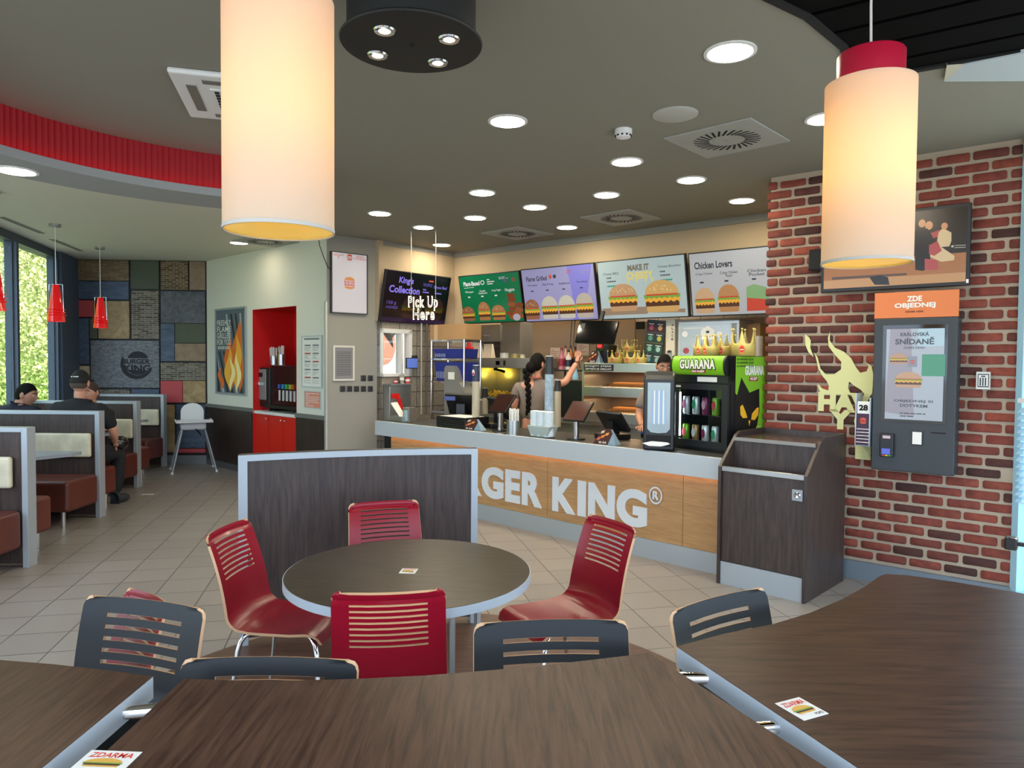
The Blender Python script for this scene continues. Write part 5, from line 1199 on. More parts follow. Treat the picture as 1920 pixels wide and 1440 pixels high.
def f3(mb, w, H, y):
    mb.flat([(w * .30, H * .98), (w * .96, H * .98), (w * .8, H * .5), (w * .5, H * .02), (w * .34, H * .02), (w * .38, H * .5)], y + .0003, E_('reflection_blue', '7672c4', .6))  # blue reflection on the screen painted into the picture
    mb.text('Flame Grilled', -w * .88, -w * .28, H * .76, H * .85, y, ink, .02); mb.disc(-w * .18, H * .82, w * .04, H * .04, y, E_('logo_red', 'c04a36', .5), 12); mb.disc(-w * .06, H * .82, w * .045, H * .035, y, ink, 12)
    lines(mb, w * .28, w * .42, H * .84, H * .92, 2, y, E_('logo_red', 'c04a36', .5), .4); lines(mb, w * .66, w * .9, H * .82, H * .90, 2, y, E_('soft', '8a8898', .4), .4)
    for i, a in enumerate((-.86, -.42, .04, .52)): mb.text(('Whopper', 'Big King', 'Steakhouse', 'Texas Burger')[i], w * a, w * (a + .30), H * .665, H * .705, y, ink, .01); mb.rect(w * (a + .08), w * (a + .16), H * .57, H * .59, y, ink)
    burger(mb, -w * .80, H * .05, w * .44, H * .38, y, E_, '8a5a44'); burger(mb, -w * .28, H * .05, w * .46, H * .42, y, E_, 'b8b4a8', False); burger(mb, w * .20, H * .05, w * .46, H * .42, y, E_, 'b8b4a8', False); burger(mb, w * .68, H * .05, w * .46, H * .44, y, E_, 'a8a098', False)
scr(r3, W_, H, E_('lilac', '8f8cbc', .55), f3)
r4, W_, H = tilt_screen(BH, [(1119, 491), (1288, 475), (1294, 595), (1127, 600)], -.04, -.17, 'menu_screen', 'pale menu screen with two large burgers on a board')
def f4(mb, w, H, y):
    gy = E_('menu_grey', '5c6468', .2); ye = E_('menu_yellow', 'd0c47a', .5)
    mb.text('MAKE IT', -w * .28, w * .22, H * .80, H * .90, y, E_('menu_taupe', '7a746a', .3), .05); mb.text('CHEESY', -w * .32, w * .30, H * .66, H * .78, y, ye, .05)
    for a in (-.30, -.1, .1, .24): mb.flat([(w * a, H * .67), (w * (a + .05), H * .67), (w * (a + .025), H * .57)], y, ye)
    mb.text('Cheesy BBQ', -w * .88, -w * .50, H * .75, H * .80, y, gy, .01); mb.text('Cheesy Bourbon', w * .42, w * .92, H * .80, H * .85, y, gy, .01)
    for a, z in ((-.80, .62), (.46, .66)): lines(mb, w * a, w * (a + .22), H * z, H * (z + .12), 2, y, gy, .4, 3); mb.rect(w * a, w * (a + .26), H * (z - .06), H * (z - .035), y, E_('teal', '3a9a88', .4))
    mb.flat([(-w * .97, H * .08), (w * .1, H * .08), (w * .14, H * .12), (w * .1, H * .20), (-w * .97, H * .20)], y, E_('board', '8e7a68', .5)); mb.flat([(w * .18, H * .10), (w * .95, H * .08), (w * .95, H * .14), (w * .3, H * .15)], y, E_('board', '8e7a68', .5))
    burger(mb, -w * .44, H * .14, w * .68, H * .46, y - .001, E_, 'b08a68'); burger(mb, w * .46, H * .10, w * .78, H * .52, y - .001, E_, 'c09a60')
scr(r4, W_, H, E_('pale_blue', 'a3b4ba', .55), f4)
r5, W_, H = tilt_screen(BH, [(1291, 475), (1445, 460), (1453, 589), (1296, 594)], -.04, -.17, 'menu_screen', 'pale menu screen listing chicken burgers, rightmost and cut by the brick wall')
def f5(mb, w, H, y):
    gy = E_('menu_ink2', '3c3c4c', .15)
    mb.text('Chicken Lovers', -w * .88, w * .10, H * .74, H * .85, y, gy, .03)
    for i, (a, t) in enumerate(((-.86, 'Crispy Chicken'), (-.22, 'Crispy Chicken\nRoyal'), (.46, 'Chicken\nPocket'))): mb.text(t, w * a, w * (a + .44), H * (.64 if i == 0 else .58), H * .68, y, gy, .01); mb.rect(w * (a + .1), w * (a + .2), H * .52, H * .545, y, gy)
    burger(mb, -w * .66, H * .05, w * .52, H * .40, y, E_, 'b89a78', False); burger(mb, -w * .04, H * .06, w * .54, H * .42, y, E_, 'a87a50', False)
    mb.flat([(w * .40, H * .06), (w * .95, H * .06), (w * .92, H * .34), (w * .66, H * .42), (w * .42, H * .34)], y, E_('tomato', 'b8402c')); mb.flat([(w * .40, H * .26), (w * .95, H * .22), (w * .9, H * .40), (w * .6, H * .46), (w * .42, H * .42)], y - .001, E_('salad', '7aa070', .5))
scr(r5, W_, H, E_('pale_grey', 'a4a8b0', .55), f5)
# hanging sign
PS = BH.P(793, 575, -1.45); root = thing('hanging_sign', 'white outlined sign reading Pick Up Here hanging on two strings', 'sign', PS, R(-6)); Ys = PS.y
def sx_(px): return (atY(px, 575, Ys).x - PS.x)
def sz_(py): return (atY(793, py, Ys).z - PS.z)
mw, mk = emit('neon_white', 'fff6e0', .75), M['blackm']
mb = MB(); mb.text('Pick Up', sx_(765), sx_(821), sz_(583), sz_(555), 0, mw, .032, .006, sp=1.15); mb.text('Here', sx_(774), sx_(815), sz_(600), sz_(578), 0, mw, .032, .006, sp=1.15); mb.build('letter_outline', None, root)
mb = MB(); mb.text('Pick Up', sx_(767), sx_(819), sz_(581.5), sz_(556.5), -.0075, mk, -.012, .002, sp=1.15); mb.text('Here', sx_(776), sx_(813), sz_(598.5), sz_(579.5), -.0075, mk, -.012, .002, sp=1.15); mb.build('letter_face', None, root)
for px in (770, 817):
    mb = MB(); mb.tube([(sx_(px), 0, sz_(560)), (sx_(px) + .004, 0, .6), (sx_(px), 0, CEIL - PS.z)], .003, None, 6); mb.build('string', mat('string_white', '9a9a94', .8), root)

# ================================================================== KITCHEN SHELL UNITS
# back counter under the bulkhead and under the left wall
st = M['steel']; std = M['steel_d']
root = on(BH, 'back_counter', 'steel back counter running under the menu screens', 'counter', .55, 0, 0)
B(0, 4.3, .0, .75, .86, .90).build('worktop', st, root, bevel=.003); B(0.02, 4.28, .06, .74, .1, .86).build('cupboard', std, root); B(.05, 4.2, .1, .7, 0, .1).build('plinth', M['blackm'], root)
def bx(pl, px, off, d, name, label, cat, m, group=None, bevel=.004, zb_=None, build=True):
    """upright box whose front face fills the photo rectangle at that depth"""
    u0, u1, z0, z1 = pl.box(*px, off); z0 = zb_ if zb_ is not None else z0
    root = on(pl, name, label, cat, u0, off, z0, group); W_, H = u1 - u0, z1 - z0
    if build: B(0, W_, 0, d, 0, H).build('body', m, root, bevel=bevel)
    return root, W_, H
# kitchen back: tan panels
tan = mat('tan_panel', '9c8468', .7)
root, W_, H = bx(BH, (998, 598, 1190, 700), .72, .03, 'wall_cladding', 'wide tan panel behind the bottles in the kitchen', 'wall panel', tan, zb_=.95)
root, W_, H = bx(BH, (1190, 598, 1430, 700), .74, .03, 'wall_cladding', 'tan panel behind the ice cream machine', 'wall panel', mat('tan_panel2', '8f7a62', .7), zb_=.95)
for px, lb in (((1192, 603, 1206, 617), 'black square switch box on the tan kitchen panel'),): bx(BH, px, .68, .04, 'switch_box', lb, 'switch', M['blackm'])
# hood
root, W_, H = bx(BH, (876, 609, 938, 641), .55, .5, 'extractor_hood', 'steel extractor hood above the paper bags', 'hood', std)
mb = MB()
for x in (.02, .42): mb.box(W_ * (x + .1), W_ * (x + .3), -.012, -.001, H * .35, H * .42)
mb.build('handle', M['chrome'], root)
bx(BH, (938, 604, 975, 680), .60, .5, 'steel_flue', 'tall steel flue box right of the hood', 'duct', mat('flue_grey', '8a857c', .45, .4))
# chrome rack with boxes and blue bins (against the left wall corner)
RK = -.72
u0, u1, z0, z1 = BH.box(809, 637, 870, 770, RK)
root = on(BH, 'wire_rack', 'chrome wire rack holding blue bins in the kitchen corner', 'rack', u0, RK, 0); W_ = u1 - u0
for x in (0, W_):
    for y in (0, .3): mb = MB(); mb.cyl((x, y), .012, 0, z1, n=10); mb.build('post', M['chrome'], root)
zsh = [BH.uz(840, y, RK)[1] for y in (772, 715, 672, 637)]
for z in zsh:
    mb = MB(); mb.box(0, W_, -.01, .0, z - .02, z); mb.box(0, W_, .3, .31, z - .02, z)
    for i in range(12): mb.box(i * W_ / 11 - .003, i * W_ / 11 + .003, 0, .3, z - .006, z)
    mb.build('shelf', M['chrome'], root)
blue = mat('bin_blue', '1c2c7c', .5)
for px, zz, lb in (((806, 655, 868, 672), zsh[2] + .001, 'upper dark blue bin on the wire rack'), ((808, 679, 868, 700), zsh[1] + .001, 'lower dark blue bin on the wire rack')):
    u0, u1, z0, z1 = BH.box(*px, RK - .03); z0 = zz; W2 = u1 - u0; H2 = max(.12, z1 - z0)
    o = on(BH, 'storage_bin', lb, 'bin', u0 + .02, RK + .03, z0, 'blue bins on the rack'); W2 = min(W2, W_) - .045
    mb = MB(); mb.hex8([(.02, .0, 0), (W2 - .02, .0, 0), (W2 - .02, .26, 0), (.02, .26, 0)], [(0, -.02, H2), (W2, -.02, H2), (W2, .26, H2), (0, .26, H2)]); mb.build('body', blue, o, bevel=.008)
    mb = MB()
    for i in range(6): mb.rect(W2 * (.08 + .06 * i), W2 * (.11 + .06 * i), H2 * .15, H2 * .5, -.022, None)
    mb.build('slot', mat('slot_pale', '9098c0', .6), o)
root, W_, H = bx(BH, (806, 608, 874, 634), RK, .28, 'cardboard_box', 'wide brown cardboard box on top of the wire rack', 'box', M['card'], 'cardboard boxes in the kitchen', zb_=zsh[3] + .001)
B(W_ * .12, W_ * .22, -.001, .0, 0, H).build('tape', mat('tape', 'c8a880', .3), root)
# wall tablet by the window and pipes
u, z = KW.uz(773, 681, -.12)
o = on(KW, 'wall_tablet', 'small tablet with a blue screen beside the serving window', 'tablet', u, -.12, z); B(-.10, .10, 0, .02, -.07, .07).build('housing', M['black'], o, bevel=.006); B(-.09, .09, -.002, 0, -.06, .06).build('screen', E_('tab_blue', '5c74c8', .7), o)
B(.08, .11, .02, .12, -.04, .10).build('arm', M['black'], o)
for px, lb, m_ in ((790, 'white vertical pipe right of the serving window, left of two', mat('pipe_pale', 'b4b0a6', .5)), (800, 'dark vertical pipe on the tiles right of the serving window', mat('pipe_brown', '6a5c50', .5))):
    u = KW.uz(px, 680, -.04)[0]; mb = MB(); mb.cyl((0, 0), .011, .9, 2.1, n=12); tag(place(mb.build('wall_pipe', m_), KW, u, -.04), lb, 'pipe')
# fry station
FO = .05
root, W_, H = bx(BH, (872, 671, 992, 690), FO, .62, 'fry_station', 'steel fry station hood with a yellow heat lamp over the chips', 'fryer', std)
ztop = H
z690 = BH.uz(930, 690, FO)[1]; zr = -(z690 - .90)
B(W_ * .02, W_ * .05, .02, .6, zr, 0).build('side_post', std, root); B(W_ * .86, W_ * .89, .02, .6, zr, 0).build('side_post', std, root); B(.04, W_ * .88, .58, .62, zr, 0).build('back_panel', mat('fry_back', '8a8268', .35, .6), root)
B(W_ * .50, W_ * .56, -.004, 0, H * .3, H * .7).build('display', M['gloss'], root); B(W_ * .62, W_ * .65, -.006, 0, H * .25, H * .75).build('dial', M['black'], root)
mb = MB(); mb.tube([(W_ * .25, .3, -.02), (W_ * .42, .28, -.05)], .022, None, 8); mb.build('lamp_arm', M['black'], root)
B(W_ * .12, W_ * .24, .48, .56, -.05, -.01).build('heat_lamp', emit('heat_yellow', 'ffd83a', 5), root)
ld = bpy.data.lights.new('heat_light', 'POINT'); ld.energy = 1.0; ld.color = (1, .82, .15); ld.shadow_soft_size = .05; lo = bpy.data.objects.new('heat_light', ld); COL.objects.link(lo); lo.parent = root; lo.location = (W_ * .18, .46, -.10)
# fries heap on tray
u0, u1, z0, z1 = BH.box(918, 728, 946, 744, .25)
o = on(BH, 'fries_tray', 'small tray heaped with yellow chips under the heat lamp', 'food tray', u0, .25, .90); B(-.05, u1 - u0 + .05, -.06, .16, 0, z0 - .9).build('tray', mat('tray_dark', '3a3630', .6), o)
mb = MB(); rr = random.Random(4)
for i in range(90):
    p = Vector((rr.uniform(0, u1 - u0), rr.uniform(-.04, .14), z0 - .9 + rr.uniform(0, .5) * (z1 - z0) + .01)); d = Vector((rr.uniform(-1, 1), rr.uniform(-1, 1), rr.uniform(-.5, 1))).normalized() * .035; mb.tube([p - d, p + d], .005, None, 4)
mb.build('fries', mat('fries_yellow', 'e8c030', .5), o)['kind'] = 'stuff'
# things on the fry station
zt = BH.uz(930, 671, FO)[1]
def bag(px, lb):
    r_, W_, H = bx(BH, px, .16, .10, 'paper_bag', lb, 'paper bag', M['paper'], 'paper bags over the fryer', zb_=zt, build=False)
    mb = MB(); mb.hex8([(0, 0, 0), (W_, 0, 0), (W_, .09, 0), (0, .09, 0)], [(.006, .02, H), (W_ - .006, .02, H), (W_ - .006, .05, H), (.006, .05, H)]); mb.build('bag', mat('bag_cream', 'cfc0aa', .8), r_)
    mb = MB(); mb.rect(.004, W_ - .004, H * .86, H * .88, .014); mb.build('fold', mat('fold_shadow', 'a89884', .8), r_)
bag((884, 643, 899, 672), 'cream paper bag on the fry station, left of the pair'); bag((905, 645, 921, 672), 'cream paper bag on the fry station, right of the pair')
root, W_, H = bx(BH, (871, 648, 883, 672), .12, .10, 'red_jug', 'red plastic jug left of the paper bags', 'jug', M['red'], zb_=zt, build=False)
B(0, W_, 0, .10, 0, H * .9).build('body', M['red'], root, bevel=.01); mb = MB(); mb.tube([(W_ * .1, .05, H * .9), (W_ * .2, .05, H * 1.25), (W_ * .45, .05, H * 1.2), (W_ * .6, .05, H * .9)], .012, None, 6); mb.build('handle', M['red'], root)
for i, (px, lb, c_) in enumerate((((934, 661, 946, 672), 'clear tub with a white filling right of the paper bags', 'b8b6ae'), ((954, 663, 968, 672), 'flat amber tub on the fry station', '8a7a3c'), ((970, 664, 978, 686), 'glass jar with pale yellow filling at the fry station end', 'b8b08a'))):
    r_, W_, H = bx(BH, px, .10, .12, 'food_tub', lb, 'tub', None, 'tubs on the fry station', zb_=zt if i < 2 else None, build=False)
    mb = MB(); mb.cyl((W_ / 2, .06), W_ / 2, 0, H * .9, n=18); mb.build('tub', mat('tub' + c_, c_, .25), r_); mb = MB(); mb.cyl((W_ / 2, .06), W_ / 2 + .003, H * .9, H, n=18); mb.build('lid', M['steel_d'], r_)
# sloped steel drinks unit between rack and fryer (side view with a curve)
u0, u1, z0, z1 = CT.box(833, 686, 884, 770, .95)
DU = Pl(CT.W(u0, .95, 0).x, CT.W(u0, .95, 0).y, -43.95)
root = on(CT, 'chute_unit', 'tall curved steel chute unit behind the black tray stack', 'steel unit', u0, .95, 0); W_ = u1 - u0
mb = MB(); pf = [(0, .9), (0, z1 - .03), (.03, z1), (W_ * .36, z1), (W_ * .45, z1 - .05), (W_ * .55, z1 - .20), (W_ * .75, z1 - .32), (W_ * 1.05, z1 - .42), (W_ * 1.05, .9)]
mb.flat(pf, 0, None, .16); mb.build('side_panel', mat('chute_steel', '8f8d86', .35, .5), root); B(W_ * .15, W_ * .38, -.002, 0, z1 - .17, z1 - .08).build('sticker', M['paper'], root)
B(0, W_ * 1.05, 0, .16, 0, .9).build('base', std, root)
# steel cabinet below the serving window, red reflections painted on its front
u0, u1, z0, z1 = KW.box(713, 723, 771, 800, -.14); u0 = .02
root = on(KW, 'steel_cabinet', 'steel cabinet mirroring red packaging below the serving window', 'cabinet', u0, -.14, 0); W_ = u1 - u0
B(0, W_, 0, .125, 0, z1).build('body', M['steel'], root, bevel=.006); B(.0, W_, -.02, .135, z1, z1 + .02).build('top', M['steel'], root)
mb = MB(); q0, q1, qz0, qz1 = KW.box(734, 738, 750, 756, -.15); mb.rect(q0 - u0, q1 - u0, qz0 + .06, qz1, -.003, M['red']); mb.flat([(q0 - u0 + .08, qz0 + .07), (q1 - u0 + .03, qz0 + .05), (q1 - u0 + .06, qz0 - .08), (q1 - u0 + .01, qz0 - .1)], -.003, M['red']); mb.build('red_reflection', None, root)
for i, (px, c_, lb) in enumerate((((739, 714, 745, 722), 'b03040', 'small red paper cup on the steel cabinet, left of three'), ((750, 706, 757, 722), '9a958c', 'grey tumbler on the steel cabinet by the window'), ((760, 711, 768, 722), 'c05050', 'red patterned cup on the steel cabinet, rightmost'))):
    a, b2, c2, d2 = KW.box(*px, -.07); o = on(KW, 'drinking_cup', lb, 'cup', (a + b2) / 2, -.07, z1 + .02, 'cups on the steel cabinet'); r_ = (b2 - a) / 2; h_ = d2 - c2
    mb = MB(); mb.lathe((0, 0, 0), [(0, 0), (r_ * .8, 0), (r_, h_), (r_ * .92, h_), (r_ * .74, .01)], None, 16); mb.build('cup', mat('cup' + c_, c_, .5), o); mb = MB(); mb.lathe((0, 0, h_ * .4), [(r_ * .9, 0), (r_ * .96, h_ * .3)], None, 16); mb.build('band', M['paper'], o)
# hanging monitor
mo_c = BH.P(1118, 621, -.25)
root = thing('hanging_monitor', 'black monitor tilted down under the pale menu screen', 'monitor', mo_c, BH.a); root.rotation_euler = (R(-18), R(3), BH.a)
B(-.26, .26, 0, .03, -.15, .13).build('housing', M['gloss'], root, bevel=.006); B(-.02, .02, .03, .06, .0, .26).build('mount', M['black'], root); B(-.22, -.17, -.001, 0, .03, .09).build('sticker', mat('grey_tag', '3a3a3c', .5), root)
B(.05, .11, 0.01, .04, -.19, -.15).build('tag', M['red'], root)

# ================================================================== HOLDING CABINET
HO = -.02
u0, u1, z0, z1 = BH.box(1091, 680, 1246, 800, HO)
root = on(BH, 'holding_cabinet', 'steel food holding cabinet with two wire racks under the gold crowns', 'food warmer', u0, HO, .90); W_ = u1 - u0
zc = BH.uz(1165, 681, HO)[1] - .90; H = zc
zz = lambda py: BH.uz(1165, py, HO)[1] - .90
B(0, .03, 0, .62, 0, H).build('side_panel', st, root); B(W_ - .03, W_, 0, .62, 0, H).build('side_panel', st, root); B(0, W_, 0, .62, zz(698), H).build('header', st, root, bevel=.004)
B(.03, W_ - .03, .6, .62, 0, H).build('back_panel', mat('cab_back', '5a4a3a', .5, .3), root)
for a, b2 in ((727, 745), (776, 812)): B(.03, W_ - .03, -.005, .58, max(.0, zz(b2)), zz(a)).build('shelf', st, root, bevel=.003)
for y, z in ((.02, zz(727)), (.02, zz(776))):
    mb = MB(); mb.box(.25, W_ - .06, .30, .56, z + .005, z + .05, mat('rack_amber', '9a6a3a', .4, .5))
    for i in range(22): x = .25 + i * (W_ - .33) / 21; mb.hex8([(x, .05, z + .004), (x + .006, .05, z + .004), (x + .006, .56, z + .05), (x, .56, z + .05)], [(x, .05, z + .016), (x + .006, .05, z + .016), (x + .006, .56, z + .062), (x, .56, z + .062)], M['chrome'])
    mb.build('wire_rack', None, root)
B(.5, .82, .5, .52, zz(760), zz(757)).build('heating_element', emit('heat_red', 'ff7a30', 3), root)
for zq in (zz(700), zz(748)):
    ld = bpy.data.lights.new('heat_lamp_light', 'AREA'); ld.shape = 'RECTANGLE'; ld.size = W_ * .8; ld.size_y = .3; ld.energy = 4; ld.color = (1, .62, .30); lo = bpy.data.objects.new('heat_lamp_light', ld); COL.objects.link(lo); lo.parent = root; lo.location = (W_ / 2, .3, zq - .02)
mb = MB(); mb.rect(.03, W_ * .40, zz(696), zz(684), -.002, M['black']); 
mb.text('DVOJITY STEAK', .045, W_ * .38, zz(689.5), zz(685.5), -.004, M['paper'], .02); mb.text('ZEPTEJTE SE OBSLUHY', .045, W_ * .38, zz(695), zz(691), -.004, M['paper'], .02); mb.build('label_strip', None, root)
zcab = .90 + H
# ---- crowns
def crown(pl, u, off, z, r_, h_, label, grp, tilt=0, rot=0):
    root = on(pl, 'paper_hat', label, 'paper crown', u, off, z, grp); root.rotation_euler = (0, 0, pl.a + rot)
    n = 72; K = 6; vs = []; fs = []
    for i in range(n):
        a = 2 * math.pi * i / n - math.pi / 2; t = (i / n * K + .5) % 1; d = abs(t - .5) * 2   # 0 at point
        base = .42 + .10 * (d ** 1.2 < .99) * (1 - d); p = base + (.58 if d < .10 else .58 * max(0, 1 - (d - .10) / .28) ** 1.4 * .82) + (.0)
        p = .46 + (1 - .46) * (.86 * math.exp(-(d / .36) ** 2)) if d > .07 else 1.0
        vs += [(r_ * math.cos(a), r_ * math.sin(a), 0), (r_ * math.cos(a) * (1.02), r_ * math.sin(a) * 1.02, h_ * .4), (r_ * 1.05 * math.cos(a), r_ * 1.05 * math.sin(a), h_ * p)]
    for i in range(n):
        j = (i + 1) % n; fs += [(3 * i, 3 * j, 3 * j + 1, 3 * i + 1), (3 * i + 1, 3 * j + 1, 3 * j + 2, 3 * i + 2)]
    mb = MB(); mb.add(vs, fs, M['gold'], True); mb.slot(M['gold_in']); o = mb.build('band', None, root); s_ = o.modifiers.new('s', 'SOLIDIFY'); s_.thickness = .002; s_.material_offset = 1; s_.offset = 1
    mb = MB()
    mb.disc(0, h_ * .24, r_ * .24, h_ * .17, -r_ * 1.02 - .004, M['logo_or'], 14); mb.disc(0, h_ * .24, r_ * .20, h_ * .12, -r_ * 1.02 - .0045, M['logo_red'], 14); mb.rect(-r_ * .16, r_ * .16, h_ * .22, h_ * .25, -r_ * 1.02 - .005, M['paper'])
    mb.build('logo', None, root)
    mb = MB()
    for k in range(K):
        a = 2 * math.pi * k / K - math.pi / 2; mb.ell((r_ * 1.05 * math.cos(a), r_ * 1.05 * math.sin(a), h_ * 1.0), (r_ * .10, r_ * .10, r_ * .10), None, 10, 6)
    mb.build('point_tip', M['gold'], root)
def cr_at(px0, px1, ytop, zbase, off, label, pl, grp, rot=0):
    xm = (px0 + px1) / 2; u0 = pl.uz(px0, 660, off)[0]; u1 = pl.uz(px1, 660, off)[0]; zt2 = pl.uz(xm, ytop, off)[1]; r_ = (u1 - u0) / 2 * .93
    crown(pl, (u0 + u1) / 2, off + r_, zbase, r_, max(.07, zt2 - zbase), label, grp, rot=rot)
g1 = 'gold paper crowns on the holding cabinet'
cr_at(1134, 1160, 658, zcab, .04, 'gold paper crown at the left end of the cabinet top', BH, g1, .1)
cr_at(1146, 1170, 648, zcab + .06, .22, 'gold paper crown behind and above the leftmost one', BH, g1)
cr_at(1164, 1190, 658, zcab, .04, 'gold paper crown in the middle of the front row on the cabinet', BH, g1, -.1)
cr_at(1160, 1186, 638, zcab + .13, .24, 'highest gold paper crown at the back of the cabinet group', BH, g1, .2)
cr_at(1174, 1194, 648, zcab + .06, .40, 'gold paper crown behind the middle one, right of the highest', BH, g1)
cr_at(1188, 1208, 658, zcab, .04, 'gold paper crown at the right end of the cabinet top', BH, g1, -.2)
B_ = None
# small riser the upper crowns stand on
u0 = BH.uz(1147, 660, .2)[0]; o = on(BH, 'crown_riser', 'low plain riser under the rear crowns', 'riser', u0, .22, zcab); B(0, .42, 0, .36, 0, .058).build('block', mat('riser', '6a6a50', .6), o); B(.1, .30, .05, .28, .058, .128).build('step', mat('riser', '6a6a50', .6), o)
# till printer + promo + menu board + glace tower + ice cream machine
root, W_, H = bx(BH, (1117, 647, 1141, 679), .10, .2, 'receipt_printer', 'black receipt printer behind the leftmost crown', 'printer', M['black'], zb_=zcab)
B(W_ * .1, W_ * .6, -.004, 0, H * .65, H * .85).build('display', M['gloss'], root)
def promo(pl, px, off, zb_, label):
    a, b2, c_, d_ = pl.box(*px, off); root = on(pl, 'promo_stand', label, 'promo card', a, off, zb_, 'folded brown promo cards'); W_, H = b2 - a, d_ - zb_
    mb = MB(); pts = [(0, 0), (W_ * .75, 0), (W_, H * .7), (W_ * .92, H), (W_ * .5, H * .95)]
    mb.flat(pts, 0, mat('promo_brown', '4c1f14', .6), .003); mb.build('card', None, root)
    mb = MB()
    for k, (x, z, c2) in enumerate(((.30, .35, 'd86a50'), (.52, .50, 'e88a48'), (.74, .66, 'e8a050'), (.52, .78, 'd8c4ac'))):
        mb.flat([(W_ * (x - .12), H * (z - .12)), (W_ * (x + .06), H * (z - .05)), (W_ * (x + .12), H * (z + .12)), (W_ * (x - .06), H * (z + .05))], -.0015, P_('pr' + c2, c2))
    mb.text('35 Kč', W_ * .30, W_ * .70, H * .06, H * .20, -.0015, M['paper'], .04); mb.build('print', None, root)
    mb = MB(); mb.hex8([(W_ * .75, .0035, 0), (W_ * 1.15, .0035, 0), (W_ * 1.1, .10, 0), (W_ * .7, .10, 0)], [(W_ * .93, .0035, H * .95), (W_ * .98, .0035, H * .95), (W_ * .95, .02, H * .95), (W_ * .92, .02, H * .95)]); mb.build('back_fold', mat('promo_back', '8fa8b8', .6), root)
promo(BH, (1100, 657, 1122, 679), .02, zcab, 'brown promo card on the left end of the holding cabinet')
# espresso column etc. stand on a shelf deck behind the cabinet
root, W_, H = bx(BH, (1206, 598, 1240, 677), .12, .02, 'flavour_board', 'dark leaning menu board of six flavour tiles beside the crowns', 'menu board', M['black'], zb_=zcab, build=False)
root.rotation_euler = (0, R(6), BH.a)
B(0, W_ * 1.0, 0, .02, .01, H).build('board', mat('board_black', '14201c', .4), root)
mb = MB()
for i in range(4):
    for j in range(2):
        x0 = W_ * (.06 + .48 * j); z0 = H * (.74 - .24 * i); mb.rect(x0, x0 + W_ * .42, z0, z0 + H * .20, -.001, P_('tile%d' % i, ('3a1828', '16403a', '184838', '16403a')[i])); mb.disc(x0 + W_ * .21, z0 + H * .09, W_ * .12, H * .06, -.0015, P_('scoop%d%d' % (i, j), ('a04858', 'b89060', '5a9078', 'c0b050', '7aa898', '98b8b0', '6a8a98', '88a0a0')[i * 2 + j]), 12); lines(mb, x0 + W_ * .05, x0 + W_ * .38, z0 + H * .15, z0 + H * .185, 1, -.0015, M['paper'], .5)
mb.rect(0, W_, H * .715, H * .72, -.0012, P_('rose_line', 'b04060')); mb.rect(0, W_, H * .485, H * .49, -.0012, P_('amber_line', 'c0a040')); mb.build('print', None, root)
SO = .10
sh_ = on(BH, 'machine_shelf', 'steel deck carrying the white column and the ice cream machine', 'shelf', BH.uz(1243, 690, SO)[0], SO - .04, zcab - .02); wsh = BH.uz(1400, 690, SO)[0] - BH.uz(1243, 690, SO)[0]
B(0, wsh, 0, .6, 0, .018).build('deck', st, sh_)
for x in (.02, wsh - .04): B(x, x + .03, .05, .55, .90 - zcab + .02, 0).build('leg', st, sh_)
root, W_, H = bx(BH, (1248, 598, 1265, 676), SO, .16, 'coffee_column', 'narrow cream column with vertical lettering and a cup emblem', 'display column', mat('cream_col', 'cfc8b4', .5), zb_=zcab)
mb = MB(); 
for i, c_ in enumerate('GLACE'): mb.text(c_, W_ * .66, W_ * .86, H * (.84 - .08 * i), H * (.89 - .08 * i), -.002, M['blackm'], .03)
mb.disc(W_ * .45, H * .22, W_ * .32, H * .085, -.002, mat('cup_grey', '8f9290', .5), 18); mb.disc(W_ * .45, H * .27, W_ * .26, H * .03, -.003, mat('coffee', '2c1c14', .4), 14); mb.build('print', None, root)
root, W_, H = bx(BH, (1269, 599, 1386, 676), SO, .4, 'ice_cream_machine', 'wide steel ice cream machine behind the crowns on the fridge', 'machine', mat('machine_steel', 'b0b2b0', .3, .5), zb_=zcab, bevel=.02)
mb = MB(); mb.rect(W_ * .06, W_ * .86, H * .06, H * .90, -.002, mat('machine_panel', 'a0a4a4', .25, .4)); mb.rect(W_ * .1, W_ * .5, H * .80, H * .82, -.003, M['paper'])
for i, (x, z) in enumerate(((.14, .68), (.16, .3), (.44, .62), (.70, .66), (.72, .3))): mb.disc(W_ * x, H * z, W_ * .05, H * .07, -.004, (M['white'], mat('mag_red', 'a04050', .5), M['steel_d'])[i % 3], 14)
mb.flat([(W_ * .40, H * .55), (W_ * .62, H * .55), (W_ * .62, H * .76), (W_ * .51, H * .86), (W_ * .40, H * .76)], -.005, M['white']); mb.disc(W_ * .51, H * .72, W_ * .03, H * .03, -.006, M['black'], 10); mb.build('front_panel', None, root)
B(W_ * .88, W_ * .96, -.003, 0, H * .1, H * .9).build('door_seam', mat('seam_grey', '8a8c8c', .4), root)
root, W_, H = bx(BH, (1388, 608, 1425, 664), .30, .3, 'cardboard_box', 'brown cardboard box leaning beside the brick wall', 'box', M['card'], 'cardboard boxes in the kitchen', zb_=.901); 
mb = MB(); mb.hex8([(0, -.01, H), (W_, -.01, H), (W_, -.03, H), (0, -.03, H)], [(0, 0, H + .005), (W_, .0, H + .01), (W_, .25, H + .01), (0, .25, H + .005)]); mb.build('flap', mat('card_light', 'b8926a', .8), root)
o = on(BH, 'cup_dispenser', 'clear tube of cups beside the brick wall edge', 'cup dispenser', BH.uz(1419, 650, .0)[0], .05, .901); mb = MB(); mb.cyl((0, 0), .045, 0, BH.uz(1419, 630, 0)[1] - .9, n=18); mb.build('tube', mat('tube_clear', '9a948c', .2), o)
mb = MB(); mb.cyl((0, 0), .05, .3, .33, n=18); mb.build('ring', M['steel'], o)
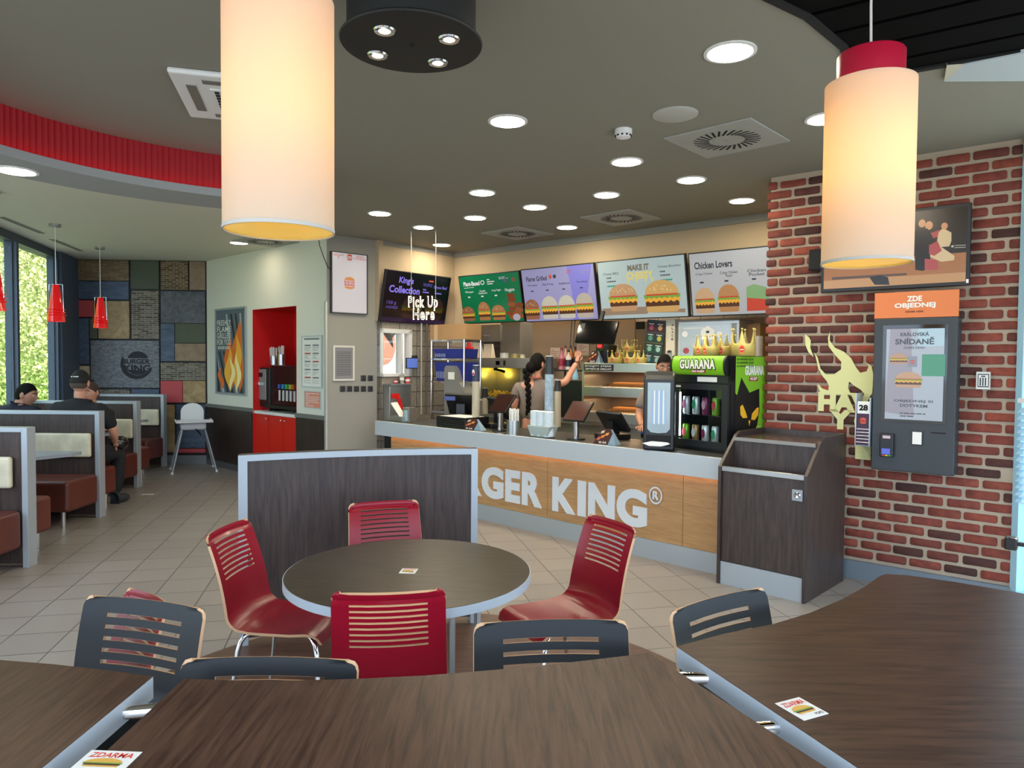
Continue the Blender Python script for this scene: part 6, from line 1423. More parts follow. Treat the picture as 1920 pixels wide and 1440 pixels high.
# bottles on a ledge behind the braided worker
LO = .15
zl_ = BH.uz(1055, 693, LO)[1]
sh_ = on(BH, 'bottle_shelf', 'dark shelf of syrup bottles above the coffee machines', 'shelf', BH.uz(1036, 690, LO)[0], LO - .03, zl_ - .02); W_ = BH.uz(1092, 690, LO)[0] - BH.uz(1036, 690, LO)[0]
B(0, W_, 0, .3, 0, .018).build('deck', M['black'], sh_); B(0, .02, .28, .3, .90 - zl_ + .02, 0).build('leg', M['black'], sh_); B(W_ - .02, W_, .28, .3, .90 - zl_ + .02, 0).build('leg', M['black'], sh_)
B(-.02, W_ + .02, .18, .35, .90 - zl_ + .022, -.12).build('machine_front', mat('coffee_black', '121214', .3), sh_)
for i, (x, w_, yt, c_, c2) in enumerate(((1053, 9, 652, 'b06a78', '8a1830'), (1066, 9, 656, 'cfc6c0', '2a2c38'), (1070, 8, 648, 'c87a30', '3a2018'), (1078, 8, 650, 'a86428', '2a1a14'), (1060, 7, 648, 'd8a890', '5a2018'))):
    off = LO + .05 + (.14 if i > 1 else 0); a, b2, c3, d_ = BH.box(x - w_ / 2, yt, x + w_ / 2, 692, off); r_ = (b2 - a) / 2; h_ = d_ - zl_
    o = on(BH, 'syrup_bottle', ('pink-topped squeeze bottle at the front left of the shelf', 'pale bottle with a dark label at the front right of the shelf', 'orange syrup bottle in the back row, middle', 'amber syrup bottle in the back row, right end', 'pinkish syrup bottle in the back row, left end')[i], 'bottle', (a + b2) / 2, off, zl_, 'syrup bottles')
    mb = MB(); mb.lathe((0, 0, 0), [(0, 0), (r_, .0), (r_, h_ * .62), (r_ * .35, h_ * .78), (r_ * .35, h_ * .9), (0, h_ * .9)], None, 16); mb.build('body', mat('bt' + c_, c_, .25), o)
    mb = MB(); mb.cyl((0, 0), r_ * .42, h_ * .88, h_, n=12); mb.build('cap', mat('cp' + c2, c2, .4), o); mb = MB(); mb.lathe((0, 0, h_ * .15), [(r_ * 1.01, 0), (r_ * 1.01, h_ * .35)], None, 16); mb.build('label', mat('cp' + c2, c2, .4), o)
for i, (px, lb) in enumerate((((1032, 652, 1050, 678), 'printed sheet on the tan panel above the braided worker'), ((1082, 643, 1104, 667), 'pale sheet on the tan panel behind the raised hand'))):
    r_, W_, H = bx(BH, px, .70, .004, 'wall_sheet', lb, 'sheet', mat('sheet_tan', 'cdb9a4', .8), 'sheets on the kitchen wall', bevel=0)
    mb = MB(); lines(mb, W_ * .1, W_ * .9, H * .1, H * .9, 6, -.001, P_('sheet_red', 'a86058'), .35, i + 2); mb.build('print', None, r_)
for i, x in enumerate((1072, 1078)):
    a = BH.W(BH.uz(x, 610, .1)[0], .1, 2.12); b2 = BH.W(BH.uz(x + 10, 690, .1)[0], .1, BH.uz(x + 10, 690, .1)[1]); mb = MB(); mb.tube([a, (a + b2) / 2 - Vector((.05, 0, 0)), b2], .005, None, 6); tag(mb.build('power_cable', M['black']), 'thin black cable hanging below the lilac menu screen, %s of two' % ('left' if i == 0 else 'right'), 'cable', 'hanging cables')

# ================================================================== THINGS ON THE COUNTER
ZC = .8975
def cnt(px, py): P = atz(px, py, ZC); u, off = CT.loc(P); return u, off
def on_c(px, py, name, label, cat, group=None, rot=0):
    u, off = cnt(px, py); o = on(CT, name, label, cat, u, max(off, .045), ZC, group); o.rotation_euler = (0, 0, CT.a + rot)
    Y = o.location.y; o['__k'] = Y / FPX; k = Y / FPX; del o['__k']; return o, k
def cups(px, pyb, pyt, wpx, label, two, mlow, mtop, split, n, prints=None):
    o, k = on_c(px, pyb, 'cup_stack', label, 'cup stack', 'stacks of paper cups')
    H = (pyb - pyt) * k; r_ = wpx * k / 2; mb = MB(); prof = []
    for i in range(n):
        z = H * split * i / n; prof += [(r_ * .97, z), (r_ * 1.0, z + H * split / n * .85), (r_ * .97, z + H * split / n * .9)]
    mb.lathe((0, 0, 0), [(0, 0)] + prof + [(0, H * split)], mlow, 20); mb.build('lower_cups', None, o)
    mb = MB(); mb.lathe((0, 0, H * split), [(r_ * .98, 0), (r_ * .78, H * (1 - split) * .97), (r_ * .80, H * (1 - split)), (0, H * (1 - split))], mtop, 20); mb.build('top_cup', None, o)
    mb = MB(); mb.lathe((0, 0, H), [(r_ * .80, -.006), (r_ * .84, -.003), (r_ * .80, 0)], None, 20, True); mb.build('rim', M['white'], o)
    return o, H, r_
cupl = mat('cup_cream', 'b4ac98', .6); cupb = mat('cup_navy', '2c3450', .5); cupd = mat('cup_dark', '2a2c30', .45); cupp = mat('cup_pattern', '9cb0c0', .6, var=.25, vscale=22)
o, H, r_ = cups(892, 802, 684, 15, 'tallest left cup stack topped by an upturned navy cup with a round emblem', 1, cupl, cupb, .74, 26)
mb = MB(); mb.disc(0, H * .88, r_ * .5, H * .05, -r_ * .93, M['paper'], 14); mb.disc(0, H * .86, r_ * .4, H * .02, -r_ * .95, M['red'], 10); mb.build('emblem', None, o)
cups(909, 776, 727, 12, 'short cup stack with a dark top cup right of the tall left stack', 0, cupl, cupd, .62, 12)
cups(1029, 815, 667, 17, 'tallest right cup stack with patterned pale cups in front of the braided worker', 0, cupp, cupd, .77, 26)
cups(1045, 800, 712, 13, 'plain cup stack just right of the tall patterned stack', 0, cupl, cupd, .76, 20)
# wrapped cutlery in a steel caddy, leaflet box
o, k = on_c(743, 790, 'cutlery_caddy', 'steel caddy with white wrapped cutlery leaning out, left end of the counter', 'caddy'); W_ = 38 * k
B(-W_ / 2, W_ / 2, 0, .16, 0, .06).build('tray', M['steel'], o, bevel=.004)
for i in range(5): mb = MB(); mb.tube([(W_ * .30 - i * .012, .03 + .02 * i, .03), (-W_ * .55 - i * .01, .03 + .025 * i, 33 * k)], .013, None, 6); mb.build('wrapped_cutlery', M['paper'], o)
o, k = on_c(761, 791, 'napkin_box', 'upright steel box with a pale label beside the cutlery caddy', 'box'); B(-9 * k, 9 * k, 0, .12, 0, 27 * k).build('body', M['steel'], o, bevel=.003); B(-6 * k, 5 * k, -.002, 0, 2 * k, 22 * k).build('label', mat('label_pale', 'a8c0c8', .5), o)
# trays
u0, o0 = cnt(795, 801); u1, _ = cnt(866, 808); tw = .46
for i in range(5):
    o = on(CT, 'serving_tray', 'black serving tray in the counter stack, %s' % ('lowest', 'second from the bottom', 'middle one', 'fourth from the bottom', 'topmost, with paper on it')[i], 'tray', u0 + .02, .09, ZC + i * .024, 'stacked black trays')
    mb = MB(); mb.box(0, tw, 0, .34, 0, .008); mb.box(0, tw, -.006, .006, .0, .023); mb.box(0, tw, .334, .346, 0, .023); mb.box(-.006, .006, 0, .34, 0, .023); mb.box(tw - .006, tw + .006, 0, .34, 0, .023); mb.build('tray', M['black'], o, bevel=.003, seg=1)
o = on(CT, 'paper_liner', 'white paper liner on top of the black tray stack', 'paper', u0 + .04, .12, ZC + 4 * .024 + .009); B(0, .4, 0, .28, 0, .012).build('sheets', M['paper'], o)
# tills
def till(px, py, wpx, hpx, label, rot=0, blue=True, tilt=35, lift=0):
    o, k = on_c(px, py, 'till', label, 'till', 'black tills'); o.rotation_euler = (0, 0, CT.a + rot); W_, H = wpx * k, hpx * k
    B(-W_ * .32, W_ * .32, .05, .30, 0, .05).build('base', M['black'], o, bevel=.01)
    B(-.05, .05, .14, .22, .05, H * .6).build('stand', M['black'], o)
    mb = MB(); mb.M = Matrix.Translation((0, .18, H * .6)) @ Matrix.Rotation(R(tilt), 4, 'X'); mb.box(-W_ / 2, W_ / 2, -.02, .02, -H * .38, H * .38); mb.build('monitor', M['black'], o, bevel=.012)
    if blue: B(-W_ * .40, -W_ * .04, -.0, .02, H * .72, H * .84).build('customer_display', E_('disp_blue', '28387c', .6), o)
    return o
for_ = (('black till with a small blue display at the left', 822, 800, 60, 66, .5), ('dark till behind the straw holder', 935, 800, 52, 62, -.4), ('wide black till between the brown pad and the napkin dispenser', 1140, 822, 74, 56, -.3))
for lb, px, py, w_, h_, rt in for_:
    u, off = cnt(px, py); o = till(px, py, w_, h_, lb, rt, blue=(px == 822)); o.location = CT.W(u, .34, ZC)
# terminals on silver posts
def terminal(px, pyb, pyt, wpx, hpx, label, face):
    o, k = on_c(px, pyb, 'payment_stand', label, 'payment stand', 'screens on silver posts'); H = (pyb - pyt) * k
    mb = MB(); mb.cyl((0, .0), .085, 0, .012, n=24); mb.build('base', M['black'], o); mb = MB(); mb.cyl((0, 0), .028, .012, H * .62, n=18); mb.build('post', M['chrome'], o)
    mb = MB(); mb.M = Matrix.Translation((0, .03, H * .82)) @ Matrix.Rotation(R(-42), 4, 'X'); mb.box(-wpx * k / 2, wpx * k / 2, -.01, .012, -hpx * k * .65, hpx * k * .65); mb.build('tablet', M['black'], o, bevel=.006)
    mb = MB(); mb.M = Matrix.Translation((0, .03, H * .82)) @ Matrix.Rotation(R(-42), 4, 'X'); mb.box(-wpx * k / 2 + .008, wpx * k / 2 - .008, -.012, -.010, -hpx * k * .65 + .008, hpx * k * .65 - .008); mb.build('screen', face, o)
terminal(1080, 824, 760, 50, 36, 'brown-faced screen on a silver post right of the lid bowl', mat('term_brown', '3a201a', .15, emit='3a1c14', es=.5))
terminal(938, 808, 745, 46, 34, 'dark screen on a silver post behind the straw holder', mat('term_dark', '26130f', .15, emit='200e0a', es=.4))
# straw holder, lids
o, k = on_c(962, 815, 'straw_holder', 'perforated steel cup of white wrapped straws on the counter', 'straw holder'); r_ = 12.5 * k; H = 27 * k
mb = MB(); mb.lathe((0, 0, 0), [(0, 0), (r_, 0), (r_, H), (r_ - .003, H), (r_ - .003, .01)], None, 28); mb.build('cup', M['steel'], o)
mb = MB()
for i in range(9):
    for j in range(16): a = 2 * math.pi * j / 16; mb.cbox((r_ * math.cos(a), r_ * math.sin(a), H * (.1 + .1 * i)), (.005, .005, .004))
mb.build('perforation', M['blackm'], o)['kind'] = 'stuff'
mb = MB(); rr = random.Random(8)
for i in range(46): a = rr.uniform(0, 6.3); q = rr.uniform(0, r_ * .85); mb.tube([(q * math.cos(a), q * math.sin(a), .01), (q * 1.12 * math.cos(a), q * 1.12 * math.sin(a), 48 * k + rr.uniform(-.015, .01))], .006, None, 5)
mb.build('straw', M['paper'], o)['kind'] = 'stuff'
o, k = on_c(1010, 820, 'lid_bowl', 'clear holder with three columns of white cup lids', 'lid holder'); Wl = 50 * k
mb = MB(); mb.hex8([(-Wl * .42, -.0, 0), (Wl * .42, 0, 0), (Wl * .42, .11, 0), (-Wl * .42, .11, 0)], [(-Wl * .56, -.02, 22 * k), (Wl * .56, -.02, 22 * k), (Wl * .56, .13, 22 * k), (-Wl * .56, .13, 22 * k)]); bw = mb.build('bowl', mat('bowl_clear', 'a8b4b0', .08), o, bevel=.01)
lidm = mat('lid_white', 'd4e0e4', .4)
for i in range(3):
    x = (-1 + i) * Wl * .33; mb = MB(); prof = [(0, 0)]; n = 14; Hh = 48 * k
    for q in range(n): prof += [(.050, Hh * q / n), (.052, Hh * (q + .5) / n), (.049, Hh * (q + .6) / n)]
    mb.lathe((x, .045, .01), prof + [(0, Hh)], None, 20); mb.build('lids', lidm, o)
promo(CT, (863, 784, 896, 805), cnt(880, 806)[1] if cnt(880, 806)[1] > .05 else .06, ZC, 'brown promo card with burgers in front of the left cup stack')
promo(CT, (1112, 803, 1148, 830), .08, ZC, 'brown promo card with burgers left of the napkin dispenser')
# bottle behind the dispenser
o, k = on_c(1197, 822, 'cola_bottle', 'dark cola bottle with a blue label half behind the napkin dispenser', 'bottle'); mb = MB(); r_ = .034
mb.lathe((0, .1, 0), [(0, 0), (r_, 0), (r_, .13), (r_ * .4, .19), (r_ * .4, .22), (0, .22)], None, 18); mb.build('body', mat('cola', '120c0c', .1), o); mb = MB(); mb.lathe((0, .1, .04), [(r_ + .001, 0), (r_ + .001, .07)], None, 18); mb.build('label', mat('label_blue', '3a5ac0', .4), o)
# napkin dispenser
o, k = on_c(1233, 846, 'napkin_dispenser', 'tall black napkin dispenser with a clear window in front of the worker', 'napkin dispenser'); o.rotation_euler = (0, 0, CT.a + R(28)); W_ = 58 * k; H = 150 * k; D_ = .20
mb = MB(); pr = [(0, 0), (0, H * .90), (D_ * .1, H * .95), (D_ * .35, H * .99), (D_ * .7, H * 1.0), (D_, H * .97), (D_, 0)]
mb.xprism(pr, -W_ / 2, W_ / 2); mb.build('housing', mat('disp_black', '1c1e21', .35), o, bevel=.02, seg=3)
ww = W_ * .36
mb = MB(); pts = [(-ww, H * .28), (-ww * .7, H * .235), (0, H * .225), (ww * .7, H * .235), (ww, H * .28), (ww, H * .86), (-ww, H * .86)]
mb.flat(pts, -.004, None, .004); mb.build('window', mat('disp_window', '9fb0b8', .08, coat=.3), o)
mb = MB(); mb.rect(-ww * .62, ww * .62, H * .34, H * .76, -.0055); mb.build('napkins', mat('napkin_blue', '9ab4d0', .7), o)
for x in (-.45, -.05, .35): B(ww * x, ww * (x + .12), -.0075, -.0055, H * .34, H * .76).build('napkin_fold', M['paper'], o)
B(-W_ * .4, W_ * .4, -.001, .05, H * .06, H * .20).build('mouth', M['blackm'], o)
mb = MB(); mb.flat([(-W_ * .5, 0), (-W_ * .2, .018), (W_ * .3, .012), (W_ * .38, 0), (W_ * .1, -.022), (-W_ * .3, -.02)], -.03, None, .05); mb.M = Matrix.Identity(4); s_ = mb.build('hanging_napkin', M['paper'], o); s_.location = (0, 0, H * .09); s_.rotation_euler = (R(-12), 0, 0)

# ================================================================== DRINKS FRIDGE
FR = Pl(0, 0, -30)
pB = atz(1262, 838, ZC); pF = atz(1368, 852, ZC)
d_ = pF - pB; fa = math.atan2(d_.y, d_.x)
root = thing('drinks_fridge', 'small black countertop fridge with a green sign full of cans', 'fridge', (pB.x, pB.y, ZC), fa); FW = d_.length; 
FP = Pl(pB.x, pB.y, math.degrees(fa))
zf = lambda px, py: FP.uz(px, py)[1] - ZC
uf = lambda px: FP.uz(px, 760)[0]
FH = zf(1315, 667); FD = .46
blk = mat('fridge_black', '17181b', .35)
zd = zf(1315, 706); zs_ = zf(1315, 716)
B(0, .03, 0, FD, 0, FH).build('side_wall', blk, root); B(FW - .03, FW, 0, FD, 0, FH).build('side_wall', blk, root); B(.03, FW - .03, FD - .03, FD, 0, FH).build('back_wall', blk, root)
B(.03, FW - .03, 0.0, FD, 0, .05).build('bottom', blk, root); B(.0, FW, 0.0, FD, zd - .03, FH - .01).build('top', blk, root)
# curved green sign
mb = MB(); n = 12; zb0, zb1 = zf(1315, 703), zf(1315, 667); hh = (zb1 - zb0) / 2; vs = []
prof = [(-.045 * math.cos(R(-80 + 160 * i / n)) - .0, zb0 + hh + hh * math.sin(R(-80 + 160 * i / n)) / math.sin(R(80))) for i in range(n + 1)]
mb.xprism([(0.0, zb0)] + prof + [(0.0, zb1)], .01, FW - .04, mat('sign_green', '78b41e', .35, emit='78b41e', es=.08)); sg = mb.build('sign', None, root)
for x in (-.005, FW - .04): mb = MB(); mb.xprism([(0.01, zb0 - .005)] + [(y - .006, z) for y, z in prof] + [(0.01, zb1 + .005)], x, x + .018, blk); mb.build('sign_cap', None, sg)
mb = MB(); yq = -.049
for dz, m_, y_ in ((.0, M['blackm'], yq), (0, M['paper'], yq - .003)):
    e_ = .007 if m_ is M['blackm'] else 0
    mb.text('GUARANA', FW * .18 - e_, FW * .80 + e_, zb0 + hh * .62 - e_, zb0 + hh * 1.62 + e_, y_, m_, .035 if not e_ else .075, .002, sp=1.12)
mb.rect(FW * .38, FW * .63, zb0 + hh * .24, zb0 + hh * .54, yq + .004, mat('sleep_red', '9a1c34', .5), .004); mb.text('NO SLEEP', FW * .395, FW * .615, zb0 + hh * .29, zb0 + hh * .49, yq + .002, M['paper'], .04); mb.build('lettering', None, sg)
B(.02, FW - .02, -.006, 0, zf(1315, 718), zf(1315, 705)).build('control_strip', mat('strip_black', '202226', .3), root)
mb = MB(); mb.rect(FW * .44, FW * .78, zf(1315, 715.5), zf(1315, 706.5), -.008); mb.build('sticker', M['paper'], root)
dz0, dz1 = .03, zf(1315, 719)
mb = MB(); mb.box(.005, .065, -.03, -.004, dz0, dz1); mb.box(FW - .06, FW - .005, -.03, -.004, dz0, dz1); mb.box(.065, FW - .06, -.03, -.004, dz1 - .05, dz1); mb.box(.065, FW - .06, -.03, -.004, dz0, dz0 + .055); dr = mb.build('door', mat('door_black', '24262a', .3), root)
B(.065, FW - .06, -.022, -.018, dz0 + .055, dz1 - .05).build('door_glass', glass, dr)
B(.03, .10, -.034, -.03, dz1 - .035, dz1 - .02).build('sticker', M['paper'], root)
midz = dz0 + (dz1 - dz0) * .50
for z in (.055, midz): B(.04, FW - .04, .03, FD - .05, z - .005, z).build('shelf', M['chrome'], root)
B(.035, .045, .02, .04, .1, dz1 - .08).build('light_tube', emit('fridge_light', 'e8f4ff', 8), root)
cn = [('7ab02c', 'c83c50'), ('9c7a50', 'd0d0d0'), ('d0d0d4', '8a2050'), ('c8d0d0', '2c9a68'), ('7a2c50', 'd8a0b8')]
for k_ in range(2):
    for i in range(5):
        z = (.056, midz + .001)[k_]; x = .075 + (FW - .17) * i / 4; r_ = .030; h_ = .145
        P = FP.W(x, .075, ZC + z); ca, cb = cn[(i + k_ * 2) % 5]
        o = thing('drink_can', '%s can on the %s fridge shelf, %s from the left' % ({'7ab02c': 'green', '9c7a50': 'bronze', 'd0d0d4': 'silver and purple', 'c8d0d0': 'silver and green', '7a2c50': 'plum'}[ca], ('lower', 'upper')[k_], ('first', 'second', 'third', 'fourth', 'fifth')[i]), 'drink can', P, fa, 'cans in the fridge')
        mb = MB(); mb.lathe((0, 0, 0), [(0, 0), (r_ * .85, 0), (r_, .008), (r_, h_ - .012), (r_ * .85, h_), (0, h_)], mat('can' + ca, ca, .25, .4), 20); mb.build('body', None, o)
        mb = MB(); mb.disc(0, h_ * .55, r_ * .62, h_ * .26, -r_ * 1.01 - .002, mat('can' + cb, cb, .4), 14); mb.build('emblem', None, o)
# side wrap on the fridge: green field, dark cat shape
SW = Pl(FP.W(FW, 0, 0).x, FP.W(FW, 0, 0).y, math.degrees(fa) + 90)
mb = MB(); yy = -.002
def sf(fx, fz): return (FD * fx, FH * fz)
sw = thing('x', None, None); bpy.data.objects.remove(sw)
mb.M = Matrix.Translation((FW, 0, 0)) @ rotz(R(90))
gr = mat('wrap_green', '7cb82a', .4)
mb.flat([sf(.12, .03), sf(1, .03), sf(1, .995), sf(.12, .995)], yy, mat('wrap_black', '0e100e', .5)); mb.flat([sf(.12, .995), sf(1, .995), sf(1, .30), sf(.82, .42), sf(.80, .66), sf(.52, .62), sf(.28, .78), sf(.17, .60), sf(.12, .62)], yy - .0006, gr)
mb.flat([sf(.66, .03), sf(1, .03), sf(1, .31), sf(.82, .43)], yy - .0006, gr)
mb.text('GUARANA', *[sf(t, 0)[0] for t in (.38, .93)], FH * .80, FH * .90, yy - .0016, M['paper'], .05); mb.rect(FD * .5, FD * .75, FH * .74, FH * .785, yy - .001, mat('sleep_red', '9a1c34', .5)); mb.text('4SLEEP', FD * .52, FD * .73, FH * .75, FH * .78, yy - .0018, M['paper'], .03)
for i in range(3): mb.text('GUARANA GUA', FD * .14, FD * .62, FH * (.955 - .035 * i), FH * (.975 - .035 * i), yy - .0014, mat('wrap_black', '0e100e', .5), .03)
am = mat('wrap_amber', 'f0b428', .5)
mb.flat([sf(.26, .48), sf(.33, .50), sf(.42, .42), sf(.47, .36), sf(.34, .36), sf(.27, .40)], yy - .001, am); mb.flat([sf(.80, .46), sf(.74, .46), sf(.60, .40), sf(.58, .34), sf(.68, .33), sf(.78, .38)], yy - .001, am); mb.flat([sf(.50, .33), sf(.56, .33), sf(.53, .27)], yy - .001, am)
mb.text('DEJ SI', FD * .16, FD * .42, FH * .17, FH * .22, yy - .001, am, .03); mb.text('ENERGETAK', FD * .16, FD * .62, FH * .115, FH * .16, yy - .001, am, .03); mb.rect(FD * .16, FD * .56, FH * .07, FH * .09, yy - .001, M['paper'])
mb.flat([sf(.70, .04), sf(.90, .04), sf(.92, .20), sf(.86, .27), sf(.74, .27), sf(.68, .20)], yy - .002, mat('wrap_green2', '94cc50', .4)); mb.flat([sf(.72, .06), sf(.88, .06), sf(.88, .18), sf(.80, .14), sf(.72, .18)], yy - .003, mat('wrap_black', '0e100e', .5))
mb.build('side_graphic', None, root)
g2 = 'gold paper crowns on the fridge'
def cr2(px0, px1, ytop, off, zb_, lb, rot=0):
    xm = (px0 + px1) / 2; u0 = FP.uz(px0, 650, off)[0]; u1 = FP.uz(px1, 650, off)[0]; r_ = (u1 - u0) / 2 * .95; crown(FP, (u0 + u1) / 2, off + r_, zb_, r_, FP.uz(xm, ytop, off + r_ * .0)[1] - zb_, lb, g2, rot=rot)
ztf = ZC + FH
cr2(1294, 1318, 630, .03, ztf, 'gold paper crown at the front left of the fridge top', .25)
cr2(1308, 1336, 629, .04, ztf + .0, 'gold paper crown in the middle of the fridge top, facing front', 0)
cr2(1326, 1362, 628, .16, ztf, 'gold paper crown at the right of the fridge top', .4)
cr2(1362, 1400, 617, .10, ztf, 'tallest gold paper crown at the right end of the fridge top', .5)
# ================================================================== PEOPLE
def skin_mesh(nodes_, edges_s, sub=2):
    """nodes: name -> (co, radius or (rx, ry)); edges: 'a-b a-c'; first node is the root. Returns an evaluated mesh"""
    names = list(nodes_); vs = [nodes_[n][0] for n in names]; es = [tuple(names.index(q) for q in e.split('-')) for e in edges_s.split()]
    me = bpy.data.meshes.new('sk'); me.from_pydata(vs, es, []); ob = bpy.data.objects.new('sk', me); COL.objects.link(ob)
    md = ob.modifiers.new('skin', 'SKIN'); md.use_smooth_shade = True; md.branch_smoothing = .6
    if not me.skin_vertices: me.skin_vertices and None
    bm = bmesh.new(); bm.from_mesh(me); ly = bm.verts.layers.skin.verify(); bm.verts.ensure_lookup_table()
    for i, n in enumerate(names):
        r_ = nodes_[n][1]; r_ = (r_, r_) if not isinstance(r_, tuple) else r_
        bm.verts[i][ly].radius = r_; bm.verts[i][ly].use_root = (i == 0)
    bm.to_mesh(me); bm.free()
    ss = ob.modifiers.new('sub', 'SUBSURF'); ss.levels = sub; ss.render_levels = sub
    dg = bpy.context.evaluated_depsgraph_get(); ev = ob.evaluated_get(dg); m2 = bpy.data.meshes.new_from_object(ev)
    bpy.data.objects.remove(ob); bpy.data.meshes.remove(me)
    return m2
def from_mesh(mb, m2, m):
    mb.add([v.co for v in m2.vertices], [tuple(p.vertices) for p in m2.polygons], m, True); bpy.data.meshes.remove(m2)
def head_fn(q):
    x, y, z = q; t = max(0, min(1, (-z - .01) / .10))
    x *= 1 - .32 * t; 
    if y > 0: y *= 1 - .35 * t
    if y < 0:
        f = max(0, 1 - abs(x) / .018) * max(0, 1 - abs(z + .018) / .030); y -= .022 * f * (1.2 if z < -.01 else .8)
        e = max(0, 1 - ((abs(x) - .031) / .018) ** 2) * max(0, 1 - ((z - .008) / .016) ** 2); y += .010 * e
        b2 = max(0, 1 - (abs(x) / .055) ** 2) * max(0, 1 - ((z - .030) / .012) ** 2); y -= .005 * b2
        l_ = max(0, 1 - (abs(x) / .028) ** 2) * max(0, 1 - ((z + .056) / .010) ** 2); y -= .006 * l_
        c_ = max(0, 1 - (abs(x) / .028) ** 2) * max(0, 1 - ((z + .095) / .018) ** 2); y -= .008 * c_
    return Vector((x, y, z))
def head(bodymb, root, C, yaw, tilt, sk, s=1.0, eyes=True):
    Mh = Matrix.Translation(C) @ rotz(yaw) @ Matrix.Rotation(tilt, 4, 'X') @ Matrix.Scale(s, 4)
    bodymb.M = Mh; bodymb.ell((0, 0, 0), (.076, .096, .118), sk, 40, 36, head_fn)
    for sx in (-1, 1): bodymb.ell((sx * .078, .008, -.005), (.010, .020, .032), sk, 12, 8)
    bodymb.M = Matrix.Identity(4)
    if eyes:
        for sx in (-1, 1):
            mb = MB(); mb.M = Mh; mb.ell((sx * .031, -.080, .006), (.013, .010, .008), mat('eye_white', 'd8d2cc', .3), 12, 8); mb.ell((sx * .031, -.0875, .005), (.006, .004, .006), mat('iris_dark', '1c120c', .2), 10, 6); mb.build('eye', None, root)
            mb = MB(); mb.M = Mh; mb.tube([(sx * .016, -.095, .028), (sx * .033, -.094, .034), (sx * .052, -.080, .027)], .0035, M['hair'], 6); mb.build('eyebrow', None, root)
        mb = MB(); mb.M = Mh; mb.tube([(-.024, -.083, -.056), (-.01, -.094, -.055), (.01, -.094, -.055), (.024, -.083, -.056)], .0035, mat('lips', 'a05c50', .5), 6); mb.build('mouth', None, root)
    return Mh
def hair_cap(root, Mh, m, name='hair', low=-.02, front=.045, sc_=1.07, back=-.06):
    mb = MB(); mb.M = Mh
    n, k = 36, 24; vs = []; fs = []
    for j in range(k + 1):
        th = math.pi * j / k
        for i in range(n):
            ph = 2 * math.pi * i / n; q = Vector((.076 * sc_ * math.sin(th) * math.cos(ph), .096 * sc_ * math.sin(th) * math.sin(ph), .118 * sc_ * math.cos(th)))
            lim = front if q.y < -.03 else (low if q.y < .03 else back)
            t = (q.y + .096) / .19
            lim = front + (back - front) * max(0, min(1, (t - .12) / .6))
            if q.z < lim: q.z = lim; s2 = .985; q.x *= s2; q.y *= s2
            vs.append(q)
    for j in range(k):
        for i in range(n): fs.append((j * n + i, (j + 1) * n + i, (j + 1) * n + (i + 1) % n, j * n + (i + 1) % n))
    mb.add(vs, fs, m, True); return mb.build(name, None, root)
def hand(mb, wrist, dirv, palm, m, curl=.5, s=1.0, side=1):
    """continuous little hand: palm plus five bent fingers"""
    d = Vector(dirv).normalized(); n_ = Vector(palm).normalized(); a = d.cross(n_).normalized() * side; w_ = Vector(wrist)
    nd = {'w': (w_, (.027 * s, .020 * s)), 'p': (w_ + d * .045 * s, (.034 * s, .015 * s)), 'k': (w_ + d * .085 * s, (.034 * s, .013 * s))}
    from_mesh(mb, skin_mesh(nd, 'w-p p-k', 1), m)
    for i, (o_, L_) in enumerate(((-.028, .062), (-.010, .074), (.010, .070), (.028, .052))):
        b_ = w_ + d * .082 * s + a * o_ * s; pts = [b_ - d * .015]; ang = 0; cur = b_
        for q in range(3):
            ang += curl * (.6 + .3 * q); dd = d * math.cos(ang) + n_ * math.sin(ang); cur = cur + dd * L_ * s * (.42, .33, .25)[q]; pts.append(cur)
        mb.tube(pts, .0088 * s, m, 8, True, .0065 * s)
    b_ = w_ + d * .030 * s - a * .030 * s; mb.tube([b_, b_ - a * .022 * s + d * .022 * s + n_ * .006, b_ - a * .026 * s + d * .048 * s + n_ * .018], .0100 * s, m, 8, True, .0075 * s)

def person(label, base, rz, group=None): return thing('person', label, 'person', base, rz, group)

# ---- man in the cap, seated with his back to the camera, legs out into the aisle
Y1 = 7.55
bx_ = (145 - 960) / FPX * Y1
root = person('person in black cap and black polo, back to camera, seated at the booth end', (bx_, Y1, 0), 0)
sk = M['skin']; body = MB()
h = 1.315
nd = {'hip': ((-.02, .0, .56), (.17, .14)), 'waist': ((-.02, -.01, .76), (.17, .13)), 'chest': ((-.02, .02, .98), (.14, .09)), 'nk0': ((-.01, .04, 1.13), (.055, .05)), 'nk': ((-.01, .05, 1.20), (.062, .062)), 'hd': ((-.01, .06, h), (.055, .06)),
      'sL': ((-.22, .03, 1.08), .048), 'eL': ((-.29, .16, .86), .048), 'wL': ((-.20, .38, .80), .032), 'sR': ((.20, .03, 1.07), .048), 'eR': ((.335, .07, .835), .050), 'wR': ((.27, .22, .68), .032),
      'kL': ((-.10, .46, .54), .075), 'aL': ((-.08, .44, .12), .045), 'hR': ((.10, .05, .55), .12), 'kR': ((.25, .34, .56), .078), 'aR': ((.225, .26, .13), .046)}
toe = {'tR': (.27, .40, .05), 'tL': (-.06, .56, .05)}
from_mesh(body, skin_mesh(nd, 'hip-waist waist-chest chest-nk0 nk0-nk nk-hd chest-sL sL-eL eL-wL chest-sR sR-eR eR-wR hip-kL kL-aL hip-hR hR-kR kR-aR'), sk)
Mh = head(body, root, Vector((-.01, .065, h + .03)), math.pi + R(4), R(4), sk, 1.12, False)
hand(body, nd['wR'][0], (-.05, .35, -.35), (-.6, 0, -.3), sk, .5, 1.05, 1); hand(body, nd['wL'][0], (.2, .5, -.1), (0, 0, -1), sk, .3, 1.05, -1)
body.build('body', None, root)
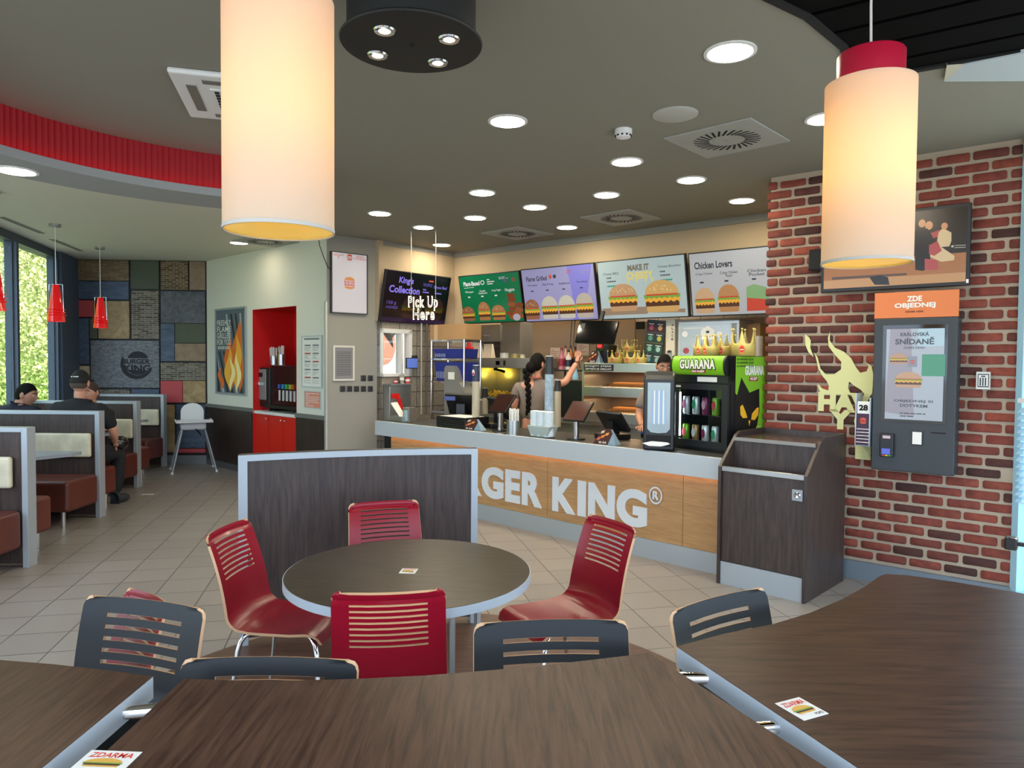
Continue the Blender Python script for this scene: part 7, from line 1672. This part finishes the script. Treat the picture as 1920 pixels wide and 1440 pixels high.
sh = {'w0': ((-.02, .0, .58), (.20, .165)), 'waist': ((-.02, -.01, .76), (.20, .155)), 'chest': ((-.02, .02, 1.03), (.23, .155)), 'nk0': ((-.01, .04, 1.18), (.085, .082)),
      'sL': ((-.24, .03, 1.10), .092), 'eL': ((-.295, .13, .89), .072), 'sR': ((.22, .03, 1.09), .094), 'eR': ((.335, .07, .845), .074)}
mb = MB(); from_mesh(mb, skin_mesh(sh, 'w0-waist waist-chest chest-nk0 chest-sL sL-eL chest-sR sR-eR'), M['cloth_b']); mb.build('shirt', None, root)
tr = {'w0': ((-.02, .0, .54), (.185, .155)), 'hL': ((-.10, .08, .55), .12), 'kL': ((-.10, .46, .55), .095), 'aL': ((-.08, .44, .14), .070), 'hR': ((.10, .07, .55), .125), 'kR': ((.25, .34, .57), .098), 'aR': ((.225, .26, .10), .080)}
mb = MB(); from_mesh(mb, skin_mesh(tr, 'w0-hL hL-kL kL-aL w0-hR hR-kR kR-aR'), M['cloth_b']); mb.build('trousers', None, root)
for q, t in (('aR', 'tR'), ('aL', 'tL')):
    a = Vector(nd[q][0]); b2 = Vector(toe[t]); sd_ = {'a': ((a.x, a.y - .05, .065), (.055, .062)), 'm': ((a.x * .5 + b2.x * .5, a.y * .5 + b2.y * .5, .055), (.062, .058)), 't': ((b2.x, b2.y + .06, .045), (.058, .045)), 'u': ((a.x, a.y, .15), .062)}
    mb = MB(); from_mesh(mb, skin_mesh(sd_, 'm-a m-t a-u', 2), mat('shoe_grey', '2a2c32', .7)); mb.build('shoe', None, root)
capm = mat('cap_black', '101112', .8)
cp_ = hair_cap(root, Mh, capm, 'cap', front=.035, sc_=1.10, back=-.005)
hair_cap(root, Mh, mat('short_hair', '4a3c34', .8), 'hair', front=.03, sc_=1.03, back=-.055)
mb = MB(); mb.M = Mh; mb.hex8([(-.07, -.10, .03), (.07, -.10, .03), (.055, -.165, .02), (-.055, -.165, .02)], [(-.07, -.10, .036), (.07, -.10, .036), (.055, -.165, .026), (-.055, -.165, .026)], capm); mb.build('cap_peak', None, cp_)
mb = MB(); mb.M = Mh @ rotz(math.pi)
for x0, x1 in ((-.034, -.020), (-.012, .002), (.005, .018), (.020, .034)): mb.rect(x0, x1, .052, .060, -.1035)
mb.build('cap_lettering', M['paper'], cp_)
mb = MB(); mb.ell((.26, .33, .67), (.085, .10, .08), mat('helmet_gloss', '0a0a0c', .12, coat=.5), 20, 14); mb.ell((.29, .24, .70), (.03, .02, .012), M['chrome'], 8, 6); hb = mb.build('held_bag', None, root); hb['label'] = 'glossy black bag on his knee'

# ---- man in navy jacket at the window side, in profile to the right
Y2 = 7.62; b2x = (30 - 960) / FPX * Y2
root = person('person in a navy jacket leaning over by the window, seen in profile', (b2x, Y2, 0), 0)
body = MB(); h = 1.19; sk2 = M['skin2']
nd = {'hip': ((-.02, .0, .56), (.16, .13)), 'waist': ((-.02, .0, .74), (.16, .12)), 'chest': ((-.05, .02, .94), (.13, .085)), 'nk0': ((-.02, .03, 1.08), .05), 'nk': ((.0, .05, 1.13), .06), 'hd': ((.045, .08, h), .055),
      'sL': ((-.22, .05, 1.01), .045), 'eL': ((-.28, .25, .80), .045), 'wL': ((-.12, .42, .80), .03), 'sR': ((.14, .03, 1.0), .045), 'eR': ((.26, .22, .80), .045), 'wR': ((.10, .40, .80), .03),
      'kL': ((-.12, .46, .54), .075), 'aL': ((-.12, .46, .10), .045), 'kR': ((.10, .46, .54), .075), 'aR': ((.10, .46, .10), .045)}
from_mesh(body, skin_mesh(nd, 'hip-waist waist-chest chest-nk0 nk0-nk nk-hd chest-sL sL-eL eL-wL chest-sR sR-eR eR-wR hip-kL kL-aL hip-kR kR-aR'), sk2)
Mh = head(body, root, Vector((.05, .08, h + .02)), R(90) + R(12), R(10), sk2, 1.06)
hand(body, nd['wR'][0], (-.3, .3, 0), (0, 0, -1), sk2, .3, 1, 1); hand(body, nd['wL'][0], (.3, .3, 0), (0, 0, -1), sk2, .3, 1, -1)
body.build('body', None, root)
sh = {'w0': ((-.02, .0, .56), (.19, .16)), 'waist': ((-.02, .0, .74), (.20, .15)), 'chest': ((-.05, .02, .98), (.22, .15)), 'nk0': ((-.02, .04, 1.125), (.088, .085)), 'sL': ((-.25, .05, 1.05), .095), 'eL': ((-.28, .25, .80), .066), 'wL': ((-.13, .41, .80), .048), 'sR': ((.16, .03, 1.04), .095), 'eR': ((.26, .22, .80), .066), 'wR': ((.11, .39, .80), .048)}
mb = MB(); from_mesh(mb, skin_mesh(sh, 'w0-waist waist-chest chest-nk0 chest-sL sL-eL eL-wL chest-sR sR-eR eR-wR'), M['cloth_n']); mb.build('jacket', None, root)
tr = {'w0': ((-.02, .0, .54), (.18, .15)), 'kL': ((-.12, .46, .55), .09), 'aL': ((-.12, .46, .12), .066), 'kR': ((.10, .46, .55), .09), 'aR': ((.10, .46, .12), .066)}
mb = MB(); from_mesh(mb, skin_mesh(tr, 'w0-kL kL-aL w0-kR kR-aR'), M['cloth_b']); mb.build('trousers', None, root)
for x in (-.12, .10): mb = MB(); mb.ell((x, .50, .045), (.045, .13, .045), M['black'], 16, 10); mb.build('shoe', None, root)
hair_cap(root, Mh, M['hair'], 'hair', front=.062, sc_=1.05, back=-.06)
# ---- person opposite, face to the camera, glasses on the head
Y3 = 8.38; b3x = (178 - 960) / FPX * Y3
root = person('person facing the camera behind the man in cap, glasses on the head', (b3x, Y3, 0), 0)
body = MB(); h = 1.195
nd = {'hip': ((0, .0, .56), (.15, .12)), 'waist': ((0, .0, .74), (.15, .11)), 'chest': ((0, -.04, .92), (.16, .11)), 'nk0': ((0, -.06, 1.04), .065), 'nk': ((0, -.08, 1.09), .055), 'hd': ((0, -.09, h), .055),
      'sL': ((-.19, -.05, .97), .06), 'eL': ((-.24, -.20, .80), .042), 'wL': ((-.10, -.34, .80), .028), 'sR': ((.19, -.05, .97), .06), 'eR': ((.24, -.20, .80), .042), 'wR': ((.10, -.34, .80), .028),
      'kL': ((-.11, -.42, .54), .07), 'aL': ((-.11, -.40, .10), .042), 'kR': ((.11, -.42, .54), .07), 'aR': ((.11, -.40, .10), .042)}
from_mesh(body, skin_mesh(nd, 'hip-waist waist-chest chest-nk0 nk0-nk nk-hd chest-sL sL-eL eL-wL chest-sR sR-eR eR-wR hip-kL kL-aL hip-kR kR-aR'), M['skin'])
Mh = head(body, root, Vector((0, -.095, h + .015)), R(-6), R(4), M['skin'], 1.04)
hand(body, nd['wR'][0], (-.2, -.3, 0), (0, 0, -1), M['skin'], .3, .95, 1); hand(body, nd['wL'][0], (.2, -.3, 0), (0, 0, -1), M['skin'], .3, .95, -1)
body.build('body', None, root)
sh = {'w0': ((0, .0, .56), (.18, .15)), 'waist': ((0, .0, .74), (.18, .14)), 'chest': ((0, -.04, .92), (.19, .14)), 'nk0': ((0, -.06, 1.045), (.085, .08)), 'sL': ((-.20, -.05, .97), .078), 'eL': ((-.24, -.19, .82), .06), 'sR': ((.20, -.05, .97), .078), 'eR': ((.24, -.19, .82), .06)}
mb = MB(); from_mesh(mb, skin_mesh(sh, 'w0-waist waist-chest chest-nk0 chest-sL sL-eL chest-sR sR-eR'), M['cloth_b']); mb.build('shirt', None, root)
tr = {'w0': ((0, .0, .54), (.17, .145)), 'kL': ((-.11, -.42, .55), .085), 'aL': ((-.11, -.40, .12), .062), 'kR': ((.11, -.42, .55), .085), 'aR': ((.11, -.40, .12), .062)}
mb = MB(); from_mesh(mb, skin_mesh(tr, 'w0-kL kL-aL w0-kR kR-aR'), M['cloth_b']); mb.build('trousers', None, root)
for x in (-.11, .11): mb = MB(); mb.ell((x, -.45, .04), (.042, .12, .04), M['black'], 16, 10); mb.build('shoe', None, root)
hair_cap(root, Mh, mat('brown_hair', '3c2a20', .7, bump=.5), 'hair', front=.055, sc_=1.06, back=-.05)
mb = MB(); mb.M = Mh
for sx in (-1, 1): mb.ell((sx * .030, -.075, .098), (.026, .012, .016), M['gloss'], 14, 8)
mb.tube([(-.055, -.07, .098), (0, -.085, .10), (.055, -.07, .098)], .004, M['black'], 6); mb.build('sunglasses', None, root)

# ---- worker with a long braid, back to the camera, right arm raised
Yw = 8.0; bwx = (1000 - 960) / FPX * Yw
root = person('worker with long dark braid and taupe shirt reaching up to the right', (bwx, Yw, 0), 0)
hz = (676 - 682) / FPX * Yw + CAM.z
body = MB(); tp = hz - .0; sk3 = M['skin']
nk_ = tp - .15
nd = {'hip': ((-.02, 0, .92), (.15, .12)), 'waist': ((-.02, 0, 1.08), (.13, .10)), 'chest': ((-.01, 0, 1.28), (.15, .10)), 'nk0': ((.02, .02, nk_ - .04), .062), 'nk': ((.035, .03, nk_), .05), 'hd': ((.05, .04, tp), .05),
      'sL': ((-.165, .0, nk_ - .09), .058), 'eL': ((-.215, .02, 1.08), .042), 'wL': ((-.13, .22, 1.00), .028), 'sR': ((.18, .03, nk_ - .085), .058), 'eR': ((.37, .10, nk_ - .06), .044), 'wR': ((.50, .16, nk_ + .17), .030),
      'kL': ((-.09, .02, .48), .068), 'aL': ((-.09, .0, .08), .04), 'kR': ((.07, .02, .48), .068), 'aR': ((.07, .0, .08), .04)}
from_mesh(body, skin_mesh(nd, 'hip-waist waist-chest chest-nk0 nk0-nk nk-hd chest-sL sL-eL eL-wL chest-sR sR-eR eR-wR hip-kL kL-aL hip-kR kR-aR'), sk3)
Mh = head(body, root, Vector((.045, .045, tp + .0)), math.pi - R(38), R(6), sk3, .98)
hand(body, nd['wR'][0], (.10, .08, .5), (0, .8, .1), sk3, .35, .95, 1); hand(body, nd['wL'][0], (.1, .5, 0), (0, 0, -1), sk3, .3, .95, -1)
body.build('body', None, root)
sh = {'w0': ((-.02, 0, .90), (.175, .14)), 'waist': ((-.02, 0, 1.08), (.155, .125)), 'chest': ((-.01, 0, 1.28), (.175, .125)), 'nk0': ((.02, .02, nk_ - .035), (.08, .075)), 'sL': ((-.17, .0, nk_ - .10), .078), 'eL': ((-.205, .02, 1.18), .066), 'sR': ((.18, .03, nk_ - .09), .078), 'eR': ((.32, .08, nk_ - .07), .066)}
mb = MB(); from_mesh(mb, skin_mesh(sh, 'w0-waist waist-chest chest-nk0 chest-sL sL-eL chest-sR sR-eR'), M['cloth_t']); mb.build('shirt', None, root)
mb = MB(); mb.lathe((.022, .02, nk_ - .012), [(.066, 0), (.062, .016)], mat('collar_red', 'b05a50', .8), 20); mb.build('collar', None, root)
tr = {'w0': ((-.02, 0, .90), (.17, .14)), 'kL': ((-.09, .02, .48), .082), 'aL': ((-.09, .0, .10), .06), 'kR': ((.07, .02, .48), .082), 'aR': ((.07, .0, .10), .06)}
mb = MB(); from_mesh(mb, skin_mesh(tr, 'w0-kL kL-aL w0-kR kR-aR'), M['cloth_b']); mb.build('trousers', None, root)
for x in (-.09, .07): mb = MB(); mb.ell((x, .04, .04), (.042, .12, .04), M['black'], 16, 10); mb.build('shoe', None, root)
hr = hair_cap(root, Mh, M['hair'], 'hair', front=.055, sc_=1.10, back=-.085)
mb = MB(); bz0, bz1 = tp - .08, 1.04
for i in range(15):
    t = i / 14; x = -.075 + .03 * math.sin(t * 2.2) + .012 * (1 if i % 2 else -1); z = bz0 + (bz1 - bz0) * t; mb.ell((x - .01, -.12 + .02 * t, z), (.030 * (1 - .45 * t), .026 * (1 - .4 * t), .034), M['hair'], 12, 8)
mb.ell((-.03, -.07, tp - .04), (.06, .05, .07), M['hair'], 14, 10); mb.build('braid', None, hr)
mb = MB(); mb.tube([(-.105, -.09, 1.0), (-.10, -.10, 1.0)], .02, None, 8); 
# ---- worker behind the napkin dispenser
Yp = 6.75; bpx = (1246 - 960) / FPX * Yp
root = person('worker with tied-back dark hair half hidden behind the napkin dispenser', (bpx, Yp, 0), R(-12))
hz = (678.5 - 687) / FPX * Yp + CAM.z; tp = hz; nk_ = tp - .15
body = MB()
nd = {'hip': ((0, 0, .90), (.15, .12)), 'waist': ((0, 0, 1.06), (.13, .10)), 'chest': ((0, 0, 1.24), (.155, .105)), 'nk0': ((0, 0, nk_ - .04), .062), 'nk': ((0, -.01, nk_), .05), 'hd': ((0, -.01, tp), .05),
      'sL': ((-.17, 0, nk_ - .09), .058), 'eL': ((-.235, -.04, 1.10), .042), 'wL': ((-.20, -.25, 1.02), .028), 'sR': ((.17, 0, nk_ - .09), .058), 'eR': ((.22, -.03, 1.08), .042), 'wR': ((.16, -.22, 1.02), .028),
      'kL': ((-.08, 0, .48), .068), 'aL': ((-.08, 0, .08), .04), 'kR': ((.08, 0, .48), .068), 'aR': ((.08, 0, .08), .04)}
from_mesh(body, skin_mesh(nd, 'hip-waist waist-chest chest-nk0 nk0-nk nk-hd chest-sL sL-eL eL-wL chest-sR sR-eR eR-wR hip-kL kL-aL hip-kR kR-aR'), M['skin2'])
Mh = head(body, root, Vector((0, -.015, tp)), R(6), R(14), M['skin2'], .96)
hand(body, nd['wR'][0], (0, -.5, 0), (0, 0, -1), M['skin2'], .4, .95, -1); hand(body, nd['wL'][0], (0, -.5, 0), (0, 0, -1), M['skin2'], .4, .95, 1)
body.build('body', None, root)
sh = {'w0': ((0, 0, .88), (.175, .14)), 'waist': ((0, 0, 1.06), (.155, .125)), 'chest': ((0, 0, 1.24), (.18, .13)), 'nk0': ((0, 0, nk_ - .04), (.08, .075)), 'sL': ((-.175, 0, nk_ - .10), .078), 'eL': ((-.225, -.03, 1.15), .066), 'sR': ((.175, 0, nk_ - .10), .078), 'eR': ((.215, -.02, 1.13), .066)}
mb = MB(); from_mesh(mb, skin_mesh(sh, 'w0-waist waist-chest chest-nk0 chest-sL sL-eL chest-sR sR-eR'), M['cloth_t']); mb.build('shirt', None, root)
tr = {'w0': ((0, 0, .88), (.17, .14)), 'kL': ((-.08, 0, .48), .082), 'aL': ((-.08, 0, .10), .06), 'kR': ((.08, 0, .48), .082), 'aR': ((.08, 0, .10), .06)}
mb = MB(); from_mesh(mb, skin_mesh(tr, 'w0-kL kL-aL w0-kR kR-aR'), M['cloth_b']); mb.build('trousers', None, root)
for x in (-.08, .08): mb = MB(); mb.ell((x, -.04, .04), (.042, .12, .04), M['black'], 16, 10); mb.build('shoe', None, root)
hair_cap(root, Mh, M['hair'], 'hair', front=.064, sc_=1.045, back=-.05)
# hanging blue cloth by the cabinet edge
P = BH.P(1079, 700, -.06); o = thing('cleaning_cloth', 'pale blue cloth hanging at the left edge of the holding cabinet', 'cloth', P, BH.a)
mb = MB(); mb.lathe((0, 0, 0), [(.004, .09), (.02, .03), (.038, -.04), (.034, -.075), (0, -.075)], None, 9); mb.build('cloth', mat('cloth_blue', '8cc0dc', .8), o); mb = MB(); mb.tube([(0, 0, .08), (0, .02, .30)], .002, None, 5); mb.build('string', M['black'], o)
